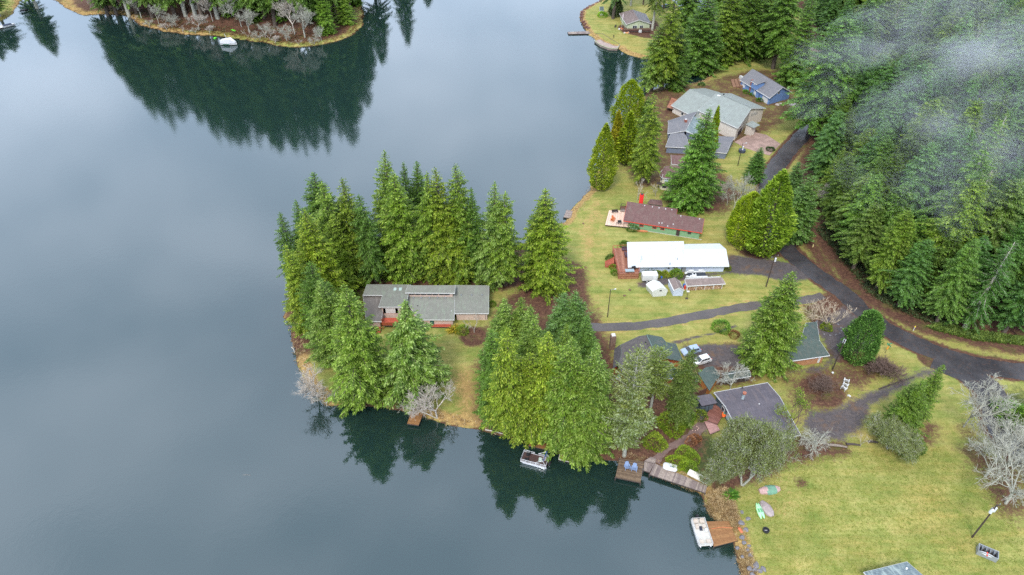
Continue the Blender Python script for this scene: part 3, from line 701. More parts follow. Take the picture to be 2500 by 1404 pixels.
dome('darkbush', 56, 1.4, 1.4, 900, mat=foliage_mat('dark_leaves', (.03, .05, .02), (.07, .1, .03), (.12, .16, .06)))
RT = random.Random(77); NTREE = [0]
def plant(key, name, loc, H=None, R=None, label=None, cat='tree', group=None, tint=(1, 1, 1), rz=None):
    crown, trunk, H0, R0 = PROTO[key]; NTREE[0] += 1
    sz = (H or H0)/H0; sx = (R/R0) if R else sz
    root = empty(name, loc, RT.uniform(0, 6.28) if rz is None else rz); root.scale = (sx*RT.uniform(.95, 1.05), sx*RT.uniform(.95, 1.05), sz)
    tag(root, label, cat, group)
    if cat == 'tree' and name != 'cedar_tree': root.rotation_euler[0] = RT.gauss(0, .018); root.rotation_euler[1] = RT.gauss(0, .018)
    pn = 'crown' if trunk is not None else 'foliage'
    for me, nm in ((crown, pn), (trunk, 'trunk' if crown is not None else 'limbs')):
        if me is None: continue
        c = link(nm, me, root); v = RT.uniform(.88, 1.1)
        c.color = (tint[0]*v, tint[1]*v, tint[2]*v*RT.uniform(.85, 1.1), 1)
    return root
def tree(key, name, base, topy, hw, label, tint=(1, 1, 1), group=None, cat='tree', hmax=60):
    b = on_ground(*base); H = min(hmax, tree_height(b, topy)); dep = proj((b[0], b[1], b[2]+H*.4))[2]; R = hw/FPX*dep
    return plant(key, name, (b[0], b[1], b[2]-0.05), H, R, label, cat, group, tint)
# ------------------------------------------------------------------ trees where they stand
VY = 702+FPX/math.tan(PITCH)
def foot(tx, ty, by): return (1250+(tx-1250)*(VY-by)/(VY-ty), by)
YG, BR, DG, BL, PL, OL = (1.35,1.25,.55), (1.08,1.12,.75), (.72,.9,.75), (.82,1.0,1.3), (1.22,1.25,1.2), (1.12,1.08,.6)
GN = 'firs on the north side of the point'; GW = 'firs at the west tip of the point'; GF = 'firs on the south shore lawn'; GC = 'firs crowding the south shore'
TREES = [
 # key, topx, topy, basey, halfwidth, tint, group, label
 ('fir2',722,488,700,52,DG,GW,'dark green fir behind the bright yellow-green one at the lake tip'),
 ('fir4',690,520,720,40,DG,GW,'narrow dark fir at the very left edge of the wooded point'),
 ('fir5',745,508,775,84,YG,GW,'broad bright yellow-green fir, largest at the west tip of the point'),
 ('fir3',702,600,815,46,YG,GW,'low bright green fir overhanging the water on the west shore'),
 ('fir1',768,418,650,70,DG,GN,'tall dark fir with twin tips, first from the west in the north row'),
 ('fir4',790,436,690,58,BR,GN,'mid green fir in front of the twin-tipped dark fir'),
 ('fir2',845,428,690,58,OL,GN,'olive fir with two small tips left of the tallest fir'),
 ('fir4',880,470,705,48,DG,GN,'shaded fir filling the gap left of the tallest fir, above the grey roof'),
 ('fir5',925,364,650,62,BR,GN,'tallest fir of the point, its tip highest against the lake'),
 ('fir1',962,418,696,76,BR,GN,'broad green fir directly behind the grey roof, right of the tallest fir'),
 ('fir3',985,396,612,38,DG,GN,'dark bushy fir top behind the row, left of the two darkest tips'),
 ('fir6',1012,392,600,42,DG,GN,'darkest rounded fir top furthest back in the north row'),
 ('fir2',1040,418,690,60,BR,GN,'green fir with drooping boughs behind the long clerestory roof'),
 ('fir5',1072,408,694,68,YG,GN,'yellow-green fir with layered boughs behind the middle of the grey house'),
 ('fir1',1122,402,690,62,BR,GN,'tall slender-tipped fir near the east end of the grey house'),
 ('fir3',1105,520,700,50,YG,GN,'low bright fir beside the dark gap behind the grey house'),
 ('fir2',1198,440,704,58,PL,GN,'pale-branched fir at the corner of the grey house'),
 ('fir4',1232,470,712,52,BR,GN,'fir leaning against the pale-branched one by the lawn'),
 ('fir5',1318,500,700,48,DG,GN,'dark fir partly hidden behind the easternmost fir of the row'),
 ('fir1',1338,462,722,76,OL,GN,'broad solitary olive fir ending the north row beside the open lawn'),
 ('fir3',778,690,895,62,PL,GF,'pale green fir nearest the west bank, left of the big south shore fir'),
 ('fir5',842,695,992,98,BR,GF,'big bright green fir standing at the south bank with boughs to the water'),
 ('fir2',985,735,985,90,PL,GF,'feathery grey-green fir in front of the beige wall and the red deck'),
 ('fir1',1232,725,930,60,PL,GC,'grey-green fir at the back left of the big south shore clump'),
 ('fir2',1275,727,930,52,BR,GC,'fir with a pointed tip at the back of the south shore clump'),
 ('fir3',1205,800,1030,58,DG,GC,'deep green fir on the left flank of the south shore clump by the lawn'),
 ('fir5',1300,745,960,60,PL,GC,'fir in the middle back of the south shore clump'),
 ('fir4',1245,800,1062,70,YG,GC,'yellowest fir of the clump, its boughs reaching the brown bank'),
 ('fir3',1310,782,1010,62,BR,GC,'bright fir in the heart of the south shore clump'),
 ('fir1',1345,805,1065,72,YG,GC,'bright fir above the pontoon boat with the dark deck'),
 ('fir6',1378,712,890,58,BL,GC,'bluish fir at the top of the clump by the lawn'),
 ('fir3',1408,708,900,56,BL,GC,'second bluish fir at the top right of the clump'),
 ('fir1',1440,768,955,50,DG,GC,'dusky fir beside the gravel drive end'),
 ('fir2',1388,790,1010,54,BR,GC,'fir between the bluish tops and the large front fir'),
 ('fir5',1405,822,1105,92,BR,GC,'largest front fir of the clump, leaning over the small raft'),
 ('fir3',1290,865,1075,66,YG,GC,'low lime green fir at the front of the clump by the water'),
 ('fir2',1466,832,1100,76,PL,GC,'fir with pale limbs on the right edge of the clump, near the blue-chair dock'),
 ('fir5',1440,900,1130,70,BR,GC,'lowest fir whose boughs hang over the water left of the blue-chair dock'),
 ('lodge',1565,860,1110,52,(1.1,1.1,.9),None,'mossy lichen-hung conifer in front of the dark green roof'),
 ('lodge',1548,960,1130,58,(.95,1,1),None,'lower pale lichen-covered pine beside the blue-chair dock'),
 ('lodge',1616,850,1010,44,(.9,1,.6),None,'olive pine before the red-brown gable of the green-roofed house'),
 ('fir4',1692,850,1040,46,(.75,.75,.7),None,'dusky brownish fir beside the parked white car'),
 ('fir5',1935,668,915,90,BR,None,'large dense fir hiding the wooden garage with the green roof'),
 ('roundcedar',2140,755,892,50,(.85,1.2,1.15),None,'rounded blue-green cedar at the road junction'),
 ('arbor',1482,295,462,42,(1.3,1.15,.8),None,'bright columnar arborvitae with a bare foot on the lake bank'),
 ('arbor_wide',1545,190,330,52,YG,None,'tallest bright cedar behind the columnar arborvitae'),
 ('arbor_slim',1512,265,400,22,(1.6,1.05,.5),None,'golden yellow slim cedar between two green cedars'),
 ('arbor_slim',1542,268,410,34,YG,None,'slim green cedar right of the golden yellow one'),
 ('fir4',1600,225,445,48,OL,None,'olive fir with a bare trunk foot behind the red chimney'),
 ('fir3',1585,235,330,26,DG,None,'small dark fir by the inlet left of the big tan house'),
 ('fir1',1728,265,525,72,(.8,1.05,.8),None,'large green fir in front of the big tan house roof'),
 ('arbor_slim',1756,254,400,18,YG,None,'bright pointed cedar tip rising beside the large green fir at the tan house'),
 ('fir6',1858,360,450,28,(.7,1,.9),None,'small dark green fir beside the road bend and lamp pole'),
 ('arbor_wide',1845,465,612,64,YG,None,'yellow-green rounded cedar on the island bed, left of its twin'),
 ('arbor',1918,408,618,70,(1.05,1.1,.9),None,'taller green cedar with a leaning bare trunk on the island bed'),
 ('fir4',1612,60,222,46,PL,None,'tall fir with bare white trunk at the inlet, left of a pair'),
 ('fir4',1650,-30,218,52,OL,None,'tall fir with bare white trunk at the inlet, right of a pair'),
 ('fir3',1668,70,214,40,DG,None,'lower fir behind the two bare-trunked firs at the inlet'),
 ('fir5',1738,-30,196,68,DG,None,'broad dark fir left of the blue house, boughs to the ground'),
 ('fir1',1800,-60,170,56,BR,None,'tall fir behind the brown steps of the blue house'),
 ('fir2',1858,-80,160,58,DG,None,'tall dark fir behind the roof of the blue house'),
 ('fir3',1905,-60,150,50,(.8,.8,.7),None,'brownish-shaded fir at the dark forest edge behind the blue house'),
 ('forest1',1945,-70,185,56,DG,None,'tall fir at the brown clearing edge right of the blue house roof'),
 ('fir3',1985,-10,205,50,(.9,1.1,.9),None,'fir left of the misty giant, behind the pinkish bare trees'),
 ('forest3',1700,-80,120,50,DG,None,'distant dark fir between the inlet firs and the broad dark fir'),
 ('forest1',1790,-120,80,52,DG,None,'distant fir at the top edge above the tall fir of the steps'),
 ('forest3',1850,-130,70,52,BR,None,'distant fir at the top edge behind the blue house'),
 ('forest1',1925,-130,90,56,DG,None,'distant fir at the top edge between the blue house and the mist'),
 ('fir2',1150,455,690,48,DG,GN,'dark fir between the slender-tipped and the pale-branched firs'),
 ('fir3',750,640,850,60,DG,GW,'shaded fir in the hollow between the west tip and the front pair'),
 ('fir1',812,520,715,60,OL,GN,'olive fir in the hollow left of the grey roof corner'),
 ('forest3',2062,40,352,92,(.85,1.15,1.05),None,'huge misty fir above the road end, right of the blue house'),
 ('fir6',1985,428,596,52,BL,None,'silvery blue spruce across the road from the twin cedars'),
 ('fir6',1955,395,520,40,BL,None,'smaller blue spruce behind the silvery one'),
 ('fir6',2300,885,1040,36,(.9,1,.7),None,'small conifer leaning over the lower gravel drive'),
 ('fir3',2255,930,1060,52,(.85,.95,.65),None,'bushy olive conifer beside the bare tree at the side road'),
]
NM = {'arbor': 'cedar_tree', 'arbor_wide': 'cedar_tree', 'arbor_slim': 'cedar_tree', 'roundcedar': 'cedar_tree', 'lodge': 'pine_tree'}
TREE_XY = []
for key, tx, ty, by, hw, tint, grp, lab in TREES:
    if 'bare' not in lab and 'bank' not in lab[-9:] and key != 'arbor': by -= .30*hw
    bx_, by_ = foot(tx, ty, by); r_ = tree(key, NM.get(key, 'fir_tree'), (bx_, by_), ty, hw, lab, tint, grp); TREE_XY.append(tuple(r_.location[:2]))

# bare and lichen trees: key, base px, H, R, label
BARES = [
 ('smallbare',(1158,812),5.6,3.6,'small pale bare tree in a dark mulch ring on the lawn before the beige wing'),
 ('bare1',(776,972),9.0,5.2,'white leafless tree leaning out over the west bank'),
 ('bare2',(798,992),4.5,3.4,'low leafless shrub tree beside the big white leafless one on the west bank'),
 ('bare1',(1068,1020),9.5,6.2,'white leafless tree behind the small square brown float'),
 ('bare2',(985,1003),4.5,3.6,'low bare tree spreading to the left of the square brown float'),
 ('pollard',(2020,795),7.5,5.8,'cream-barked bare tree with a mossy foot in the round bed by the road'),
 ('pollard',(1983,782),6.0,3.4,'cream-barked cut tree beside the road, left of the round bed'),
 ('bare2',(2352,1042),14.5,7.0,'big silver lichen-covered bare tree inside the road fork'),
 ('bare3',(2430,1128),10.5,6.5,'silver bare tree beside the side road, above the two largest'),
 ('bare2',(2405,1165),10,6.5,'spreading grey bare tree at the top of the lawn corner'),
 ('bare2',(2455,1230),15,8.5,'largest silver bare tree behind the power pole with transformers'),
 ('bare3',(2505,1190),13,7,'bare tree cut by the right edge of the picture'),
 ('droopy',(1990,1100),7.0,4.2,'grey weeping bare tree between the black roof corner and the gravel'),
 ('smallbare',(2100,1090),4.6,2.0,'thin young bare tree standing by the lower log'),
 ('bare2',(1790,515),12.5,6.0,'tangled grey bare tree between the big fir and the lamp pole'),
 ('bare2',(1775,500),8,4.2,'lower bare tangle left of the lamp pole'),
 ('smallbare',(1555,492),8.0,3.6,'thin bare fruit tree behind the red chimney'),
 ('smallbare',(1600,480),5.0,3.2,'bare shrub tree to the right of the red chimney'),
 ('bare2',(1783,950),5.8,4.8,'pale bare tree between the small green shed and the black roof'),
 ('bare3',(1950,170),15,7,'pinkish bare tree fan before the misty forest behind the blue house'),
 ('bare3',(1978,190),12,6,'second pinkish bare tree, nearer the huge misty fir'),
 ('bare1',(2010,520),11,4.5,'bare tree tangled in the forest edge behind the blue spruces'),
 ('bare2',(2070,530),13,5,'greyish bare tree in the forest above the road'),
 ('bare1',(2185,130),12,6,'bare branches in the forest clearing near the fallen log'),
 ('bare1',(2235,150),13,6,'upper pale leafless tree poking through the mist'),
 ('bare2',(2290,330),14,6.5,'pale leafless tree among the firs below the mist'),
 ('bare3',(2420,420),15,6.5,'pale leafless tree at the right side of the hillside forest'),
 ('bare2',(2100,470),12,6,'brownish leafless tree above the blue spruces in the forest'),
 ('bare3',(2180,520),12,5.5,'leafless tree between dark firs above the road bend'),
 ('bare1',(2330,60),14,6,'leafless tree near the top edge at the right'),
 ('mossy_round',(1812,1185),20,6.6,'great round lichen-grey tree covering half the black roof'),
 ('mossy_round',(1745,1172),5.0,3.2,'lower lichen-grey tree beside the white rowboat'),
 ('yellow_limb',(1915,1085),15,4.2,'thin yellow-green tree leaning over the right edge of the black roof'),
 ('mossy_round',(2165,1095),8.0,5.0,'mossy grey thicket tree at the top of the big lawn'),
 ('bush_big',(2215,1090),3.2,3.4,'bright green bush at the top of the big lawn beside the mossy thicket'),
]
for key, b, H, R, lab in BARES:
    q = on_ground(*b); nm = 'bush' if 'bush' in key else ('lichen_tree' if key in ('mossy_round', 'yellow_limb') else 'bare_tree')
    plant(key, nm, (q[0], q[1], q[2]-.05), H, R, lab, 'bush' if 'bush' in key else 'tree')
# far shore: reflected tops fix the heights
FAR = [(10,150,60),(40,128,40),(141,140,20),(120,118,-15),(303,193,10),(343,246,28),(383,295,45),(433,325,55),(488,308,40),(545,352,60),(590,389,72),
       (640,372,60),(695,400,80),(743,390,85),(810,376,80),(867,352,70),(889,264,40),(906,202,10),(937,163,-25),(994,114,-70),(1047,20,-125),(850,300,20),(760,330,30),(660,330,20),
       (560,300,20),(470,260,0),(400,230,0)]
RF = random.Random(9)
FAR += [(330,220,60),(365,262,60),(405,300,62),(455,300,66),(512,320,66),(568,355,66),(615,360,66),(668,372,66),(720,380,66),(778,372,66),(838,340,60),(640,340,40),(700,350,40),(590,330,40),(530,300,50),(800,330,40),(878,300,40)]
for i, (mx, my, by) in enumerate(FAR):
    if by > 30 and mx > 250: by -= 22
    bx_ = 1250+(mx-1250)*(VY-by)/(VY-my); q = on_ground(bx_, by)
    dep = PITCH+math.atan((my-702)/FPX); D = math.hypot(q[0]/1.0, 0)*0+q[1]
    lo, hi = 5.0, 110.0
    for _ in range(40):
        h = (lo+hi)/2
        if proj((q[0], q[1], -h))[1] < my: lo = h
        else: hi = h
    H = max(12, min(66, lo-q[2]))
    plant(RF.choice(['forest1','forest3','forest2','fir4']), 'fir_tree', (q[0], q[1], q[2]-.1), H, 5.2+H*.07, 'tall fir on the wooded far shore whose top lies mirrored in the lake', 'tree', 'firs of the wooded far shore', (.8,.95,.85))
GLT = 'leafless trees along the far shore'
for k_, (bx_, by_, H, R) in enumerate([(330,52,3.5,3.0),(366,66,3.5,3.2),(408,74,3.8,3.4),(447,80,3.5,3.4),(478,82,3.0,3.0),(512,82,4.0,3.4),(606,92,4.2,3.6),(634,98,4.6,3.6),(672,106,3.6,3.4),(730,110,3.4,3.2),(768,108,3.8,3.2)]):
    q = on_ground(bx_, by_); plant(['smallbare','bare2','bare1'][k_ % 3], 'bare_shrub', (q[0], q[1], q[2]-.1), H, R, '%s pale leafless waterside shrub from the left on the far shore' % ['first','second','third','fourth','fifth','sixth','seventh','eighth','ninth','tenth','eleventh'][k_], 'shrub', 'leafless shrubs at the far waterline')
for b, H, R, k_ in [((250,28),11,5,'bare2'),((300,26),13,6,'bare2'),((345,44),12,5.5,'bare3'),((388,58),10,5.5,'bare2'),((420,68),7,5,'bare2'),((455,40),16,6.5,'bare3'),((486,74),9,5,'bare1'),
                 ((520,52),17,7,'bare1'),((590,66),19,8,'bare2'),((610,80),12,6,'bare3'),((648,92),7,5,'bare2'),((720,84),19,7.5,'bare1'),((745,92),15,6.5,'bare3'),((700,100),8,5,'bare2'),((785,100),7,4,'bare2'),((660,98),6,4.4,'smallbare'),((500,30),15,6,'bare2')]:
    q = on_ground(*b); k2_ = sorted([300-50,300,345,388,420,455,486,520,590,610,648,720,745,700,785,660,500]).index(b[0])
    plant(k_, 'bare_tree', (q[0], q[1], q[2]-.1), H, R, '%s leafless tree from the left along the far shore bank' % ['first','second','third','fourth','fifth','sixth','seventh','eighth','ninth','tenth','eleventh','twelfth','thirteenth','fourteenth','fifteenth','sixteenth','seventeenth'][k2_], 'tree', GLT)
for (b, H, R, key, lab, tint) in [((625,50),14,4.5,'fir3','small green fir between the bare trees above the moored white boat',(.8,1,.7)),
    ((690,48),16,5,'fir1','green fir between the white boat and the far shore point',(.85,1.1,.8)),((800,82),22,6,'fir5','bright fir near the tip of the far shore point',(1.0,1.2,.8)),
    ((845,58),20,6,'fir3','bright green fir at the very tip of the far shore point',(1.15,1.25,.8)),((560,40),13,4,'fir2','dark fir behind the bare trees left of the white boat',(.7,.9,.7)),
    ((770,50),18,5,'fir2','shaded fir behind the bare trees near the far shore tip',(.7,.9,.7)),
    ((868,12),16,6,'fir5','fir on the far side of the far shore point',(.8,1,.7)),
    ((1496,46),52,7.5,'forest1','tall blue-grey conifer on the lawn left of the waterside house',(.6,.75,1.1)),((1502,40),10,4.4,'roundcedar','dark dense lower conifer beside the waterside house',(.45,.55,.8)),
    ((1570,12),44,5.0,'forest3','tall fir behind the waterside house roof',(.7,.8,.7)),((1540,14),44,5.2,'forest2','dark fir behind the left end of the waterside house',(.65,.85,.7)),
    ((1592,74),46,5.6,'forest2','olive fir hiding the right end of the waterside house',(.8,.8,.55)),((1618,30),36,5.5,'forest1','fir at the right of the waterside house',(.8,.9,.7))]:
    q = on_ground(*b); plant(key, 'fir_tree', (q[0], q[1], q[2]-.1), H, R, lab, 'tree', None, tint)

# the forest on the hill beyond the road
RFo = np.random.default_rng(12); cand = []
HP = [tuple(q) for q in HILLP]
xs = RFo.uniform(HILLP[:, 0].min(), 340, 60000); ys = RFo.uniform(60, 455, 60000)
okm = sdist(xs, ys, HILLP) > 1.0; xs = xs[okm]; ys = ys[okm]; hz = hill(xs, ys)+GZ
chosen = []
for x, y, z in zip(xs, ys, hz):
    b = proj((x, y, z)); t_ = proj((x, y, z+34))
    if b[0] > 2740 or t_[1] > 1450 or t_[0] > 3000 or b[1] < -150: continue
    if t_[0] > 2620 and b[0] > 2540: continue
    if 2105 < b[0] < 2185 and 145 < b[1] < 235: continue
    if any((x-a)**2+(y-c)**2 < 40 for a, c in TREE_XY[-64:]): continue
    rr2 = (6.2+max(0, (y-150)/100)*1.5)**2
    if chosen:
        ca_ = np.array([q[:2] for q in chosen]) if len(chosen) % 1 == 0 else ca_
        if ((ca_[:, 0]-x)**2+(ca_[:, 1]-y)**2).min() < rr2: continue
    chosen.append((x, y, z, b))
    if len(chosen) > 420: break
print('forest trees', len(chosen))
chosen.sort(key=lambda c: c[1])
EDGE = sdist(np.array([c[0] for c in chosen]), np.array([c[1] for c in chosen]), HILLP)
ORD = ['first','second','third','fourth','fifth','sixth','seventh','eighth','ninth','tenth','eleventh','twelfth','thirteenth','fourteenth','fifteenth','sixteenth','seventeenth','eighteenth','nineteenth','twentieth',
       'twenty-first','twenty-second','twenty-third','twenty-fourth','twenty-fifth','twenty-sixth','twenty-seventh','twenty-eighth','twenty-ninth','thirtieth']
front = sorted([i for i in range(min(290, len(chosen))) if EDGE[i] < 9 and chosen[i][3][1] > 330 and chosen[i][3][0] < 2560], key=lambda i: chosen[i][3][0])
for i, ((x, y, z, b), ed) in enumerate(zip(chosen[:290], EDGE[:290])):
    r = RT.random(); key = 'snag' if (r < .10 and b[0] > 2150) else RT.choice(['forest1','forest2','forest3','forest1','fir2','fir4','forest3'])
    H = RT.uniform(27, 37) if ed > 12 else RT.uniform(20, 28)
    if 2110 < b[0] < 2230 and 200 < b[1] < 330: H *= .62
    R = RT.uniform(5.9, 7.8) if ed > 12 else RT.uniform(4.6, 6.0)
    tint = RT.choice([(.55,.82,.9),(.68,.95,1.1),(.82,1.02,.95),(.5,.76,.75),(.95,1.0,.6),(.66,.92,1.3),(.8,1.05,1.25),(.62,.72,.55),(.9,.95,1.0)])
    side = ['its left end','left of its middle','its middle','right of its middle','its right end'][min(4, max(0, int((b[0]-2000)/110)))]
    tone = 'bluish ' if tint[2] > tint[1]*1.1 else ('olive ' if tint[2] < tint[1]*.8 else ('dark ' if tint[1] < .8 else 'green '))
    if i in front: lab = '%s fir of the forest edge along the road, counted from the blue spruces' % ORD[min(29, front.index(i))]
    elif b[1] > 700: lab = 'forest fir behind the lowest edge trees, toward %s' % side
    elif b[1] > 480: lab = 'forest fir above the road bend, toward %s' % side
    elif b[1] > 300: lab = 'forest fir midway up the hillside, toward %s' % side
    elif b[1] > 150: lab = 'forest fir standing in the drifting mist, toward %s' % side
    elif b[1] > 40: lab = 'forest fir above the mist, toward %s' % side
    else: lab = 'distant forest fir along the upper edge, toward %s' % side
    if i not in front: lab = tone+lab
    if key == 'snag': lab = lab.replace('fir', 'sparse pale-limbed fir', 1)
    plant(key, 'forest_fir', (x, y, z-.15), H, R, lab, 'tree', 'firs of the forest beyond the road', tint)

# bushes
BUSHES = [
 ('bush_big',(1127,808),1.7,1.9,'round yellow-green rhododendron by the beige east wing',(1.5,1.4,.8)),('fern',(1108,806),1.4,1.5,'tan grass clump at the end of the red deck',(3.0,1.6,1.0)),
 ('bush',(1201,745),1.3,1.1,'light green bush at the corner of the grey roof',(1.2,1.3,.8)),
 ('bush',(1525,600),1.5,1.5,'dark green bush at the corner of the green house',(.8,1,.7)),('bush',(1545,560),1.7,1.9,'leafy bush against the green wall beside the pink deck',(.8,1,.7)),
 ('bush',(1492,634),1.6,1.5,'green shrub left of the redwood deck above the stairs',(.9,1,.8)),('bush',(1497,655),1.2,1.3,'round green shrub below the deck stairs',(1.2,1.4,.7)),('bush',(1500,668),1.1,1.2,'lowest round shrub beside the redwood deck',(1.1,1.3,.7)),
 ('bush_big',(1608,673),1.9,1.5,'lime rhododendron behind the white box trailer',(1.6,1.5,.7)),('bush_big',(1624,674),1.7,1.4,'yellow-green rhododendron against the pale blue wall',(1.9,1.5,.6)),('bush_big',(1649,675),2.3,2.0,'largest lime rhododendron by the corner of the white house',(1.3,1.5,.7)),
 ('bush',(1585,660),1.5,2.4,'low green hedge shrub under the wide window',(.9,1,.6)),('bush',(1774,657),1.3,1.2,'yellowish shrub at the garage corner of the white house',(1.5,1.2,.7)),
 ('bush_big',(1762,803),2.1,2.6,'fern-like green bush where the footpath meets the lawn',(1,1.3,.7)),('redbush',(1792,818),1.2,1.6,'reddish shrub in the rock garden left of the large fir',(1,1,1)),
 ('bush_big',(1600,1080),1.4,2.6,'low yellow heath along the path under the mossy pines',(1.4,1.3,.5)),('bush_big',(1640,1040),1.8,3.4,'wide yellow-green shrub edging the dirt path',(1.2,1.2,.5)),('bush_big',(1665,1020),2.0,3.0,'green shrub mass beside the black shed path',(1.0,1.1,.6)),
 ('heather',(1672,1108),1.0,2.1,'upper yellow-green heather mound above the boardwalk',(1,1,.7)),('heather',(1692,1118),1.0,1.9,'right yellow-green heather mound above the boardwalk',(.95,1,.7)),('heather',(1655,1128),1.0,2.3,'heather mound behind the white dinghy',(1.0,1,.5)),('heather',(1680,1140),.9,1.9,'heather mound between the dinghy and the rowboat',(.9,1,.6)),
 ('redbush',(1688,1080),1.4,1.4,'pale brown dried hydrangea in the dark bed',(1.5,1.4,1.6)),('redbush',(1698,1073),1.2,1.2,'second dried hydrangea in the dark bed',(1.3,1.1,1.2)),('bush',(1712,1018),1.5,1.6,'olive shrub between the black shed and the pink deck',(1.1,1,.5)),
 ('fern',(1785,1210),1.1,1.3,'big glossy green fern at the corner of the lakeside lawn',(.7,1.1,.6)),
 ('brownbrush',(2005,950),3.2,3.4,'dark leafless shrub in the red-brown leaf ring',(1,1,1)),('brownbrush',(2158,915),3.6,4.2,'purplish leafless thicket below the rounded cedar',(1,1,1)),('brownbrush',(2140,905),3.2,3.4,'brown leafless thicket left of the purplish one',(1,1,1)),
 ('bush',(1712,208),1.3,1.5,'small round dark shrub beside the brown steps',(.6,.9,1.1)),
 ('bush_big',(1472,40),2.6,3.0,'vivid lime bush on the lawn of the waterside house',(1.9,2.3,.5)),
 ('bush_big',(2478,1020),3.5,5.0,'dark green shrub on the grassy road island',(.8,1.1,.6)),('bush_big',(2500,1035),3.0,4.0,'second shrub of the road island cut by the picture edge',(.9,1.1,.6)),
 ('bush',(1640,222),1.0,1.4,'small light green shrub in the bed beside the big tan house',(1.3,1.4,.6)),('bush',(1655,224),1.0,1.2,'bright rounded shrub beside the big tan roof',(1.4,1.5,.6)),
 ('bush',(1822,226),1.1,1.6,'green shrub under the left windows of the blue house',(.9,1.3,.6)),('bush',(1838,232),1.0,1.5,'green shrub beside the brick chimney of the blue house',(.9,1.3,.6)),('bush',(1855,246),1.1,1.6,'green shrub left of the blue house garage door',(.8,1.2,.6)),
 ('darkbush',(1880,366),1.2,1.7,'dark shrub at the corner of the paved drive',(.8,1,.9)),
 ('bush',(2018,800),.9,1.6,'mossy shrub at the foot of the cream bare tree',(1.3,1.2,.4)),('redbush',(1545,345),2,2,'rusty shrub under the golden cedar',(1,1,1)),
]
for key, b, H, R, lab, tint in BUSHES:
    q = on_ground(*b); plant(key, 'bush' if key != 'fern' else 'fern', (q[0], q[1], q[2]-.05), H, R, lab, 'bush' if key != 'fern' else 'fern', None, tint)

# uncountable growth: reeds on the banks, ferns and brush on the forest edge, fallen leaves, lawn tufts
def scatter(name, label, pts, size, mat, per=7, arch=.4, seed=1, zf=None, wr=.22, upw=1.2):
    rng = np.random.default_rng(seed); n_ = len(pts); P_ = np.repeat(pts, per, 0); a = rng.uniform(0, 6.28, len(P_)); P_ = P_+np.stack([np.cos(a), np.sin(a), a*0], 1)*rng.uniform(0, size*.45, (len(P_), 1))
    D = np.stack([np.cos(a)*arch, np.sin(a)*arch, np.full(len(P_), upw)], 1)+rng.normal(0, .3, (len(P_), 3)); D /= np.linalg.norm(D, axis=1, keepdims=True)
    V, F = blades(P_, D, size*rng.uniform(.5, 1.3, len(P_)), size*wr*rng.uniform(.6, 1.4, len(P_)), rng=rng, sag=.3)
    o = link(name, np_mesh(name, V, F, mat)); return tag(o, label, None, None, 'stuff')
def in_px(poly, n_, seed):
    rng = np.random.default_rng(seed); P_ = world_poly(poly, GZ); lo = P_.min(0); hi = P_.max(0); q = rng.uniform(lo, hi, (n_*6, 2)); q = q[sdist(q[:, 0], q[:, 1], P_) > 0][:n_]
    return np.stack([q[:, 0], q[:, 1], ground_z(q[:, 0], q[:, 1])], 1)
rngS = np.random.default_rng(31)
def shore_pts(P_, i0, i1, k, d0, d1, seed):
    rng = np.random.default_rng(seed); out = []
    W_ = world_poly(P_[i0:i1+1])
    for a, b in zip(W_[:-1], W_[1:]):
        L = np.linalg.norm(b-a); nn = np.array([-(b-a)[1], (b-a)[0]])/L; mp = (a+b)/2
        if sdist(np.array([mp[0]-nn[0]*3]), np.array([mp[1]-nn[1]*3]), PM if P_ is SH_MAIN else PT)[0] < 0: nn = -nn
        for _ in range(int(L*k)): out.append(a+(b-a)*rng.random()-nn*rng.uniform(d0, d1))
    q = np.array(out); z = np.maximum(ground_z(q[:, 0], q[:, 1]), -.1)
    return np.stack([q[:, 0], q[:, 1], z], 1)
scatter('reeds', 'dry tan reeds and grass along the curved bank by the docks', np.concatenate([shore_pts(SH_MAIN, 5, 16, 9, -.8, 2.2, 1), in_px([(1735,1200),(1770,1190),(1800,1240),(1808,1290),(1780,1285),(1745,1262),(1722,1225)], 900, 2), in_px([(1795,1330),(1830,1340),(1850,1404),(1815,1404)], 260, 8)]), .7, REED, 9, .7, 1, wr=.1)
scatter('reeds', 'dry tan grass fringe on the south and west banks', shore_pts(SH_MAIN, 17, 40, 3.5, -.5, 2.0, 3), .8, REED, 11, .7, 2, wr=.1)
scatter('reeds', 'dry tan growth on the bank beside the columnar arborvitae', shore_pts(SH_MAIN, 52, 62, 4, -.5, 3.0, 4), .7, REED, 7, .7, 3, wr=.1)
scatter('reeds', 'rusty reeds on the bank of the waterside lawn', shore_pts(SH_MAIN, 66, 82, 4, -.4, 2.2, 5), .8, REED, 7, .7, 4, wr=.1)
scatter('reeds', 'tan reeds along the far shore', shore_pts(SH_TL, 3, 12, 4, -.4, 3.5, 6), .8, REED, 7, .7, 5, wr=.1)
scatter('undergrowth', 'green ferns and brush on the slope above the road', in_px([(2300,790),(2360,806),(2500,826),(2500,842),(2380,830),(2260,800)], 1500, 7), .8, BUSH, 7, .9, 6, upw=.8)
scatter('undergrowth', 'ferns along the forest foot by the straight road', in_px([(1990,560),(2060,640),(2120,720),(2220,770),(2330,812),(2340,780),(2200,730),(2090,640),(2020,540)], 1400, 9), .8, PROTO['darkbush'][0].materials[0], 7, .9, 7, upw=.8)
scatter('undergrowth', 'brown and rusty growth at the waterline of the far shore', shore_pts(SH_TL, 12, 30, 5, -.5, 2.5, 16), .8, PROTO['redbush'][0].materials[0], 9, .7, 15, wr=.12)
scatter('undergrowth', 'low brush and saplings on the far shore', in_px([(230,20),(350,45),(520,75),(700,105),(800,90),(870,50),(860,10),(600,-20),(250,-20)], 1800, 10), 1.0, PROTO['darkbush'][0].materials[0], 7, .8, 8, upw=.9)
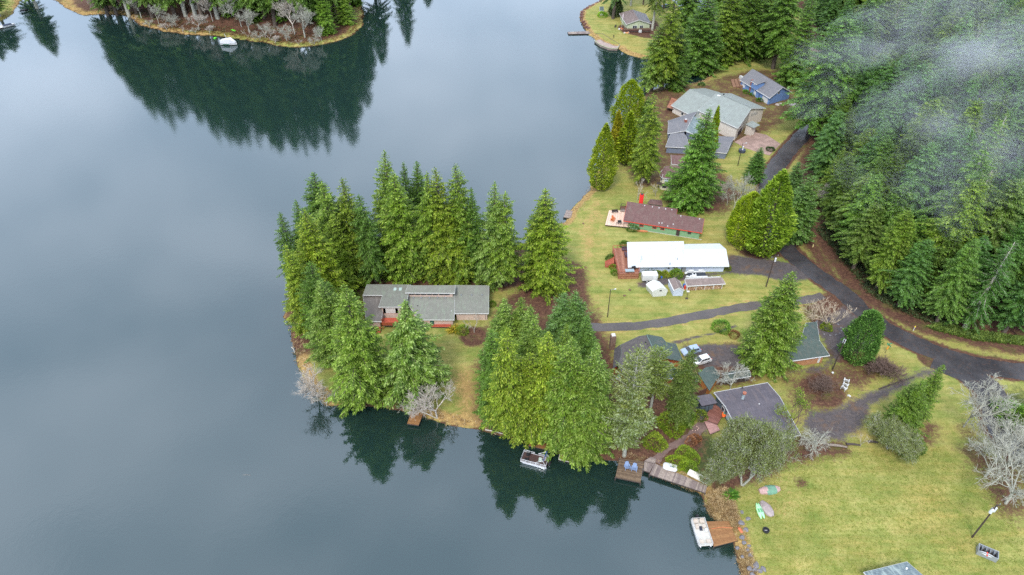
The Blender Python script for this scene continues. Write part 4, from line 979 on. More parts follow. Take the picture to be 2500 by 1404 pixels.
scatter('undergrowth', 'red-brown leafless brush on the far shore bank', in_px([(400,70),(520,80),(650,100),(760,108),(860,75),(880,45),(840,60),(700,88),(500,60),(380,50)], 1500, 11), .9, PROTO['redbush'][0].materials[0], 6, .6, 9, upw=.9, wr=.12)
scatter('fallen_leaves', 'brown leaves and twigs fallen on the lawns', in_px([(1180,790),(1100,800),(1090,900),(1160,960),(1200,860)], 420, 12), .16, PROTO['redbush'][0].materials[0], 3, 2, 10, upw=.1, wr=.8)
scatter('fallen_leaves', 'yellow leaves fallen on the lower gravel drive', in_px([(1960,900),(2060,920),(2180,930),(2120,1020),(2080,1080),(1960,1080),(1920,980)], 1100, 13), .13, REED, 2, 2, 11, upw=.1, wr=.8)
scatter('grass', 'rough grass tufts on the large lakeside lawn', in_px([(1810,1200),(1900,1140),(2080,1100),(2290,1090),(2420,1200),(2500,1300),(2500,1404),(1840,1404),(1800,1290)], 11000, 14), .30, foliage_mat('lawn_grass', (.16,.22,.03), (.26,.29,.04), (.36,.32,.1)), 4, .8, 12, upw=.55)
# ------------------------------------------------------------------ buildings
GLASS = plain('window_glass', (0.03, 0.04, 0.05), 0.08, 0.2, 1.0, spec=0.9)
WHITE = plain('white_paint', (0.66, 0.66, 0.65), 0.5, 0.08); WHITEB = plain('white_plastic', (0.60, 0.60, 0.585), 0.4, 0.08)
BLACK = plain('black_plastic', (0.02, 0.02, 0.022), 0.5, 0.2); DARK = plain('dark_wood', (0.06, 0.045, 0.04), 0.8, 0.3)
GREY = plain('grey_metal', (0.32, 0.34, 0.36), 0.45, 0.1, metal=0.3); REDW = plain('redwood_stain', (0.32, 0.075, 0.035), 0.6, 0.3, 2.5)
CONC = plain('pale_concrete', (0.45, 0.42, 0.37), 0.9, 0.15)
def inset_poly(P_, ins):
    """P_ list of (x,y,...) ; ins per edge inset"""
    n_ = len(P_); A = sum(P_[i][0]*P_[(i+1) % n_][1]-P_[(i+1) % n_][0]*P_[i][1] for i in range(n_)); sg = 1 if A > 0 else -1; out = []
    for i in range(n_):
        a = np.array(P_[i-1][:2]); b = np.array(P_[i][:2]); c = np.array(P_[(i+1) % n_][:2])
        d1 = (b-a)/np.linalg.norm(b-a); d2 = (c-b)/np.linalg.norm(c-b); n1 = np.array([-d1[1], d1[0]])*sg; n2 = np.array([-d2[1], d2[0]])*sg
        p1 = a+n1*ins[i-1]; p2 = b+n2*ins[i]; M = np.array([d1, -d2]).T
        if abs(np.linalg.det(M)) < 0.05: q = b+n2*ins[i]
        else: q = p1+d1*np.linalg.solve(M, p2-p1)[0]
        out.append((q[0], q[1]))
    return out
class House:
    def __init__(s, name, label, cat, pa, pb, hz, gz=GZ):
        A = W(pa[0], pa[1], gz+hz); B = W(pb[0], pb[1], gz+hz); s.gz = gz; s.ang = math.atan2(B[1]-A[1], B[0]-A[0])
        s.root = empty(name, (A[0], A[1], gz), s.ang); tag(s.root, label, cat); s.walls = []
        s.inv = (Matrix.Translation((A[0], A[1], gz)) @ Matrix.Rotation(s.ang, 4, 'Z')).inverted()
    def P(s, px, py, h=0.0): q = s.inv @ W(px, py, s.gz+h); return (q[0], q[1], h)
    def roof(s, poly, mat, wall=None, ins=0.45, fascia=None, thick=0.16, local=False, base=-0.3, name='roof'):
        L = [p_ if local else s.P(*p_) for p_ in poly]; n_ = len(L); ins = ins if hasattr(ins, '__len__') else [ins]*n_
        MB().prism([p_[:2] for p_ in L], [p_[2]-0.07 for p_ in L], [p_[2] for p_ in L]).build(name, mat, s.root)
        if fascia is not None:
            q = inset_poly(L, [-0.05]*n_)
            MB().prism(q, [p_[2]-thick-.08 for p_ in L], [p_[2]-0.03 for p_ in L]).build('fascia', fascia, s.root)
        if wall is not None:
            q = inset_poly(L, ins); s.walls.append([(q[i], q[(i+1) % n_], min(L[i][2], L[(i+1) % n_][2])) for i in range(n_)])
            # body: side faces only on outer edges
            vs = [(x, y, base) for x, y in q]+[(q[i][0], q[i][1], L[i][2]-thick) for i in range(n_)]
            fs = [(i, (i+1) % n_, n_+(i+1) % n_, n_+i) for i in range(n_) if ins[i] > 0]
            MB().add(vs, fs).build('wall', wall, s.root)
        return L
    def gable(s, r1, r2, e2, e1, hr, he, mat, wall, fascia=None, ins=0.45, front=None):
        """ridge r1-r2, near eave e2-e1 from pixels; the far slope mirrored"""
        R1, R2, E2, E1 = s.P(*r1, hr), s.P(*r2, hr), s.P(*e2, he), s.P(*e1, he)
        F1 = (2*R1[0]-E1[0], 2*R1[1]-E1[1], he); F2 = (2*R2[0]-E2[0], 2*R2[1]-E2[1], he)
        s.roof([R1, R2, E2, E1], mat, wall, [0, ins, ins, ins], fascia, local=True)
        s.roof([R2, R1, F1, F2], mat, wall, [0, ins, ins, ins], fascia, local=True)
        return R1, R2, E2, E1, F1, F2
    def box_on(s, wi, ei, u, z0, w, h, mat, name='door', out=0.05, sub=None):
        a, b, _ = s.walls[wi][ei]; a = np.array(a); b = np.array(b); d = (b-a)/np.linalg.norm(b-a); c = a+(b-a)*u
        m_ = np.mean([np.array(q[0]) for q in s.walls[wi]], 0); nn = np.array([-d[1], d[0]]); nn = nn if np.dot(nn, c-m_) > 0 else -nn
        ang = math.atan2(d[1], d[0]); q = c+nn*out/2
        o = MB().obox((q[0], q[1], z0), ang, w, out+.04, h).build(name, mat, s.root)
        return o, c, nn, ang
    def window(s, wi, ei, u, z0, w, h, frame=None, glass=None, mull=1):
        o, c, nn, ang = s.box_on(wi, ei, u, z0, w, h, frame or WHITE, 'window', 0.06)
        t = min(.1, w*.1); q = c+nn*.075; pw = (w-t*(mull+1))/mull; d = np.array([cos(ang), sin(ang)])
        for k in range(mull):
            e = q+d*(-w/2+t+pw/2+k*(pw+t)); MB().obox((e[0], e[1], z0+t), ang, pw, .04, h-2*t).build('pane', glass or GLASS, o)
        return o
    def vent(s, px, py, h, mat=None, r=.18, ht=.35, name='roof_vent'):
        q = s.P(px, py, h); MB().tube([(q[0], q[1], h-.3), (q[0], q[1], h+ht)], r, 8).build(name, mat or GREY, s.root)
    def chimney(s, px, py, z0, z1, w, d, mat, cap=None, h=0.0):
        q = s.P(px, py, z0); o = MB().obox((q[0], q[1], h), 0, w, d, z1-h).build('chimney', mat, s.root)
        MB().obox((q[0], q[1], z1), 0, w*.7, d*.7, .25).build('chimney_cap', cap or DARK, o)
def rail(mb, pts, h, z=0.0, posts=1.6):
    for a, b in zip(pts[:-1], pts[1:]):
        a = Vector((a[0], a[1], 0)); b = Vector((b[0], b[1], 0)); L = (b-a).length; ang = math.atan2(b[1]-a[1], b[0]-a[0]); c = (a+b)/2
        mb.obox((c[0], c[1], z+h-.05), ang, L, .12, .06)
        k = max(1, int(L/posts))
        for i in range(k+1):
            q = a+(b-a)*i/k; mb.obox((q[0], q[1], z), ang, .1, .1, h-.05)
def planks(parent, corners, z, mat_list, w=0.3, along=0, name='plank', thick=.06, gap=.025, seed=0):
    """boards laid between 4 local corners; along=0 boards run a->b, stacked a->d"""
    r = random.Random(seed); a, b, c, d = [Vector((q[0], q[1], 0)) for q in corners]
    if along: a, b, c, d = b, c, d, a
    n_ = max(2, int(round(((d-a).length+(c-b).length)/2/w)))
    for i in range(n_):
        t0 = (i+gap)/n_; t1 = (i+1-gap)/n_; P_ = [a+(d-a)*t0, b+(c-b)*t0, b+(c-b)*t1, a+(d-a)*t1]; dz = r.uniform(-.008, .008)
        MB().prism([(q[0], q[1]) for q in P_], z-thick+dz, z+dz).build(name, r.choice(mat_list), parent)

SH_GREY = shingle('grey_green_shingles', (0.20, 0.205, 0.175), (0.255, 0.25, 0.215), moss=(0.23, 0.27, 0.20))
SH_MAR = shingle('maroon_shingles', (0.125, 0.065, 0.06), (0.19, 0.105, 0.095), moss=(0.16, .12, .10))
SH_TAN = shingle('pale_green_grey_shingles', (0.25, 0.275, 0.25), (0.29, 0.31, 0.285), moss=(0.27, .31, .28))
SH_DG = shingle('dark_green_shingles', (0.058, 0.085, 0.075), (0.09, 0.12, 0.105), moss=(0.13, .12, .10))
SH_DARK = shingle('dark_roll_roofing', (0.095, 0.085, 0.10), (0.13, 0.115, 0.13), 1.0, moss=(0.15, .12, .12))
SH_GRY2 = shingle('slate_grey_shingles', (0.15, 0.15, 0.165), (0.21, 0.205, 0.215), moss=(0.22, .20, .20))
SH_BRN = shingle('taupe_shingles', (0.20, 0.155, 0.14), (0.25, 0.195, 0.175))
SH_MOS = shingle('mossy_blue_shingles', (0.10, 0.13, 0.15), (0.20, 0.25, 0.26), moss=(0.36, .42, .38))
BEIGE = siding('beige_siding', (0.56, 0.42, 0.36)); GREENW = siding('green_siding', (0.19, 0.335, 0.185)); BLUEP = siding('pale_blue_siding', (0.50, 0.56, 0.68))
TANW = siding('tan_siding', (0.60, 0.54, 0.47)); BLUEW = siding('blue_siding', (0.14, 0.24, 0.46)); CREAM = siding('cream_siding', (0.62, 0.58, 0.42))
SAGE = siding('sage_siding', (0.42, 0.47, 0.32)); WOODO = siding('orange_wood_siding', (0.46, 0.22, 0.11), streak=.25); TEAL = siding('slate_blue_siding', (0.075, 0.105, 0.125))
RUST = siding('red_brown_siding', (0.36, 0.085, 0.035)); SLATEB = siding('grey_blue_siding', (0.17, 0.20, 0.27)); REDTRIM = plain('red_trim', (0.62, 0.06, 0.035), .5, .1)
BRICKM = plain('red_brick', (0.30, 0.10, 0.07), .85, .3, 4); METW = plain('white_metal_roof', (0.52, 0.545, 0.57), .4, .07)
DECKP = [plain('cedar_deck_a', (.30,.125,.08), .6, .25, 2), plain('cedar_deck_b', (.36,.17,.10), .6, .25, 2), plain('cedar_deck_c', (.24,.09,.05), .6, .25, 2)]
DECKD = [plain('old_deck_a', (.125,.082,.05), .7, .3, 2), plain('old_deck_b', (.17,.115,.07), .7, .3, 2), plain('old_deck_c', (.10,.065,.045), .7, .3, 2)]
DECKG = [plain('grey_deck_a', (.24,.19,.165), .75, .25, 2), plain('grey_deck_b', (.30,.24,.20), .75, .25, 2), plain('grey_deck_c', (.19,.145,.13), .75, .25, 2)]
DECKB = [plain('brown_deck_a', (.24,.115,.045), .55, .2, 2), plain('brown_deck_b', (.28,.14,.055), .55, .2, 2)]
DECKPK = [plain('pink_deck_a', (.36,.19,.165), .7, .2, 2), plain('pink_deck_b', (.42,.23,.20), .7, .2, 2)]
PALED = [plain('pale_deck_a', (.62,.44,.33), .7, .12, 2), plain('pale_deck_b', (.68,.50,.39), .7, .12, 2)]

# --- long grey-roofed house with beige walls on the point
h = House('lake_house', 'long beige house with stepped grey-green roofs among the firs of the point', 'house', (1110,765), (1193,765), 2.6)
h.roof([(1110,765,2.6),(1193,765,2.6),(1193.5,697,4.0),(1108.5,696,4.0)], SH_GREY, BEIGE, .4, WHITE)
h.roof([(1020,780.5,2.3),(1108.7,780.5,2.3),(1110.2,721,3.7),(985,721,3.7)], SH_GREY, BEIGE, .4, WHITE)
h.roof([(989.6,714.6,5.2),(1110,715.4,5.2),(1111.5,696.5,5.6),(995,697,5.6)], SH_GREY, BEIGE, [.4,.6,.4,.6], WHITE)
h.roof([(924.4,749,4.8),(990,749,4.8),(1002,695,4.5),(896,694.5,4.5),(886.5,720,4.6),(934,720.5,4.7)], SH_GREY, BEIGE, .5, WHITE)
h.roof([(894,784,2.7),(932,784.5,2.7),(934,721,3.9),(886,720,3.9)], shingle('old_brown_grey_shingles', (.14,.125,.115), (.175,.155,.14)), BEIGE, .6, WHITE)
for i in range(7):
    u = (i+.6)/7.6 if i < 5 else (i+1)/8.0; h.window(2, 0, u, 4.2, 1.3, .6, DARK)
h.window(3, 0, .42, 2.3, 4.0, 1.9, BEIGE, WHITEB, 1); h.window(3, 0, .12, 2.3, .7, 1.7, DARK); h.window(3, 0, .66, 2.3, .8, 1.7, DARK)
h.box_on(1, 0, .38, .1, 1.0, 2.0, plain('dark_green_door', (.03,.10,.08)), 'door')
h.window(0, 0, .95, 0.3, .12, 1.9, WHITE)
for x in (1009.5, 1029, 1048.5, 1068, 1087.5): h.vent(x, 727.6, 3.55, GREY, .22, .25)
for x in (1126, 1151.5, 1177): h.vent(x, 720.8, 3.55, GREY, .2, .25)
h.vent(1020, 747, 3.1, BLACK, .1, .2); h.vent(1102, 760, 2.8, WHITE, .1, .3)
for x in (964.5, 977.5):
    q = h.P(x, 706, 4.6); MB().obox((q[0], q[1], 4.5), 0, .7, 1.1, .16).build('skylight', plain('skylight_glass', (.42,.52,.48), .15, .05), h.root)
d = empty('deck', (0, 0, 0)); d.parent = h.root
def deck_of(hh, pts, z, mats, name, along=0, w=.3, seed=1):
    e = empty(name, (0, 0, 0)); e.parent = hh.root; L = [hh.P(x, y, z) for x, y in pts]; planks(e, L, z, mats, w, along, seed=seed)
    MB().prism([q[:2] for q in L], z-.35, z-.07).build('deck_frame', DARK, e); return e, L
bpy.data.objects.remove(d)
RD = [plain('red_deck_a', (.42,.085,.045), .5, .2, 2), plain('red_deck_b', (.36,.07,.04), .5, .2, 2)]
e, L = deck_of(h, [(1040,798),(1103,798),(1101,789),(1042,789)], .4, RD, 'deck')
e, L = deck_of(h, [(933,794),(975,794),(975,776),(934,776)], 1.5, RD, 'deck')
mb = MB(); rail(mb, [L[3], L[0], L[1]], 1.0, 1.5, 1.2); mb.obox(((L[0][0]+L[1][0])/2, L[0][1]+.05, 1.5), 0, abs(L[1][0]-L[0][0]), .05, .75); mb.build('railing', REDW, h.root)
MB().box(L[0][0], L[0][0]+.15, L[0][1], L[0][1]+.15, 0, 3.6).box(L[1][0]-.2, L[1][0], L[1][1], L[1][1]+.2, 0, 1.2).build('post', REDW, h.root)
mb = MB()
for i in range(5): mb.box(L[0][0]-2.2, L[0][0]-.4, L[0][1]-.4-i*.3, L[0][1]-.1-i*.3, 0, 1.1-i*.2)
mb.build('stairs', REDW, h.root)

# --- green house with maroon roof and red chimney
h = House('green_house', 'long green house with a maroon shingle roof, red trim and red chimney', 'house', (1522.2,538.6), (1713.8,568.6), 2.7)
h.roof([(1522.2,538.6,2.7),(1713.8,568.6,2.7),(1719.8,533.8,4.1),(1652,523,4.1),(1653.8,509.8,4.5),(1531.4,491.8,4.5)], SH_MAR, GREENW, [.5,.6,.5,.5,.5,1.9], REDTRIM)
for u, w_, z_ in ((.17, 1.1, 1.25), (.36, 1.1, 1.25), (.475, 1.1, 1.25)): h.window(0, 0, u, z_, 1.25, .75, REDTRIM)
h.window(0, 0, .86, 1.3, 1.0, .8, DARK); h.box_on(0, 0, .70, 0.05, 1.0, 2.1, plain('dark_brown_door', (.05,.035,.035)), 'door')
h.box_on(0, 0, .5, -.1, 22, .22, CONC, 'footing', .12)
h.chimney(1564.5, 497, 3.0, 6.2, 1.15, 1.0, plain('red_painted_brick', (.75,.035,.03), .55, .12, 3), DARK)
for x, y, z_ in ((1574,503,4.3),(1592.5,506,4.3),(1609,508.5,4.3),(1625,511,4.3),(1640,513,4.3),(1662,528,4.0),(1708,535,4.0),(1609,545.3,3.0),(1616,545.5,3.0),(1643.5,548.3,3.0),(1630,553,2.8)): h.vent(x, y, z_, WHITEB if True else GREY, .16, .22)
r1 = [h.P(1579,497,2.6), h.P(1618.5,502,2.6), h.P(1615,489,2.6), h.P(1588,486,2.6)]; ap = h.P(1600,490,3.6)
MB().add([r1[0], r1[1], r1[2], r1[3], ap, (r1[0][0],r1[0][1],2.5),(r1[1][0],r1[1][1],2.5),(r1[2][0],r1[2][1],2.5),(r1[3][0],r1[3][1],2.5)], [(0,1,4),(1,2,4),(2,3,4),(3,0,4),(0,5,6,1),(1,6,7,2),(2,7,8,3),(3,8,5,0),(5,8,7,6)]).build('porch_roof', SH_MAR, h.root)
MB().prism(inset_poly(r1, [.4]*4), -.2, 2.5).build('porch_wall', GREENW, h.root)
e, L1 = deck_of(h, [(1477.5,549),(1523,553.5),(1526,514),(1487,513.5)], .55, PALED, 'deck', 1, .32)
e, L2 = deck_of(h, [(1523.5,553),(1537,555),(1541,515),(1527,513)], .9, PALED, 'deck', 1, .32)
mb = MB(); rail(mb, [h.P(1514,508,1.0), h.P(1517,500,1.0), h.P(1527,501,1.0)], 1.0, .5); rail(mb, [h.P(1504,549,.55), h.P(1523,551,.55)], .9, .55); mb.build('railing', DARK, h.root)
mb = MB().prism([q[:2] for q in (h.P(1515,515,.9), h.P(1515,504,.9), h.P(1527,505,.9), h.P(1527,516,.9))], .5, .9); mb.build('landing', DECKG[0], h.root)

# --- white-roofed pale blue house with redwood deck
h = House('white_roof_house', 'pale blue house with a bright white metal roof and redwood deck', 'house', (1533.6,651.8), (1672.3,650), 2.7)
A_ = h.P(1533.6,651.8,2.7); B_ = h.P(1672.3,650,2.7); C_ = h.P(1669,589,3.9); D_ = h.P(1531.4,591.2,3.9)
h.roof([A_, B_, C_, D_], METW, BLUEP, [.9,.7,.5,2.4], WHITE, local=True)
def ribs(hh, L, n_, mat=METW):
    mb = MB(); a, b, c, d = [Vector(q) for q in L]
    for i in range(1, n_):
        p0 = a+(b-a)*i/n_; p1 = d+(c-d)*i/n_; mb.tube([p0+Vector((0,0,.02)), p1+Vector((0,0,.02))], .035, 4)
    o = mb.build('roof_ribs', mat, hh.root); o['kind'] = 'stuff'
ribs(h, [A_, B_, C_, D_], 32)
E_ = h.P(1670.5,650.3,2.5); F_ = h.P(1780,649.8,2.5); G_ = h.P(1772.3,608.2,3.9); H_ = h.P(1669.5,609,3.9); I_ = h.P(1756.5,594.5,3.3); J_ = h.P(1669.4,596,3.3)
h.roof([E_, F_, G_, H_], METW, BLUEP, [.8,1.0,0,.1], WHITE, local=True); h.roof([H_, G_, I_, J_], METW, BLUEP, [0,1.0,.8,.1], WHITE, local=True); ribs(h, [E_, F_, G_, H_], 26)
h.window(0, 0, .17, 1.35, 2.4, .8, WHITE, plain('blind_glass', (.55,.6,.6), .2), 1); h.window(0, 0, .86, 1.4, 1.5, .75, WHITE, GLASS, 2)
h.window(1, 0, .19, 1.5, 1.0, .55, WHITE); h.window(1, 0, .62, 1.5, 1.0, .55, WHITE); h.box_on(1, 0, .01, .05, 1.0, 2.0, GREY, 'door')
MB().tube([h.P(1632.5,654,1.6), (h.P(1632.5,654,1.6)[0], h.P(1632.5,654,1.6)[1]-.25, 1.6)], .25, 8).build('wall_vent', BLACK, h.root)
for x, y, z_, r_ in ((1635.5,645,2.9,.14),(1653.5,633,3.1,.12)): h.vent(x, y, z_, GREY, r_, .45)
q = h.P(1564.5,640,3.0); mb = MB().tube([(q[0],q[1],2.9),(q[0],q[1],5.2)], .035, 5)
for k in range(4): mb.tube([(q[0]-.5+.1*k, q[1], 4.4+.25*k), (q[0]+.5-.1*k, q[1]+.1, 4.5+.25*k)], .03, 4)
mb.build('antenna', GREY, h.root)
GR = empty('deck', (0, 0, 0)); GR.parent = h.root; Z = 1.7
fl = [h.P(1511,669,Z), h.P(1560,668,Z), h.P(1560,655,Z), h.P(1534,653,Z), h.P(1531.5,604,Z), h.P(1494.5,605,Z)]
planks(GR, [h.P(1511,669,Z), h.P(1534,668.5,Z), h.P(1531.5,605,Z), h.P(1496,606,Z)], Z, DECKP, .3, 1, seed=3)
planks(GR, [h.P(1534.5,668.5,Z), h.P(1559,668,Z), h.P(1559,653,Z), h.P(1534.5,653.5,Z)], Z, DECKP, .3, 0, seed=4)
MB().prism([q[:2] for q in (h.P(1511,669,Z), h.P(1560,668,Z), h.P(1559,653,Z), h.P(1531.5,604,Z), h.P(1496,606,Z))], Z-.35, Z-.08).build('deck_frame', DARK, GR)
bp0 = h.P(1511,669,Z); bp1 = h.P(1560,668,Z); bp2 = h.P(1559.5,654,Z); bp3 = h.P(1496,606,Z)
for k in range(6): z_ = .05+k*.28; MB().obox(((bp0[0]+bp1[0])/2, bp0[1], z_), math.atan2(bp1[1]-bp0[1], bp1[0]-bp0[0]), bp1[0]-bp0[0], .08, .24).build('skirt_board', DECKP[k % 3], GR)
for k in range(6):
    z_ = .05+k*.28; a, b = Vector(bp0), Vector(bp3); c = (a+b)/2; MB().obox((c[0], c[1], z_), math.atan2(b[1]-a[1], b[0]-a[0]), (b-a).length, .08, .24).build('skirt_board', DECKP[(k+1) % 3], GR)
mb = MB(); rail(mb, [bp2, bp1, bp0, h.P(1502,640,Z)], .95, Z, 1.3); rail(mb, [h.P(1500,630,Z), bp3, h.P(1531,604.5,Z)], .95, Z, 1.3); mb.build('railing', REDW, GR)
mb = MB(); s0 = h.P(1499.5,641,Z); s1 = h.P(1500,626,Z)
for k in range(7): mb.prism([(s0[0]-.35*k, s0[1]), (s0[0]-.35*(k+1), s0[1]), (s1[0]-.35*(k+1), s1[1]), (s1[0]-.35*k, s1[1])], 0, Z-.22*(k+1)+.02)
rail(mb, [(s0[0], s0[1]), (s0[0]-2.4, s0[1])], .95, .6); mb.build('stairs', REDW, GR)
q = h.P(1536.5,667,Z); MB().obox((q[0], q[1]+.1, Z+.75), 0, 2.4, 1.1, .22).build('spa_cover', plain('grey_vinyl', (.25,.31,.34), .5, .08), GR)

# --- big tan house with pale green-grey roof
h = House('tan_house', 'big tan house with wide pale grey-green roofs at the end of the paved drive', 'house', (1705,270), (1802,313), 5.2)
h.roof([(1750,227,7.4),(1835,264,7.4),(1802,313,5.2),(1704,269,5.2)], SH_TAN, TANW, [0,.5,.5,.5], WHITE)
h.roof([(1835,264,7.4),(1750,227,7.4),(1786,228,5.4),(1870,264,5.4)], SH_TAN, TANW, [0,.5,.5,.5], WHITE)
a = h.P(1750,227,7.44); b = h.P(1835,264,7.44); MB().tube([a, b], .09, 5).build('ridge_cap', plain('ridge_grey', (.17,.19,.18)), h.root)
h.gable((1684.3,217.3), (1736.7,238.5), (1706,291), (1638.7,257), 6.0, 2.9, SH_TAN, TANW, WHITE, .6)
for i in range(5): h.window(0, 1, .48+.085*i, 3.3, .38, 1.3, WHITE)
for i in range(5): h.window(1, 3, .45+.09*i, 3.7, .36, 1.2, WHITE)
h.box_on(0, 1, .62, 0.0, 4.6, 2.3, plain('brown_garage_opening', (.045,.03,.035), .7), 'garage_door', .04)
h.window(2, 2, .35, .9, 1.4, 1.1, WHITE); h.window(2, 2, .6, .9, 1.2, 1.1, WHITE)
for x, y, z_, r_, mt in ((1722.5,245.5,5.0,.62,WHITEB),(1709.5,257.3,4.2,.62,WHITEB),(1690,233,4.6,.3,GREY),(1703.5,224,5.0,.3,GREY),(1782.5,239,7.2,.28,GREY),(1821,256.5,7.2,.28,GREY),(1768,286,6.2,.12,GREY),(1767,230.5,7.2,.3,BLACK)): h.vent(x, y, z_, mt, r_, .22)
q = h.P(1754.5,235,7.0); MB().obox((q[0], q[1], 7.0), .3, 1.2, .9, .35).build('skylight', WHITEB, h.root)
# the small gable and bay over the front
a = h.P(1827,303,3.6); MB().prism([(a[0]-.4,a[1]-1.2),(a[0]+3.2,a[1]-1.2),(a[0]+3.2,a[1]+2.6),(a[0]-.4,a[1]+2.6)], 3.6, [3.8,3.6,3.7,4.0]).build('porch_roof', SH_TAN, h.root)
MB().prism([(a[0]-.2,a[1]-.9),(a[0]+2.2,a[1]-.9),(a[0]+2.6,a[1]+.8),(a[0]+2.0,a[1]+2.3),(a[0]-.2,a[1]+2.3)], -.2, 3.6).build('bay', TANW, h.root)
e, L = deck_of(h, [(1628,262),(1652,268),(1662,246),(1640,238)], 1.6, DECKP, 'deck')

# --- blue house with dormer
h = House('blue_house', 'blue house with a grey gable roof, white trim, dormer and brick chimney', 'house', (1806,195), (1879.5,239.8), 2.7)
R1, R2, E2, E1, F1, F2 = h.gable((1837,168), (1911.7,212.5), (1879.5,239.8), (1806,195), 6.3, 3.0, SH_GRY2, BLUEW, WHITE, .5)
for u in (.09, .14): h.window(0, 2, 1-u, .7, .9, 1.5, WHITE, plain('curtained_glass', (.55,.6,.65), .3))
h.window(0, 2, 1-.52, .3, 1.3, 1.9, WHITE, plain('curtained_glass2', (.6,.62,.65), .3)); h.box_on(0, 2, 1-.67, 0, 1.0, 2.0, plain('blue_door', (.08,.13,.28)), 'door')
h.box_on(0, 2, 1-.87, 0, 3.4, 2.1, WHITEB, 'garage_door', .05); h.window(1, 3, .28, 3.6, 1.0, 1.1, WHITE); h.window(0, 1, .2, 3.5, .9, 1.1, WHITE)
q = h.P(1829.5,226.5,0); MB().obox((q[0], q[1]+.2, 0), 0, .95, .7, 5.4).build('chimney', BRICKM, h.root)
q0 = h.P(1845,212,3.6); dx, dy = q0[0], q0[1]
MB().prism([(dx-1.7,dy-.9),(dx+1.7,dy-.9),(dx+1.7,dy+2.6),(dx-1.7,dy+2.6)], 3.0, 5.4).build('dormer', BLUEW, h.root)
MB().prism([(dx-2.0,dy-1.3),(dx+2.0,dy-1.3),(dx+2.0,dy+3.0),(dx-2.0,dy+3.0)], [5.35,5.35,6.1,6.1], [5.5,5.5,6.25,6.25]).build('dormer_roof', SH_GRY2, h.root)
MB().prism([(dx-2.03,dy-1.34),(dx+2.03,dy-1.34),(dx+2.03,dy-1.2),(dx-2.03,dy-1.2)], 5.25,5.46).build('fascia', WHITE, h.root)
MB().box(dx-.5, dx+.5, dy-.96, dy-.88, 4.5, 5.1).build('window', WHITE, h.root)
mb = MB()
for k in range(3): a = [h.P(1784+k*8,194+k*2,.3), h.P(1790+k*8,213+k*1.5,.3), h.P(1797+k*8,212+k*1.5,.3), h.P(1791+k*8,193+k*2,.3)]; MB().prism([q[:2] for q in a], 0, .35+.45*k).build('terrace_step', plain('brown_terrace', (.24,.13,.08), .8, .2), h.root)
q = h.P(1811,187,1.2); MB().obox((q[0], q[1], 0), 0, 2.2, .9, 1.3).build('stoop', WHITEB, h.root)

# --- slate-blue house behind the fir, cream house with maroon roof
h = House('slate_house', 'blue-grey house with grey gables hidden behind the firs', 'house', (1642,325), (1673,319), 3.2)
R1, R2, E2, E1, F1, F2 = h.gable((1632,300), (1692,284), (1674,319), (1630,326), 5.0, 3.4, SH_GRY2, SLATEB, WHITE, .4)
h.roof([(1674,320,3.2),(1694,284,4.6),(1722,300,4.6),(1715,335,3.2)], SH_MOS, SLATEB, .3, WHITE)
h.gable((1635,332), (1676,334), (1684,361), (1625,358), 3.6, 2.6, SH_GRY2, SLATEB, WHITE, .4)
h.chimney(1673,302,3.8,5.4,.8,.8,BRICKM,WHITE,2.0)
h = House('grey_shed', 'grey-blue gabled shed beside the lamp pole and the large green fir', 'shed', (1765,375), (1780,376), 2.3)
h.gable((1745,343), (1786,346), (1774,374), (1735,370), 3.6, 2.4, SH_GRY2, SLATEB, WHITE, .25)
h = House('cream_house', 'cream two-storey house with a maroon roof half hidden by firs', 'house', (1613,433), (1645,438), 4.6)
h.roof([(1611,428,4.6),(1617,434,4.6),(1645,437,4.6),(1690,437,4.6),(1690,405,6.2),(1625,405,6.2),(1612,421,4.6)], SH_MAR, CREAM, .4, WHITE)
h.roof([(1640,400,3.6),(1668,404,3.6),(1672,380,4.8),(1638,378,4.8)], SH_MAR, CREAM, .3, WHITE)
h.window(0, 0, .5, 3.0, .8, 1.1, WHITE); h.window(0, 1, .35, 3.0, 1.3, 1.2, WHITE, plain('pale_pane', (.5,.58,.65), .2), 2); h.window(0, 1, .3, .7, .9, .9, WHITE); h.window(0, 1, .12, .7, .5, .8, WHITE)
a = h.P(1612,447,2.4); MB().prism([(a[0]-1.1,a[1]-.8),(a[0]+4,a[1]-.8),(a[0]+4,a[1]+.5),(a[0]-1.1,a[1]+.5)], 2.2, 2.45).build('balcony', DARK, h.root)

# --- waterside house at the top
h = House('waterside_house', 'sage house with a brown-grey gable roof and dark deck at the top edge', 'house', (1529,59.5), (1586,59), 2.9)
rf = [(1511.6,32.6,3.0),(1529,59.3,3.0),(1560,48,5.2),(1544,23,5.2)]
h.roof(rf, shingle('brown_grey_shingles', (.17,.125,.115), (.23,.18,.165)), SAGE, [.6,.6,0,.6], WHITE)
h.roof([(1544,23,5.2),(1560,48,5.2),(1590,57.7,3.0),(1577,34,3.0)], SH_GRY2, SAGE, [0,.6,.6,.6], WHITE)
h.window(0, 1, .72, .3, 2.2, 1.9, WHITE, GLASS, 2); h.window(1, 1, .3, .3, 1.8, 1.9, WHITE, GLASS, 2)
for k in range(5): h.vent(1541.5+k*3.0, 27+k*4.4, 4.8, BLACK, .22, .2)
e, L = deck_of(h, [(1521,75.5),(1588,76),(1588,67),(1524,67)], .8, DECKD, 'deck')
mb = MB(); rail(mb, [L[3], L[0], L[1]], 1.0, .8, 1.0); mb.obox(((L[0][0]+L[1][0])/2, L[0][1], .0), 0, L[1][0]-L[0][0], .06, 1.3); mb.build('railing', plain('dark_red_rail', (.09,.035,.035)), h.root)
h = House('green_roof_cabin', 'pale cabin wall glimpsed left of the tall blue-grey conifer', 'shed', (1462,30), (1474,31), 2.3)
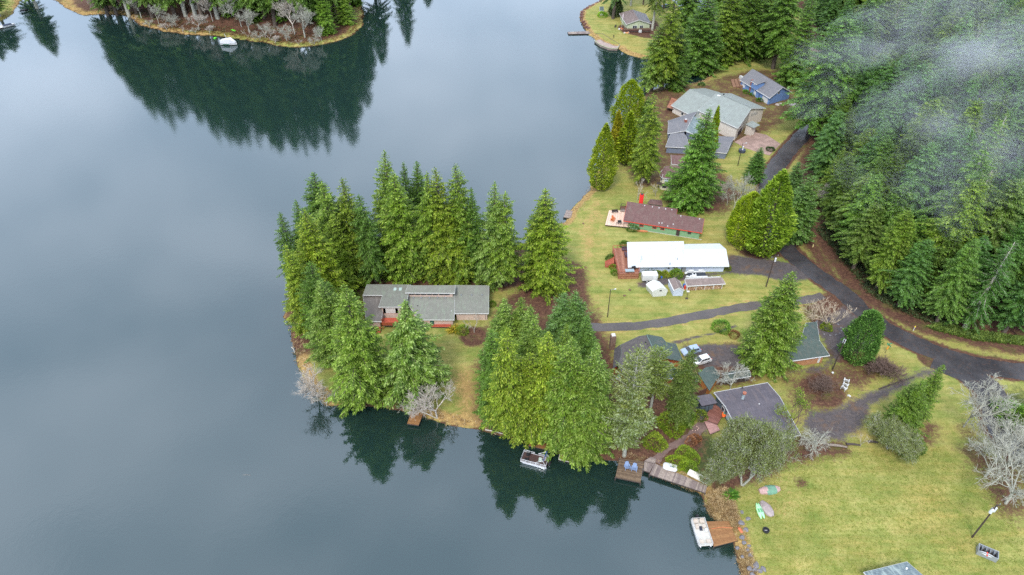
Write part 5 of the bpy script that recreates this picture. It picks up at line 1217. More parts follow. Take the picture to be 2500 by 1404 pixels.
h.roof([(1464,26,2.4),(1474,26,2.4),(1474,16,2.8),(1464,16,2.8)], SH_DG, WHITE, .2, WHITE)

# --- dark green roofed house by the cars
h = House('green_roof_house', 'dark green roofed house with red-brown gables beside the parked cars', 'house', (1581,816), (1602,869), 6.2)
Rb = h.P(1579,818,6.2); Rf = h.P(1602.3,869.3,6.2); Lm = h.P(1560.5,820.3,5.0); L1 = h.P(1514.5,842,3.0); L2 = h.P(1518,862.6,3.0); L3 = h.P(1509,893,2.6); L4 = h.P(1528.4,927,2.6); L5 = h.P(1600,925,3.2)
h.roof([Rb, Rf, L5, L4, L3, L2, L1, Lm], shingle('brownish_dark_shingles', (.085,.078,.08), (.13,.115,.11), moss=(.15,.13,.12)), RUST, [0,.5,.6,.5,.5,.5,.5,.5], plain('green_trim', (.09,.15,.13)), local=True)
Ra = h.P(1582,816.5,6.2); e1_ = h.P(1616,822.7,4.8); e2_ = h.P(1626.5,835.4,4.4); e3_ = h.P(1650,839.6,3.0); e4_ = h.P(1668,881,3.0)
h.roof([Rf, Ra, e1_, e2_, e3_, e4_], SH_DG, RUST, [0,.5,.5,.5,.5,1.2], plain('green_trim2', (.09,.15,.13)), local=True)
h.roof([(1604,882,3.2),(1640,885,3.2),(1655,908,2.3),(1640,925,2.3),(1605,915,2.6)], SH_DG, RUST, .5, WHITE)
h.roof([(1500,851.7,2.6),(1513,842,3.0),(1517,862,3.0),(1509,892,2.6),(1496,900,2.4)], shingle('black_brown_shingles', (.05,.045,.048), (.075,.066,.066)), RUST, .3, None)
MB().tube([(Rf[0],Rf[1],6.25),(Rb[0],Rb[1],6.25)], .14, 6).build('ridge_cap', plain('ridge_green', (.12,.17,.16)), h.root)
for x, y in ((1577.5,837),(1584.5,849.5),(1591,861.5)): h.vent(x, y, 5.4, BLACK, .3, .25)
h.vent(1578,849.5,5.0,WHITEB,.28,.3); h.vent(1576,857,4.7,GREY,.2,.3)
q = h.P(1609.5,858.5,5.6); MB().obox((q[0], q[1], 5.35), .1, 1.1, 1.0, .3).build('skylight', plain('skylight_dark', (.04,.10,.09), .1), h.root)
h.chimney(1493.5,851,0,4.3,1.2,1.2,plain('stone_chimney', (.20,.13,.10), .9, .5, 5),WHITEB)

# --- wooden garage right of the large fir
h = House('wood_garage', 'wooden garage with orange plank walls and a green roof beside the power pole', 'garage', (1905,885), (2025.4,867.5), 2.8)
h.roof([(1957,822.5,4.8),(2001,831,4.8),(2025.4,867.5,2.8),(1900,886,2.8),(1925,835,4.4)], SH_DG, WOODO, [.3,.6,.6,.6,.6], WHITE)
h.roof([(1957,822.5,4.82),(2001,831,4.82),(1994,785.5,3.6),(1968,788,3.6)], SH_DG, WOODO, [.1,.3,.4,.4], WHITE)
h.box_on(0, 2, .09, .2, .5, 2.0, WHITEB, 'door', .06)
# --- black flat roofed cabin
h = House('black_roof_cabin', 'dark cabin with a low black roof edged in white and a red deck', 'house', (1743,958.4), (1873.7,934), 2.9)
r0_ = h.P(1771,992.5,3.5); r1_ = h.P(1904,969,3.5)
h.roof([h.P(1743.3,958.4,2.9), h.P(1873.7,934.2,2.9), r1_, r0_], SH_DARK, TEAL, [.5,.5,0,.5], WHITE, local=True)
h.roof([r0_, r1_, h.P(1954.9,1061.7,2.7), h.P(1822,1090,2.7)], SH_DARK, TEAL, [0,.5,.5,.5], WHITE, local=True)
for (a, b) in (((1743.3,958.4,2.95),(1873.7,934.2,2.95)),((1873.7,934.2,2.95),(1904,969,3.55)),((1904,969,3.55),(1954.9,1061.7,2.75)),((1954.9,1061.7,2.75),(1822,1090,2.75)),((1743.3,958.4,2.95),(1771,992.5,3.55)),((1771,992.5,3.55),(1822,1090,2.75))):
    MB().tube([h.P(*a), h.P(*b)], .06, 5).build('edge_trim', plain('weathered_trim', (.5,.5,.5)), h.root)
q = h.P(1812.5,974,3.3); o = MB().tube([(q[0],q[1],3.2),(q[0]+.1,q[1],4.9)], .28, 10).build('flue', plain('flue_grey', (.32,.38,.40), .5), h.root); MB().tube([(q[0]+.1,q[1],4.9),(q[0]+.1,q[1],5.3)], .4, 10).build('flue_cap', plain('flue_rust', (.35,.13,.08)), o)
h.vent(1853,988,3.3,WHITE,.12,.3); h.vent(1812,947,3.0,BLACK,.15,.2)
h.window(0, 3, .25, .8, 1.1, 1.2, WHITE); h.window(1, 3, .85, .6, 1.6, 1.6, WHITE, plain('pale_pane3', (.35,.45,.45), .1))
e, L = deck_of(h, [(1718,1024),(1752,1036),(1770,1004),(1742,984)], .5, [plain('wine_deck_a', (.19,.075,.055), .5, .2), plain('wine_deck_b', (.23,.095,.07), .5, .2)], 'deck', 0, .28)
e, L = deck_of(h, [(1719,1028),(1734,1060),(1758,1050),(1744,1026)], .3, DECKPK, 'deck', 1, .28)
h = House('black_shed', 'small charcoal shed with a tilted flat roof beside the red deck', 'shed', (1713.6,991.4), (1752,983.7), 2.6)
h.roof([(1713.6,991.4,2.5),(1752,983.7,2.5),(1735,961.5,2.8),(1698,967.5,2.8)], SH_DARK, TEAL, [.15,.7,.15,.15], BLACK)
h.window(0, 3, .5, 1.0, 1.0, 1.0, BLACK)
for u in (.3, .62): h.box_on(0, 0, u, .0, .05, 2.3, BLACK, 'batten', .05)
h = House('green_shed', 'small green-roofed shed with an orange gable behind the white tanks', 'shed', (1746,930), (1724.5,896.5), 3.0)
h.gable((1724.5,896.5), (1746.5,929), (1757.5,917), (1741,894), 3.0, 2.3, SH_DG, plain('orange_gable', (.42,.17,.05)), plain('green_trim3', (.09,.15,.13)), .15)
h = House('green_lean_shed', 'long low green-roofed shed with a white ridge behind the pale bare tree', 'shed', (1768,924), (1832,915), 1.8)
h.gable((1768,915), (1830,904.5), (1833,918.5), (1770,928), 2.3, 1.7, SH_DG, DARK, WHITE, .15)
a = h.P(1768,915,2.36); b = h.P(1830,904.5,2.36); MB().tube([a, b], .07, 5).build('ridge_cap', WHITE, h.root)
# --- outbuildings in front of the white-roofed house
h = House('taupe_shed', 'small white shed with a taupe gable roof between the white hut and the woodshed', 'shed', (1644,709.6), (1670.4,708.8), 2.0)
h.gable((1647,677), (1659,701.6), (1670.4,708.8), (1659.5,686), 3.0, 2.0, SH_BRN, BLUEP, WHITE, .12)
h = House('white_hut', 'white plastic garden hut with a small dark window in its gable', 'shed', (1590,714), (1626,711), 2.2)
WP = plain('white_hut_plastic', (.60,.61,.58), .4, .05)
a = [h.P(1594,725,0), h.P(1625,722,0)]; dx = a[1][0]-a[0][0]; x0 = a[0][0]; y0 = a[0][1]
prof = [(-.0, 0), (-.35, 1.7), (.25, 2.35), (dx/2, 3.0), (dx-.25, 2.35), (dx+.35, 1.7), (dx, 0)]
MB().loft([[(x0+u, y0+t*.12*0, z) for u, z in prof] if False else [(x0+u-t*.25, y0+t, z) for u, z in prof] for t in (0, 3.3)]).build('shell', WP, h.root)
MB().obox((x0+dx/2+.1, y0-.03, 1.75), 0, .55, .06, .35).build('window', BLACK, h.root)
for u, z in prof[1:6]: MB().tube([(x0+u, y0+.1, z+.03), (x0+u-.75, y0+3.0, z+.03)], .03, 4).build('frame_tube', WHITEB, h.root)
h = House('woodshed', 'long open woodshed with a taupe roof, stacked with split firewood', 'shed', (1677.6,698.4), (1771,692.8), 1.9)
L = h.roof([(1677.6,698.4,1.9),(1771,692.8,1.9),(1763,677.6,2.7),(1672,682.4,2.7)], SH_BRN, None, 0, WHITE)
x0, y0 = .3, .25; x1 = L[1][0]-.6; mb = MB()
for x in np.linspace(x0, x1, 5): mb.box(x-.06, x+.06, y0-.05, y0+.07, 0, 1.85); mb.box(x-.06, x+.06, y0+2.4, y0+2.5, 0, 2.5)
mb.box(x0-.05, x1+.05, y0+2.3, y0+2.38, 0, 2.4); mb.box(x0-.08, x0, y0, y0+2.3, 0, 1.9); mb.build('frame', WHITE, h.root)
r = random.Random(3); LOG = [plain('split_wood_a', (.50,.34,.22), .8, .2, 4), plain('split_wood_b', (.38,.22,.13), .8, .2, 4), plain('split_wood_c', (.60,.46,.33), .8, .2, 4), plain('split_wood_d', (.16,.09,.06), .8, .2, 4)]
meL = [MB().tube([(0,0,0),(0,.45,0)], .1, 6).mesh('log', m_) for m_ in LOG]; cnt = 0; rows = []
zz = .1
while zz < 1.65:
    x = x0+.12+r.uniform(0, .1)
    while x < x1-.1:
        rows.append((x, zz)); x += r.uniform(.19, .25)
    zz += .19
r.shuffle(rows)
for i, (x, z) in enumerate(rows[:298]):
    o = link('log', meL[r.randrange(4)], h.root, (x, y0+r.uniform(.02, .12), z)); o.rotation_euler = (r.uniform(-.05,.05), r.uniform(0, 3), r.uniform(-.05,.05)); s_ = r.uniform(.8, 1.25); o.scale = (s_, 1, s_)
mb = MB()
for x, z in rows[298:]: mb.tube([(x, y0+.1, z), (x, y0+.5, z)], .1, 5)
mb.box(x0, x1, y0+.5, y0+2.2, 0, 1.6)
o = mb.build('log_stack', LOG[1], h.root); o['kind'] = 'stuff'
# --- roof at the bottom edge
h = House('slate_roof_house', 'mossy slate-blue roof corner cut by the bottom edge of the picture', 'house', (2109.5,1397), (2214.8,1371.5), 3.2)
h.roof([(2109.5,1397,3.0),(2214.8,1371.5,3.0),(2262,1412,3.6),(2152,1450,3.6)], SH_MOS, TANW, [.4,.4,0,.4], WHITE)
h.roof([(2152,1450,3.6),(2262,1412,3.6),(2320,1462,3.0),(2196,1506,3.0)], SH_MOS, TANW, [0,.4,.4,.4], WHITE); h.vent(2213,1389,3.3,WHITE,.16,.25)
# ------------------------------------------------------------------ docks, boats, vehicles, garden things
def local_frame(name, label, cat, pa, pb, z, group=None):
    A = W(pa[0], pa[1], z); B = W(pb[0], pb[1], z); ang = math.atan2(B[1]-A[1], B[0]-A[0]); r = empty(name, (A[0], A[1], z), ang); tag(r, label, cat, group)
    inv = (Matrix.Translation(A) @ Matrix.Rotation(ang, 4, 'Z')).inverted()
    return r, (lambda px, py, h=0.0: tuple(inv @ W(px, py, z+h)[:3] if False else inv @ W(px, py, z+h))), (B-A).length
def dock(name, label, pts, z, mats, along=0, w=.25, piles=True, seed=1, cat='dock'):
    r, f, L = local_frame(name, label, cat, pts[0], pts[1], z); P_ = [f(*q) for q in pts]
    planks(r, P_, 0.0, mats, w, along, seed=seed)
    MB().prism([q[:2] for q in P_], -.35, -.07).build('frame', DARK, r)
    if piles:
        mb = MB()
        for q in P_: mb.tube([(q[0], q[1], -z-1.5), (q[0], q[1], -.05)], .12, 6)
        mb.build('pile', DARK, r)
    return r, f, P_
dock('dock', 'square weathered plank dock carrying two blue chairs', [(1502.5,1165),(1564,1178),(1572,1127),(1512.5,1118)], .95, DECKD, 0, .27)
dock('boardwalk', 'narrow grey boardwalk along the bank with a white dinghy and rowboat', [(1586,1158),(1722,1203),(1727,1186),(1598,1131)], .98, DECKG, 1, .27, seed=2)
dock('boardwalk', 'short plank link between the square dock and the boardwalk', [(1571,1148),(1586,1153),(1598,1131),(1573,1127)], .97, DECKG, 1, .27, seed=3)
dock('steps', 'wooden steps joining the dirt path to the dock', [(1573,1126),(1600,1131),(1601,1118),(1588,1115)], 1.15, DECKG, 0, .4, False, seed=4, cat='steps')
r, f, P_ = dock('dock', 'plain brown dock beside the white pontoon boat', [(1743,1334.5),(1800,1320),(1779,1272),(1723.5,1273)], .5, DECKB, 0, .30, seed=5)
MB().tube([f(1737,1291,.05), f(1760,1287,.05), f(1790,1289,.05)], .035, 4).build('rope', plain('orange_rope', (.7,.2,.08)), r)
dock('float', 'small square brown float below the bare tree on the south bank', [(994,1034),(1022,1038),(1033,1010),(1004,1006)], .8, DECKB, 0, .3, False, seed=6, cat='float')
dock('dock', 'brown dock under the boughs beside the dark-decked pontoon boat', [(1291,1088),(1350,1101),(1355,1080),(1297,1070)], .45, DECKB, 0, .3, seed=7)
r, f, P_ = dock('float', 'small pale-edged raft half hidden under the largest front fir', [(1364,1122),(1402.5,1131),(1406,1118),(1367,1109)], .3, DECKB, 0, .3, False, seed=8, cat='raft')
mb = MB()
for a, b in zip(P_, P_[1:]+P_[:1]): mb.tube([(a[0],a[1],.06),(b[0],b[1],.06)], .09, 5)
mb.build('rub_rail', plain('pale_edge', (.55,.50,.45)), r)
dock('jetty', 'thin dark jetty reaching left from the lakeside lawn at the top', [(1388,83),(1442,82),(1442,76),(1386,78)], .5, DECKG, 1, .5, seed=9, cat='jetty')
dock('dock', 'grey dock stub beside the bank behind the easternmost lone fir', [(1376,530),(1396,533),(1400,515),(1383,512)], .5, DECKG, 0, .35, seed=10)
dock('dock', 'little dark dock by the bank left of the columnar arborvitae', [(1440,440),(1450,441),(1451,431),(1442,430)], .5, DECKD, 0, .35, seed=11)
# concrete bathing terrace on the top lawn's shore
r, f, L = local_frame('terrace', 'concrete lakeside terrace with a curved edge below the top lawn', 'terrace', (1452,100), (1511,112), .7)
P_ = [f(*q) for q in ((1452,100),(1465,110),(1487,118.5),(1507,119.5),(1513,110),(1500,102),(1471,84),(1454,84),(1464,94),(1468,97),(1462,97))]
MB().prism([q[:2] for q in P_], -1.6, 0).build('slab', plain('stained_concrete', (.33,.25,.22), .85, .3, .5), r)
mb = MB()
for a, b in zip(P_[:4], P_[1:5]): mb.tube([(a[0],a[1],.1),(b[0],b[1],.1)], .28, 5)
mb.build('edge', plain('mossy_concrete', (.30,.30,.20), .9, .2), r)
mb = MB()
for a, b in zip(P_[4:7], P_[5:8]): mb.tube([(a[0],a[1],.25),(b[0],b[1],.25)], .16, 5)
mb.build('back_wall', plain('dark_concrete', (.10,.08,.07), .9, .2), r)

def hull_rings(L, Wd, H, n_=9, bow=1.0, stern=.8):
    R_ = []
    for i in range(n_):
        t = i/(n_-1); w = Wd/2*(stern+(1-stern)*min(1, t*3))*(1-max(0, (t-.45)/.55)**2*bow*.97); k = L*t
        R_.append([(k, -w, H), (k, -w*.8, H*.25), (k, 0, 0 if t < .9 else H*.3), (k, w*.8, H*.25), (k, w, H)])
    return R_
TUBEM = plain('aluminium_tube', (.62,.62,.64), .3, .08, metal=.5); SEATM = plain('cream_vinyl', (.50,.43,.36), .5, .1)
def pontoon(name, label, pa, pb, z, L, deckm, furn, railm, group=None, canopy=False):
    r, f, _ = local_frame(name, label, 'boat', pa, pb, z); w = 2.5
    for y in (.3, w-.3): MB().tube([(0,y,.2),(.5,y,.3),(L-.8,y,.3),(L-.1,y,.42)], [.30,.36,.36,.08], 10).build('float_tube', TUBEM, r, smooth=True)
    MB().box(0, L-.2, 0, w, .62, .72).build('deck', deckm, r)
    mb = MB()
    for zz in (.95, 1.35):
        mb.tube([(L*.55,.05,zz),(L-.25,.05,zz),(L-.25,w-.05,zz),(.1,w-.05,zz),(.1,.05,zz),(L*.4,.05,zz)], .04 if zz < 1 else .055, 5)
    for x in np.linspace(.1, L-.25, 6):
        for y in (.05, w-.05): mb.tube([(x,y,.7),(x,y,1.35)], .035, 4)
    mb.build('railing', railm, r)
    MB().box(-.02, L-.2, -.04, .02, .55, .78).box(-.02, L-.2, w-.02, w+.04, .55, .78).build('rub_rail', railm, r)
    furn(r, L, w)
    MB().box(-.65, -.1, w/2-.25, w/2+.25, .7, 1.35).box(-.5, -.2, w/2-.1, w/2+.1, -.3, .8).build('outboard_motor', BLACK, r, bevel=.06)
    return r
def furn_white(r, L, w):
    s = MB().box(.25, 1.0, .2, 1.1, .72, 1.15).box(.25,.4,.2,1.1,1.1,1.5).build('seat', SEATM, r, bevel=.07)
    MB().box(.25, 1.0, 1.4, 2.3, .72, 1.15).box(.25,.4,1.4,2.3,1.1,1.5).build('seat', SEATM, r, bevel=.07)
    MB().tube([(1.75,.6,.72),(1.75,.6,1.25)], [.34,.38], 10).box(1.45,1.6,.3,.9,1.1,1.6).build('seat', SEATM, r, bevel=.04)
    MB().tube([(1.75,1.9,.72),(1.75,1.9,1.25)], [.34,.38], 10).build('seat', SEATM, r)
    MB().box(1.5, 2.4, 1.0, 1.55, .73, .80).build('mat', plain('navy_mat', (.03,.035,.06)), r); MB().box(L-1.3,L-.5,.2,1.0,.72,1.1).build('seat', SEATM, r, bevel=.07); MB().box(L-1.3,L-.5,1.5,2.3,.72,1.1).build('seat', SEATM, r, bevel=.07)
    MB().box(2.35, 2.75, 1.75, 2.3, .72, 1.45).build('console', WHITEB, r, bevel=.05)
def furn_dark(r, L, w):
    MB().box(L-1.6, L-.9, .2, .9, .72, 1.15).box(L-1.75,L-1.6,.2,.9,1.1,1.7).build('seat', BLACK, r, bevel=.07); MB().box(L-1.6, L-.9, 1.6, 2.3, .72, 1.15).box(L-1.75,L-1.6,1.6,2.3,1.1,1.7).build('seat', BLACK, r, bevel=.07)
    MB().box(1.2, 1.9, .9, 1.5, .72, 1.5).build('console', plain('sage_console', (.42,.48,.42)), r, bevel=.06); MB().box(.5,1.1,.3,.9,.72,1.2).build('seat', plain('pink_seat', (.55,.45,.45)), r, bevel=.06)
    mb = MB()
    for y in (.1, w-.1): mb.tube([(2.3,y,1.35),(.5,y,2.7)], .05, 4); mb.tube([(.2,y,1.35),(.9,y,2.65)], .05, 4)
    mb.build('canopy_frame', WHITEB, r); MB().tube([(.55,.05,2.75),(.6,w-.05,2.75)], [.13,.11], 8).build('canopy', plain('blue_canvas', (.03,.07,.16)), r)
pontoon('pontoon_boat', 'white pontoon boat with cream seats moored at the brown dock', (1685.5,1274), (1703.5,1332), 0, 5.6, plain('white_deck', (.52,.50,.45), .6, .1), furn_white, WHITEB)
pontoon('pontoon_boat', 'pontoon boat with dark brown deck, black seats and folded blue canopy', (1341,1124), (1285,1109), 0, 5.6, plain('brown_boat_deck', (.07,.04,.035), .6, .2), furn_dark, plain('silver_rail', (.6,.6,.62), .35))
# boat on its trailer by the white-roofed house
r, f, _ = local_frame('pontoon_boat', 'white boat with a black deck parked on a trailer beside the garage', 'boat', (1683,680), (1722,679), GZ+.6)
MB().box(-.2, 4.7, .1, 2.3, .1, .3).build('deck', plain('charcoal_deck', (.03,.035,.045)), r)
mb = MB().box(-.3,4.9,-.1,.35,.05,.55).box(-.3,4.9,2.15,2.6,.05,.55).box(-.9,-.2,.1,.6,.1,.6).box(-.9,-.2,1.7,2.2,.1,.6).box(.2,1.9,.1,.6,.3,.75); mb.build('hull', WHITEB, r, bevel=.09)
MB().box(.9,2.0,.5,1.4,.3,.75).build('console', WHITEB, r, bevel=.08); MB().box(1.2,1.7,.75,1.2,.75,.85).build('seat', BLACK, r)
MB().box(.2,1.7,2.2,2.7,.5,.95).build('seat', WHITEB, r, bevel=.08); MB().box(2.9,4.4,2.2,2.7,.5,.95).build('seat', WHITEB, r, bevel=.08)
for y in (.1, 2.3): MB().tube([(2.2,y-.12,-.3),(2.2,y+.12,-.3)], .3, 12).build('wheel', BLACK, r)
# covered cabin boat on the far shore
r, f, _ = local_frame('motor_boat', 'white boat under a grey-white cover moored at the far shore', 'boat', (540,109), (579,110), 0)
LB = f(579,110)[0]; MB().loft([[(x,y,z) for x,y,z in rg] for rg in hull_rings(LB, 2.8, 1.1)]).build('hull', WHITEB, r)
MB().prism([(.4,-1.3),(LB*.62,-1.35),(LB*.95,-.5),(LB*.95,.5),(LB*.62,1.35),(.4,1.3)], 1.1, [2.3,3.1,1.5,1.5,3.1,2.3]).build('cover', plain('grey_canvas', (.62,.62,.64), .6, .1), r)
MB().tube([(LB*.45,0,2.5),(LB*.36,.2,5.2)], .09, 6).build('mast', WHITEB, r); MB().box(LB*.2,LB*.6,-1.43,-1.39,.45,.8).build('stripe', plain('green_stripe', (.03,.12,.07)), r)
r, f, _ = local_frame('kayak', 'small lime green float in the water left of the covered boat', 'float', (523,95), (530,91), 0); MB().box(0,1.6,-.5,.5,0,.45).build('body', plain('lime_plastic', (.18,.75,.06), .4, .05), r, bevel=.15)
r, f, _ = local_frame('kayak', 'lime and white kayak pulled up on the far shore behind the covered boat', 'kayak', (565,74), (580,78), GZ); MB().loft([[(x,y,z) for x,y,z in rg] for rg in hull_rings(3.2, .8, .4)]).build('hull', MATS['lime_plastic'], r)
r, f, _ = local_frame('motor_boat', 'dark-topped white boat cut by the left edge of the picture', 'boat', (6,69), (40,61), 0); MB().loft([[(x,y,z) for x,y,z in rg] for rg in hull_rings(6.2, 2.4, 1.0)]).build('hull', WHITEB, r); MB().box(.6,4.6,-1.0,1.0,1.0,1.3).build('cover', plain('navy_cover', (.03,.04,.08)), r, bevel=.1)
dock('dock', 'white dock cut by the left edge of the picture beside the dark-topped boat', [(-30,72),(7,67),(5,60),(-30,63)], .6, [WHITEB], 0, .5, seed=12)
r, f, _ = local_frame('rowboat', 'dark boat beached by the sandbar at the upper left', 'boat', (50,29), (66,26), .3); MB().loft([[(x,y,z) for x,y,z in rg] for rg in hull_rings(3.4, 1.6, .8)]).build('hull', BLACK, r)
# dinghy, rowboat, kayaks
r, f, _ = local_frame('dinghy', 'white rounded dinghy lying on the boardwalk', 'boat', (1618,1146), (1648,1153), 1.0)
mb = MB(); rings = []
for zz, s_ in ((0,.82),(.25,1.0),(.42,.97),(.48,.86)):
    rings.append([((1.35+1.45*s_*np.sign(cos(t))*abs(cos(t))**.5), .75+.9*s_*np.sign(sin(t))*abs(sin(t))**.5, zz) for t in np.linspace(0, 2*pi, 20, endpoint=False)])
mb.loft(rings).build('hull', WHITEB, r, smooth=True); MB().obox((1.7,.8,.485), -.1, .9, .35, .03).build('cleat', GREY, r)
r, f, _ = local_frame('rowboat', 'long white rowboat overturned on the boardwalk end', 'boat', (1677,1159), (1720,1181), 1.0)
mb = MB(); L_ = 4.3
for k, (y0, y1) in enumerate(((0,.3),(.33,.63),(.66,.96),(.99,1.25))): mb.box(0,L_,y0,y1,.25,.5)
mb.box(.05,L_-.05,.02,1.23,0,.3); mb.build('hull', plain('weathered_white', (.72,.68,.58), .6, .12), r, bevel=.03); MB().box(3.1,3.5,-.02,1.27,.5,.54).build('rust_stain', plain('rusty_streak', (.30,.10,.07)), r)
def kay(name, label, pa, pb, z, L, wd, mat, cat='kayak'):
    r, f, _ = local_frame(name, label, cat, pa, pb, z); rg = []
    for t in np.linspace(0, 1, 9):
        w = wd/2*max(.08, math.sin(pi*t)**.6); hh = .3; rg.append([(L*t,-w,.18),(L*t,-w*.6,0),(L*t,w*.6,0),(L*t,w,.18),(L*t,w*.5,hh),(L*t,-w*.5,hh)])
    MB().loft(rg).build('hull', mat, r, smooth=True); MB().box(L*.38,L*.62,-wd*.22,wd*.22,.28,.33).build('seat', plain('seat_pad_'+name, (.12,.3,.16)), r); return r
LIME = plain('pale_lime_plastic', (.42,.82,.40), .4, .06)
kay('kayak', 'outer pale lime kayak on the lakeside lawn', (1858,1268), (1847,1233), GZ, 3.4, .8, LIME); kay('kayak', 'inner pale lime kayak beside the grey covered boat', (1866,1267), (1853,1236), GZ, 3.3, .75, plain('mint_plastic', (.36,.75,.42), .4, .06))
kay('kayak', 'orange kayak standing on the red deck at the cabin wall', (1765,1020), (1770,1007), GZ+.6, 2.2, 1.1, plain('orange_plastic', (.85,.14,.02), .4, .06))
def lumpcover(name, label, c, L, wd, ht, ang, mats, seed, cat):
    r = empty(name, W(c[0], c[1], GZ), ang); tag(r, label, cat); rg = random.Random(seed); k = 0
    for (nm, mat, x0, x1) in mats:
        rings = []
        for t in np.linspace(x0, x1, 6):
            w = wd/2*max(.25, math.sin(pi*(.06+.88*t))**.5); hh = ht*max(.35, math.sin(pi*(.1+.8*t))**.6); rings.append([(L*(t-.5), w*cos(a)*rg.uniform(.9,1.08), max(0, hh*sin(a))*rg.uniform(.85,1.1)) for a in np.linspace(0, pi, 8)]+[(L*(t-.5), -w*.3, -.02)])
        MB().loft(rings).build(nm, mat, r); k += 1
    return r
lumpcover('covered_boat', 'boat under a brownish-grey tarp beside the lime kayaks', (1872,1243), 3.4, 2.0, .9, 1.9, [('tarp', plain('grey_brown_tarp', (.33,.27,.26), .55, .15), 0, 1)], 3, 'boat')
lumpcover('tarp_pile', 'pile under green and dull pink tarps on the lawn edge', (1878,1197), 4.2, 2.0, .9, .15, [('pink_tarp', plain('pink_tarp', (.42,.27,.25), .6, .2), 0, .36), ('green_tarp', plain('green_tarp', (.14,.28,.19), .6, .2), .30, .80), ('pink_tarp', MATS['pink_tarp'], .76, 1.0)], 5, 'tarp pile')
q = W(1869.5,1296,GZ); r = empty('fire_ring', q); tag(r, 'round black fire pit on the lakeside lawn', 'fire pit')
MB().loft([[(R_*cos(t), R_*sin(t), z_) for t in np.linspace(0, 2*pi, 18, endpoint=False)] for R_, z_ in ((.6,0),(.62,.35),(.48,.35),(.45,.12))]).build('bowl', BLACK, r); MB().box(-.25,.25,-.06,.06,.14,.2).build('log', plain('ash', (.35,.33,.33)), r)
# kayak rack
r, f, _ = local_frame('kayak_rack', 'open grey timber rack box holding a white boat at the lawn corner', 'rack', (2382,1353), (2431,1374), GZ)
LR = f(2431,1374)[0]; WR = .0
MB().box(0,LR,0,.1,0,1.2).build('side_board', GREY, r); MB().box(0,LR,1.6,1.7,0,1.2).build('side_board', GREY, r); MB().box(0,.1,.1,1.6,0,1.2).build('end_board', GREY, r); MB().box(LR-.1,LR,.1,1.6,0,1.2).build('end_board', GREY, r)
MB().box(.1,LR-.1,.1,1.6,.02,.1).build('base', DARK, r)
for k in range(1,5): MB().box(LR*k/5-.04,LR*k/5+.04,.9,1.6,.1,1.15).build('slat', GREY, r)
r2, f2, _ = local_frame('kayak', 'white kayak with a red band inside the grey rack', 'kayak', (2391,1347), (2426,1362), GZ+.75); LK = f2(2426,1362)[0]; rg = []
for t in np.linspace(0, 1, 11):
    w = .36*max(.1, math.sin(pi*t)**.5); rg.append([(LK*t,-w,.16),(LK*t,-w*.5,0),(LK*t,w*.5,0),(LK*t,w,.16),(LK*t,w*.4,.3),(LK*t,-w*.4,.3)])
MB().loft(rg).build('hull', WHITEB, r2, smooth=True); MB().box(LK*.46,LK*.55,-.37,.37,.1,.34).build('band', REDTRIM, r2)
# chairs
def adirondack(loc, rz, mat, label, group=None, s=1.0):
    r = empty('chair', loc, rz); r.scale = (s, s, s); tag(r, label, 'chair', group)
    mb = MB()
    for k in range(5): mb.add([(-.28+.115*k,-.35,.34),(-.18+.115*k,-.35,.34),(-.18+.115*k,.18,.25),(-.28+.115*k,.18,.25),(-.28+.115*k,-.35,.37),(-.18+.115*k,-.35,.37),(-.18+.115*k,.18,.28),(-.28+.115*k,.18,.28)], [(0,3,2,1),(4,5,6,7),(0,1,5,4),(1,2,6,5),(2,3,7,6),(3,0,4,7)])
    mb.build('seat', mat, r); mb = MB()
    for k in range(5): x = -.28+.115*k; t_ = 1.0-.03*abs(k-2)**2; mb.add([(x,.16,.25),(x+.1,.16,.25),(x+.12*(1)+.0,.48,t_),(x-.01,.48,t_),(x,.2,.25),(x+.1,.2,.25),(x+.12,.52,t_),(x-.01,.52,t_)], [(0,3,2,1),(4,5,6,7),(0,1,5,4),(1,2,6,5),(2,3,7,6),(3,0,4,7)])
    mb.build('backrest', mat, r)
    for sx in (-1, 1):
        MB().box(.36*sx-.07,.36*sx+.07,-.4,.35,.5,.54).build('armrest', mat, r); MB().box(.36*sx-.04,.36*sx+.04,-.36,-.26,0,.5).build('leg', mat, r); MB().box(.36*sx-.04,.36*sx+.04,.2,.3,0,.5).build('leg', mat, r)
    return r
BLC = plain('blue_grey_plastic', (.20,.27,.42), .5, .08)
adirondack(W(1531,1143,.96), 0.15, BLC, 'left blue adirondack chair on the square dock', 'blue chairs on the dock', 1.35); adirondack(W(1548,1147,.96), -.25, BLC, 'right blue adirondack chair on the square dock', 'blue chairs on the dock', 1.35)
for (x, y, a, t_) in ((2059,951,2.2,'lowest'),(2063,943,2.4,'middle'),(2065,933,2.6,'uppermost')): adirondack(W(x, y, GZ), a, WHITEB, t_+' of the three white chairs on the grass below the power pole', 'white chairs by the power pole', 1.35)
ORG = plain('orange_chair', (.55,.16,.05)); adirondack(W(1495,540,GZ+.57), 2.5, ORG, 'orange chair nearer the camera on the pale pink deck', 'orange chairs on the pink deck', 1.2); adirondack(W(1497,536,GZ+.57), .5, ORG, 'orange chair further back on the pale pink deck', 'orange chairs on the pink deck', 1.2)
def bench(loc, rz, mat, label, L=1.9):
    r = empty('bench', loc, rz); tag(r, label, 'bench'); MB().box(-L/2,L/2,-.25,.25,.42,.5).build('seat', mat, r); MB().box(-L/2,L/2,.22,.3,.5,.95).build('backrest', mat, r)
    for sx in (-1, 1): MB().box(sx*(L/2-.12)-.05,sx*(L/2-.12)+.05,-.22,.24,0,.42).build('leg', mat, r)
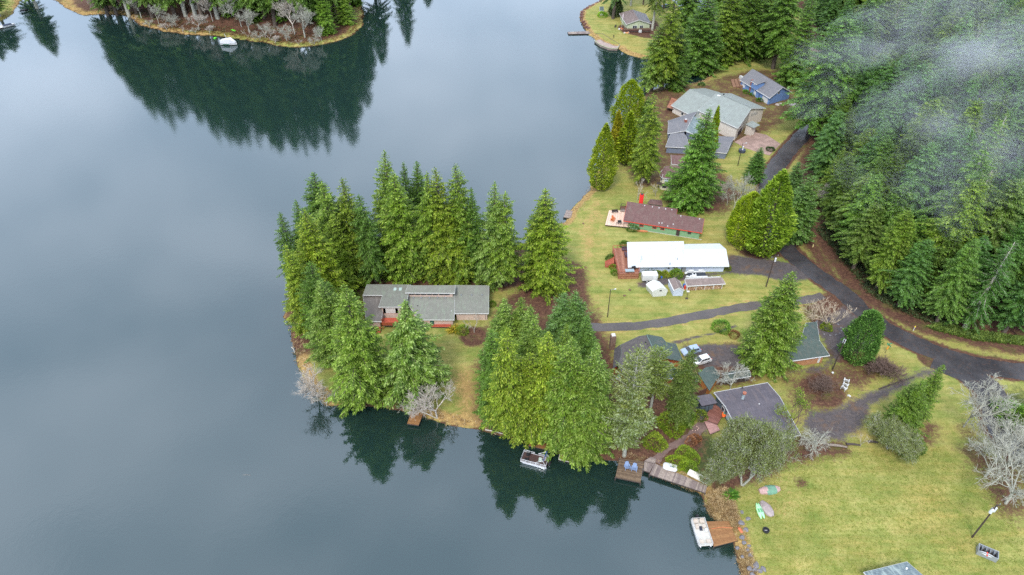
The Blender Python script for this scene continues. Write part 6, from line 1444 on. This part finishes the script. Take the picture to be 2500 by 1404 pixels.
bench(W(1501,519,GZ+.57), 0.1, DARK, 'dark bench at the back of the pale pink deck'); bench(W(1522,511,GZ+.95), 0.1, plain('brown_bench', (.16,.09,.06)), 'brown bench on the raised landing of the green house'); bench(W(1503,66,GZ+.05), 1.2, DARK, 'dark bench in the mulch beside the waterside house', 2.6)
def grill(loc, label, rz=0, mat=None):
    r = empty('grill', loc, rz); tag(r, label, 'grill'); MB().box(-.55,.55,-.35,.35,.75,1.0).build('firebox', mat or BLACK, r, bevel=.04); MB().tube([(-.5,0,1.0),(.5,0,1.0)], .3, 10).build('lid', mat or BLACK, r)
    for x in (-.45, .45): MB().box(x-.04,x+.04,-.3,.3,0,.75).build('leg', BLACK, r)
grill(W(1512,546.5,GZ+.57), 'black grill on the pale pink deck'); grill(W(1546,659,GZ+1.7), 'black grill on the redwood deck corner', .3)
def sofa(loc, rz, label):
    r = empty('sofa', loc, rz); tag(r, label, 'sofa'); m_ = plain('plum_cushion', (.10,.06,.08)); MB().box(-1,1,-.4,.35,.1,.5).build('seat', m_, r, bevel=.05); MB().box(-1,1,.3,.5,.1,.95).build('backrest', m_, r, bevel=.05)
sofa(W(1526.5,611,GZ+1.7), 0, 'dark sofa at the back of the redwood deck under the eave'); sofa(W(1529,624,GZ+1.7), 1.57, 'dark sofa against the wall on the redwood deck')

# --- cars
CARGL = plain('car_glass', (.015,.018,.022), .06, .1, spec=.9); TYRE = plain('tyre_rubber', (.02,.02,.02), .9); RIM = plain('alloy_rim', (.55,.55,.57), .3, .05, metal=.6)
def car(loc, rz, paint, label, suv=True):
    r = empty('parked_car', loc, rz); tag(r, label, 'car'); L, w = 4.7, .93
    prof = [(0,.45),(.04,.75),(.25,.95),(1.15,1.08),(1.30,1.10),(4.45,1.12),(4.66,.95),(4.70,.5),(4.6,.32),(.1,.32)]
    rings = []
    for y, s_ in ((-w,.93),(-w*.97,1.0),(w*.97,1.0),(w,.93)): rings.append([(x if s_ == 1 else L/2+(x-L/2)*.985, y, .32+(z-.32)*(s_)) for x, z in prof])
    MB().loft(rings).build('body', paint, r, bevel=.035)
    tp = [(1.18,1.08),(1.95,1.66),(2.3,1.72),(4.05,1.70),(4.5,1.12)] if suv else [(1.2,1.08),(2.0,1.5),(3.3,1.52),(4.2,1.12)]
    rings = []
    for y in (-1, 1): rings.append([(x, y*(w-.06-(z-1.08)*.28), z) for x, z in tp]+[(tp[-1][0], y*(w-.06), 1.0),(tp[0][0], y*(w-.06), 1.0)])
    MB().loft(rings).build('cabin', paint, r, bevel=.03)
    # panes
    for y in (-1, 1):
        for a, b in ((1.62,2.42),(2.5,3.35),(3.43,4.1)):
            z0, z1 = 1.14, 1.56; yy = lambda z: y*(w-.045-(z-1.08)*.28); xl = 0.35 if a < 1.7 else 0; xr = -.18 if b > 4 else 0
            MB().add([(a,yy(z0),z0),(b,yy(z0),z0),(b+xr,yy(z1),z1),(a+xl,yy(z1),z1),(a,yy(z0)-.02*y,z0),(b,yy(z0)-.02*y,z0),(b+xr,yy(z1)-.02*y,z1),(a+xl,yy(z1)-.02*y,z1)], [(0,1,2,3),(7,6,5,4),(0,4,5,1),(1,5,6,2),(2,6,7,3),(3,7,4,0)]).build('window', CARGL, r)
    MB().add([(1.22,-.78,1.13),(1.22,.78,1.13),(1.90,.66,1.64),(1.90,-.66,1.64),(1.25,-.78,1.10),(1.25,.78,1.10),(1.93,.66,1.60),(1.93,-.66,1.60)], [(0,1,2,3),(7,6,5,4),(0,4,5,1),(1,5,6,2),(2,6,7,3),(3,7,4,0)]).build('windscreen', CARGL, r)
    MB().add([(4.13,-.66,1.66),(4.13,.66,1.66),(4.50,.74,1.18),(4.50,-.74,1.18),(4.1,-.66,1.64),(4.1,.66,1.64),(4.47,.74,1.16),(4.47,-.74,1.16)], [(0,1,2,3),(7,6,5,4),(0,4,5,1),(1,5,6,2),(2,6,7,3),(3,7,4,0)]).build('rear_window', CARGL, r)
    for y in (-.7, .7):
        MB().box(4.62,4.72,y-.14,y+.14,.8,1.0).build('tail_light', REDTRIM, r); MB().box(-.02,.1,y-.16,y+.16,.72,.86).build('headlight', WHITEB, r); MB().box(1.5,1.65,y*1.4-.06,y*1.4+.06,1.1,1.24).build('mirror', BLACK, r)
    for x in (.85, 3.75):
        for y in (-w+.1, w-.1):
            o = MB().tube([(x,y-.12,.34),(x,y+.12,.34)], .34, 16).build('wheel', TYRE, r); s_ = -1 if y < 0 else 1; MB().tube([(x,y+s_*.10,.34),(x,y+s_*.135,.34)], .21, 12).build('rim', RIM, o)
    return r
A = W(1664,866,GZ+.06); B = W(1708,850,GZ+.06); car(A, math.atan2(B[1]-A[1], B[0]-A[0])-.12, plain('silver_blue_paint', (.30,.38,.50), .28, .04, spec=.7), 'silver-blue estate car parked beside the green roof, further from the sheds')
A = W(1690,891,GZ+.06); B = W(1729,879,GZ+.06); car(A, math.atan2(B[1]-A[1], B[0]-A[0]), plain('white_car_paint', (.64,.64,.63), .25, .03, spec=.7), 'white car parked on the gravel behind the dusky brownish fir')
A = W(1614,20,GZ); car(A, .4, plain('blue_car_paint', (.06,.10,.2), .3, .03), 'dark car glimpsed between trees beyond the waterside house')
# box trailer
r, f, _ = local_frame('box_trailer', 'white enclosed box trailer with twin axles beside the redwood deck', 'trailer', (1567,690), (1604.5,689), GZ)
LT = f(1604.5,689)[0]; MB().box(0,LT,0,2.0,.45,2.35).build('body', WHITEB, r, bevel=.12); MB().box(.1,LT-.1,.1,1.9,.3,.46).build('chassis', BLACK, r)
MB().box(LT*.70,LT*.88,-.03,.02,.6,2.1).build('door', plain('trailer_door', (.72,.72,.71), .4, .03), r)
for x in (LT*.32, LT*.53):
    o = MB().tube([(x,-.12,.33),(x,.14,.33)], .34, 14).build('wheel', TYRE, r); MB().tube([(x,-.16,.33),(x,-.12,.33)], .22, 12).build('rim', WHITEB, o)
MB().tube([(LT,1,.45),(LT+1.2,1,.5)], .06, 5).build('drawbar', BLACK, r)
# bins and tanks
def bin_(px, label):
    r = empty('wheelie_bin', W(px[0], px[1], GZ), .3); tag(r, label, 'bin', 'green bins by the shed'); MB().prism([(-.35,-.4),(.35,-.4),(.4,.4),(-.4,.4)], 0, 1.05).build('body', plain('dark_green_plastic', (.02,.16,.08)), r, bevel=.04)
    MB().box(-.43,.43,-.47,.45,1.05,1.15).build('lid', plain('teal_green_lid', (.06,.48,.33), .4, .06), r)
bin_((1712.5,916), 'upper green bin with a teal lid beside the small green shed'); bin_((1711.5,928), 'lower green bin with a teal lid beside the small green shed')
def tank(px, L, label, rz=-.5):
    r = empty('gas_tank', W(px[0], px[1], GZ), rz); tag(r, label, 'tank', 'white tanks by the shed'); MB().tube([(-L/2,0,.75),(-L/2+.2,0,.75),(L/2-.2,0,.75),(L/2,0,.75)], [.30,.5,.5,.30], 14).build('shell', WHITEB, r, smooth=True)
    MB().tube([(0,0,1.2),(0,0,1.42)], .16, 8).build('valve_dome', WHITEB, r)
    for x in (-.4, .4): MB().box(x-.08,x+.08,-.35,.35,0,.45).build('foot', CONC, r)
tank((1722,934), 1.35, 'upper white tank beside the green shed', .9); tank((1727,943), 1.35, 'lower white tank beside the green shed', .9)
r = empty('tub', W(1701,931,GZ)); tag(r, 'small pale round tub on the ground left of the green bins', 'tub'); MB().tube([(0,0,0),(0,0,.35)], [.35,.42], 12).build('bowl', WHITEB, r)
r = empty('red_barrel', W(1671.5,705,GZ)); tag(r, 'red and blue barrels at the left end of the woodshed', 'barrel'); MB().tube([(0,0,0),(0,0,.9)], .3, 10).build('barrel', REDTRIM, r); MB().tube([(-.1,.8,0),(-.1,.8,.9)], .3, 10).build('barrel', plain('blue_barrel', (.05,.12,.35)), r)
r = empty('bucket', W(1614.5,679,GZ)); tag(r, 'blue bucket between the lime rhododendrons', 'bucket'); MB().tube([(0,0,0),(0,0,.5)], [.25,.32], 10).build('body', plain('bright_blue', (.03,.10,.55)), r)
r = empty('kayak', W(1568,566,GZ), -.15); tag(r, 'orange canoe lying against the green wall', 'canoe'); MB().loft([[(x-1.6,y,z) for x,y,z in rg] for rg in hull_rings(3.2, .8, .45, bow=1)]).build('hull', plain('terracotta', (.60,.22,.10)), r)
r = empty('board', W(1517,919,GZ), 1.0); tag(r, 'white and green striped sheet lying beside the dark green roof', 'sheet'); MB().box(-1.5,1.5,-.8,.8,.0,.12).build('panel', WHITEB, r); MB().box(-.6,.2,-.8,.8,.12,.14).build('stripe', MATS['green_tarp'], r)
r = empty('spa_tub', W(1811,371,GZ), .2); tag(r, 'dark covered spa tub on the lawn by the lamp pole', 'tub'); MB().tube([(0,0,0),(0,0,.9)], 1.25, 8).build('cover', plain('navy_vinyl', (.05,.06,.09)), r); MB().tube([(0,0,.9),(0,0,1.0)], .3, 8).build('handle', WHITEB, r)
r = empty('utility_box', W(1562.5,79.5,GZ)); tag(r, 'white square box on the mulch before the waterside deck', 'box'); MB().box(-.7,.7,-.3,.3,0,1.3).build('body', WHITEB, r, bevel=.05)
for (x, y, lab, m_) in ((1516,72,'orange and white toys heaped at the deck corner of the waterside house', ORG),(1530,81,'orange and white lawn toys before the waterside deck', plain('pale_orange', (.8,.4,.2)))):
    r = empty('toy_pile', W(x, y, GZ)); tag(r, lab, 'toys'); rr_ = random.Random(x)
    for k in range(6): MB().obox((rr_.uniform(-1.2,1.2), rr_.uniform(-.4,.4), 0), rr_.uniform(0,3), .8, .35, rr_.uniform(.2,.7)).build('toy', m_ if k % 2 else WHITEB, r)
r = empty('flagpole', W(1517.5,69,GZ)); tag(r, 'white flagpole with a furled flag by the waterside house', 'flagpole'); MB().tube([(0,0,0),(0,0,7.5)], .07, 6).build('pole', WHITEB, r); MB().box(-.1,.35,-.04,.04,4.6,7.0).build('flag', plain('furled_flag', (.55,.45,.5)), r)
# person on the top lawn
q = W(1498,93.5,GZ); me = bpy.data.meshes.new('body'); bm = bmesh.new()
J = [(0,0,.95),(0,.02,1.2),(0,0,1.45),(0,-.02,1.55),(0,-.03,1.72),(.1,0,.88),(.13,-.04,.48),(.12,.02,.06),(.12,-.14,.03),(-.1,0,.88),(-.14,.06,.48),(-.13,.1,.06),(-.13,-.06,.03),(.2,0,1.42),(.26,.02,1.15),(.22,-.12,.93),(-.2,0,1.42),(-.26,.02,1.15),(-.24,-.1,.93)]
Rj = [.15,.15,.15,.06,.11,.10,.07,.05,.05,.10,.07,.05,.05,.07,.05,.045,.07,.05,.045]; Ej = [(0,1),(1,2),(2,3),(3,4),(0,5),(5,6),(6,7),(7,8),(0,9),(9,10),(10,11),(11,12),(2,13),(13,14),(14,15),(2,16),(16,17),(17,18)]
me.from_pydata(J, Ej, []); me.materials.append(plain('dark_clothes', (.025,.025,.03), .9)); po = link('person', me); po.location = q
tag(po, 'small standing person in dark clothes on the lawn above the terrace', 'person'); md = po.modifiers.new('skin', 'SKIN')
for i, v_ in enumerate(me.skin_vertices[0].data): v_.radius = (Rj[i], Rj[i])
me.skin_vertices[0].data[0].use_root = True; sm = po.modifiers.new('s', 'SUBSURF'); sm.levels = 1; sm.render_levels = 1
bm.free()

# --- poles
POLE = plain('creosote_pole', (.055,.038,.032), .85, .3, 2); 
def pole(base, top, label, arm=True, cans=1, lamp=False, cat='power pole', rz=0.4, name='power_pole', r0=.16):
    b = W(base[0], base[1], GZ); H = tree_height(b, top[1]); r = empty(name, (b[0], b[1], b[2]-.02), rz); tag(r, label, cat)
    MB().tube([(0,0,0),(0,0,H)], [r0, r0*.7], 8).build('pole', POLE, r)
    if arm:
        a = MB().box(-1.1,1.1,-.06,.06,H-.75,H-.6).build('crossarm', POLE, r)
        for x in (-1, 0, 1): MB().tube([(x,0,H-.6),(x,0,H-.35)], .07, 6).build('insulator', GREY, a)
    for k in range(cans): s_ = -1 if k % 2 else 1; MB().tube([(s_*.42,0,H-2.2),(s_*.42,0,H-1.2)], .27, 10).build('transformer', plain('pale_grey_can', (.62,.64,.66), .4, .05), r)
    if lamp:
        o = MB().tube([(0,0,H-.2),(.5,-.2,H+.15),(1.0,-.3,H+.1)], .05, 5).build('lamp_arm', GREY, r); MB().box(.85,1.35,-.42,-.18,H-.05,H+.12).build('lamp_head', WHITEB, o)
    return r, (b[0], b[1], H)
pole((2373,1312),(2428,1232),'tall black power pole with transformers at the lawn corner', True, 2)
pole((2032,903),(2063,822),'power pole with a white transformer beside the wooden garage', False, 1, rz=1.0)
pole((1870,700),(1896,622),'power pole with a transformer beside the long gravel driveway', True, 1)
pole((1483,774),(1491,707),'slim lamp pole alone on the lawn beside the driveway end', False, 0, True, 'lamp pole', name='lamp_pole', r0=.12)
pole((1801,405),(1811,350),'lamp pole rising above the tangled bare tree', False, 1, True, 'lamp pole', name='lamp_pole', r0=.13)
pole((1801.5,519.5),(1816,455),'plain brown pole at the edge of the lawn by the tangled bare tree', False, 0, r0=.13)
r = empty('garden_lamp', W(1676.5,729,GZ)); tag(r, 'short post with a white bird feeder near the woodshed', 'feeder'); MB().tube([(0,0,0),(0,0,2.3)], .05, 6).build('post', DARK, r); MB().box(-.35,.35,-.2,.2,2.2,2.5).build('feeder', WHITEB, r, bevel=.06); MB().box(-.35,.35,-.3,.3,0,.08).build('foot', DARK, r)
r = empty('street_sign', W(2161,862,GZ)); tag(r, 'street sign post with green name blades at the road junction', 'sign'); MB().tube([(0,0,0),(0,0,3.1)], .05, 6).build('post', DARK, r)
SG = plain('sign_green', (.01,.30,.17), .4, .05); MB().obox((0,0,2.85), .3, 1.3, .04, .26).build('name_blade', SG, r); MB().obox((0,0,2.55), 1.8, 1.3, .04, .26).build('name_blade', SG, r); MB().obox((0,-.05,1.3), .3, .5, .04, .9).build('marker', plain('orange_marker', (.75,.30,.04)), r)
r = empty('road_marker', W(2229,808,GZ)); tag(r, 'thin white and yellow marker post on the verge across the road', 'marker'); MB().tube([(0,0,0),(0,0,1.3)], .07, 5).build('post', WHITEB, r); MB().box(-.12,.12,-.05,.05,1.2,1.6).build('tip', plain('yellow_tip', (.8,.65,.05)), r)
r = empty('marker_post', W(1984,603,GZ)); tag(r, 'small yellow post on the leafy verge across the road', 'marker'); MB().box(-.12,.12,-.12,.12,0,.8).build('post', plain('cream_yellow', (.75,.65,.3)), r)
# --- rocks and logs
def rock(loc, s, mat, label, group=None, seed=0, name='rock'):
    bm = bmesh.new(); bmesh.ops.create_icosphere(bm, subdivisions=2, radius=1); rr_ = random.Random(seed)
    ph = [rr_.uniform(0, 6) for _ in range(6)]
    for v_ in bm.verts:
        c = v_.co; k = 1+.16*sin(c.x*3+ph[0])+.14*sin(c.y*3.4+ph[1])+.12*sin(c.z*4+ph[2])+rr_.uniform(-.04,.04); v_.co = Vector((c.x*s*k, c.y*s*k*.8, max(-.3*s, c.z*s*.6*k)))
    me = bpy.data.meshes.new(name); bm.to_mesh(me); bm.free(); me.materials.append(mat); o = link(name, me); o.location = loc; o.rotation_euler = (0,0,rr_.uniform(0,6)); return tag(o, label, 'rock', group)
ROCK = plain('grey_basalt', (.17,.16,.17), .85, .35, 2.5, bmp=.6); ROCKR = plain('red_brown_rock', (.12,.055,.045), .9, .4, 1.5, bmp=.6)
for i, (x, y, s_) in enumerate([(1811,1252,.55),(1825.5,1267,.55),(1810.5,1277,.6),(1822,1294,.6),(1812,1312,.55),(1817,1325,.45),(1829,1333,.4),(1825,1344,.45),(1832,1357,.5),(1845,1379,.75),(1865,1391,.7),(1831,1389,.55),(1843,1392,.6),(1854,1395,.6),(1800,1337,.4),(1838,1402,.5),(1813,1359,.35)]):
    rock(W(x, y, GZ*.8), s_, ROCK, 'grey boulder among others along the lawn edge by the brown dock', 'boulders on the lawn edge', i)
rock(W(1808,1294,.9), .5, plain('orange_rock', (.5,.14,.06)), 'orange lump among the boulders beside the brown dock', None, 77)
for i, (x, y, s_) in enumerate([(1466,3,1.0),(1458,8,1.1),(1449,13,1.0),(1441,16,1.2),(1434,20,1.1),(1428,24,1.2),(1423,30,1.2),(1421,36,1.3),(1420,42,1.2),(1421,48,1.1),(1425,54,1.2),(1428,60,1.3),(1431,66,1.2),(1437,70,1.2)]):
    rock(W(x, y, .5), s_, ROCKR, 'dark red-brown rock of the rockery edging the top lawn', 'rocks edging the top lawn', 100+i)
for i in range(16):
    t = i/15*2*pi; q = W(2020,800,GZ); rock((q[0]+3.4*cos(t), q[1]+2.8*sin(t), GZ), .3, ROCK, 'small stone ringing the round bed of the cream bare tree', 'stones of the round bed', 200+i)
for i, (x, y, s_) in enumerate([(1937,258,1.6),(1898,256,.9),(1905,253,.7)]): rock(on_ground(x, y), s_, plain('pale_rock', (.42,.36,.32), .9, .3, 2), ('large pale boulder' if i == 0 else ('low pale rock' if i == 1 else 'tiny pale rock'))+' by the wall end of the blue house', None, 300+i)
for i, (x, y) in enumerate([(1537.5,708),(1525,722),(1424,546)]): rock(W(x, y, GZ), .42, plain('stump_brown', (.16,.09,.06), .9), ['dark stump on the lawn, upper of two below the redwood deck','dark stump on the lawn, lower of two below the redwood deck','small dark fire ring on the lawn beside the pink deck'][i], None, 400+i, 'stump')
def log_(pa, pb, r_, mat, label, z=GZ, cat='log'):
    a = W(pa[0], pa[1], z); b = W(pb[0], pb[1], z); o = MB().tube([(0,0,r_), tuple((b-a)*.5+Vector((.1,.1,r_))), tuple((b-a)+Vector((0,0,r_)))], [r_, r_*.85, r_*.6], 7).build('log', mat, None); o.location = a; return tag(o, label, cat)
LOGG = plain('grey_weathered_log', (.22,.18,.15), .9, .3, 3); LOGW = plain('bleached_log', (.48,.44,.38), .9, .2)
log_((1950,1064),(1990,1078),.22,plain('mossy_log', (.20,.20,.10), .9, .3),'mossy log leading right from the black roof corner'); log_((1990,1076),(2028,1090),.25,LOGG,'grey log under the weeping bare tree'); log_((2024,1088),(2067,1094),.3,LOGG,'thick grey log at the top edge of the big lawn'); log_((2065,1086),(2100,1089),.28,DARK,'dark squared log beside the thin young bare tree'); log_((2120,1080),(2142,1082),.28,DARK,'short dark log left of the mossy thicket')
log_((2145,951),(2232,921),.16,DARK,'long dark edging log between lawn and lower driveway')
log_((1185,1050),(1240,1064),.14,LOGW,'pale driftwood log at the waterline left of the yellowest fir', .1); log_((1025,1005),(1065,1022),.12,LOGW,'pale fallen branch beside the square brown float', .5)
log_((712,848),(720,862),.1,LOGW,'short pale driftwood stick on the west bank', .1); log_((593,1160),(612,1161),.035,LOGG,'thin pale stick floating alone in the open lake', -.02); log_((2190,92),(2225,52),.35,LOGW,'pale fallen log in the forest clearing', on_ground(2200,80)[2]+1)
q = W(2071,967,GZ); r = empty('lawn_light', q); tag(r, 'small white ornament on the gravel below the white chairs', 'ornament'); MB().box(-.25,.25,-.1,.1,0,.35).box(.1,.45,-.3,.0,0,.2).build('body', WHITEB, r)
q = W(2032,912,GZ); r = empty('globe', q); tag(r, 'white globe on the grass at the foot of the power pole', 'ornament'); MB().tube([(0,0,0),(0,0,.15),(0,0,.4),(0,0,.5)], [.12,.25,.25,.1], 10).build('globe_shell', WHITEB, r)
# fence beside the black shed: boards one by one
r, f, _ = local_frame('fence', 'brown board fence behind the black shed', 'fence', (1686,975), (1735,955), GZ); LF = f(1735,955)[0]; bd = MB().box(0,.26,0,.05,0,1.7).mesh('board', plain('fence_brown', (.14,.07,.05), .8, .3))
for k in range(int(LF/.3)): link('board', bd, r, (k*.3, 0, 0))
# fluttering litter: terrace blocks before the deck
r = empty('stone_cluster', W(1696,1046,GZ)); tag(r, 'small ring of pale stones and leaves on the dirt path', 'stones'); rr_ = random.Random(8)
for k in range(9): a = 6.28*k/9; MB().obox((.9*cos(a)+rr_.uniform(-.2,.2), .7*sin(a), 0), rr_.uniform(0,3), .25, .16, .12).build('stone', plain('pinkish_stone', (.55,.36,.28)), r)
# service wires
def wire(a, b, label, sag=1.5, r_=.012):
    a = Vector(a); b = Vector(b); pts = [a+(b-a)*t+Vector((0,0,-sag*4*t*(1-t))) for t in np.linspace(0, 1, 14)]; o = MB().tube([p_-a for p_ in pts], r_, 3, cap=False).build('service_wire', GREY); o.location = a; tag(o, label, 'wire')
t1 = W(2061,828,GZ+8); t2 = W(1874,934,GZ+3.2); wire(W(2058,830,GZ+6.5), W(1873,935,GZ+3.1), 'service wire from the power pole to the black roof')
# --- drifting mist over the forest
mm = bpy.data.materials.new('mist'); mm.use_nodes = True; nt = mm.node_tree; nt.nodes.clear(); mo = nt.nodes.new('ShaderNodeOutputMaterial'); pv = nt.nodes.new('ShaderNodeVolumePrincipled')
pv.inputs['Color'].default_value = (.93, .96, 1, 1);  pv.inputs['Anisotropy'].default_value = .2; nt.links.new(pv.outputs[0], mo.inputs['Volume'])
mtc = nt.nodes.new('ShaderNodeNewGeometry'); mmp = nt.nodes.new('ShaderNodeMapping'); mmp.inputs['Scale'].default_value = (.035, .06, .09); mmp.inputs['Rotation'].default_value[2] = .6
mno = nt.nodes.new('ShaderNodeTexNoise'); mno.inputs['Scale'].default_value = 1.0; mno.inputs['Detail'].default_value = 1.5
mra = nt.nodes.new('ShaderNodeMapRange'); mra.inputs[1].default_value = .36; mra.inputs[2].default_value = .72; mra.inputs[3].default_value = 0; mra.inputs[4].default_value = .0125
nt.links.new(mtc.outputs['Position'], mmp.inputs[0]); nt.links.new(mmp.outputs[0], mno.inputs['Vector']); nt.links.new(mno.outputs[0], mra.inputs[0]); nt.links.new(mra.outputs[0], pv.inputs['Density'])
def mist(c, z, rx, ry, rz_, ang, seed, dens=None):
    bm = bmesh.new(); bmesh.ops.create_icosphere(bm, subdivisions=4, radius=1); rr_ = random.Random(seed); ph = [rr_.uniform(0, 6.28) for _ in range(9)]
    for v_ in bm.verts:
        p_ = v_.co; k = 1+.22*sin(3*p_.x+ph[0])*sin(2.5*p_.y+ph[1])+.16*sin(5*p_.y+ph[2])*sin(4.5*p_.z+ph[3])+.1*sin(8*p_.x+ph[4])*sin(7*p_.z+ph[5]); v_.co = Vector((p_.x*rx*k, p_.y*ry*k, p_.z*rz_*k))
    me = bpy.data.meshes.new('mist'); bm.to_mesh(me); bm.free()
    for p_ in me.polygons: p_.use_smooth = True
    me.materials.append(mm); o = link('mist', me); q = W(c[0], c[1], z); o.location = q; o.rotation_euler = (0, radians(-12), ang); tag(o, 'thin veil of mist drifting over the forest', kind='stuff')
for i, (c, z, rx, ry, rz_, a) in enumerate([((2380,200),38,26,14,9,.5),((2300,240),40,34,12,7,.9),((2420,130),42,24,18,9,.2),((2060,110),40,20,12,6,.7),((2150,330),34,30,9,6,1.0),((2450,330),36,22,12,8,.4),((2200,60),44,40,16,7,.3),((2350,60),44,30,14,8,.1),((2480,230),40,22,16,10,1.2),((2000,230),30,12,8,5,.5),((2420,430),34,20,10,8,.6),((2280,400),34,18,9,7,.9)]):
    mist(c, z, rx, ry, rz_, a, i)
print('tris', sum(len(m_.loop_triangles) or sum(len(p_.vertices)-2 for p_ in m_.polygons) for m_ in bpy.data.meshes))
print('objects', len(bpy.data.objects), 'trees', NTREE[0])
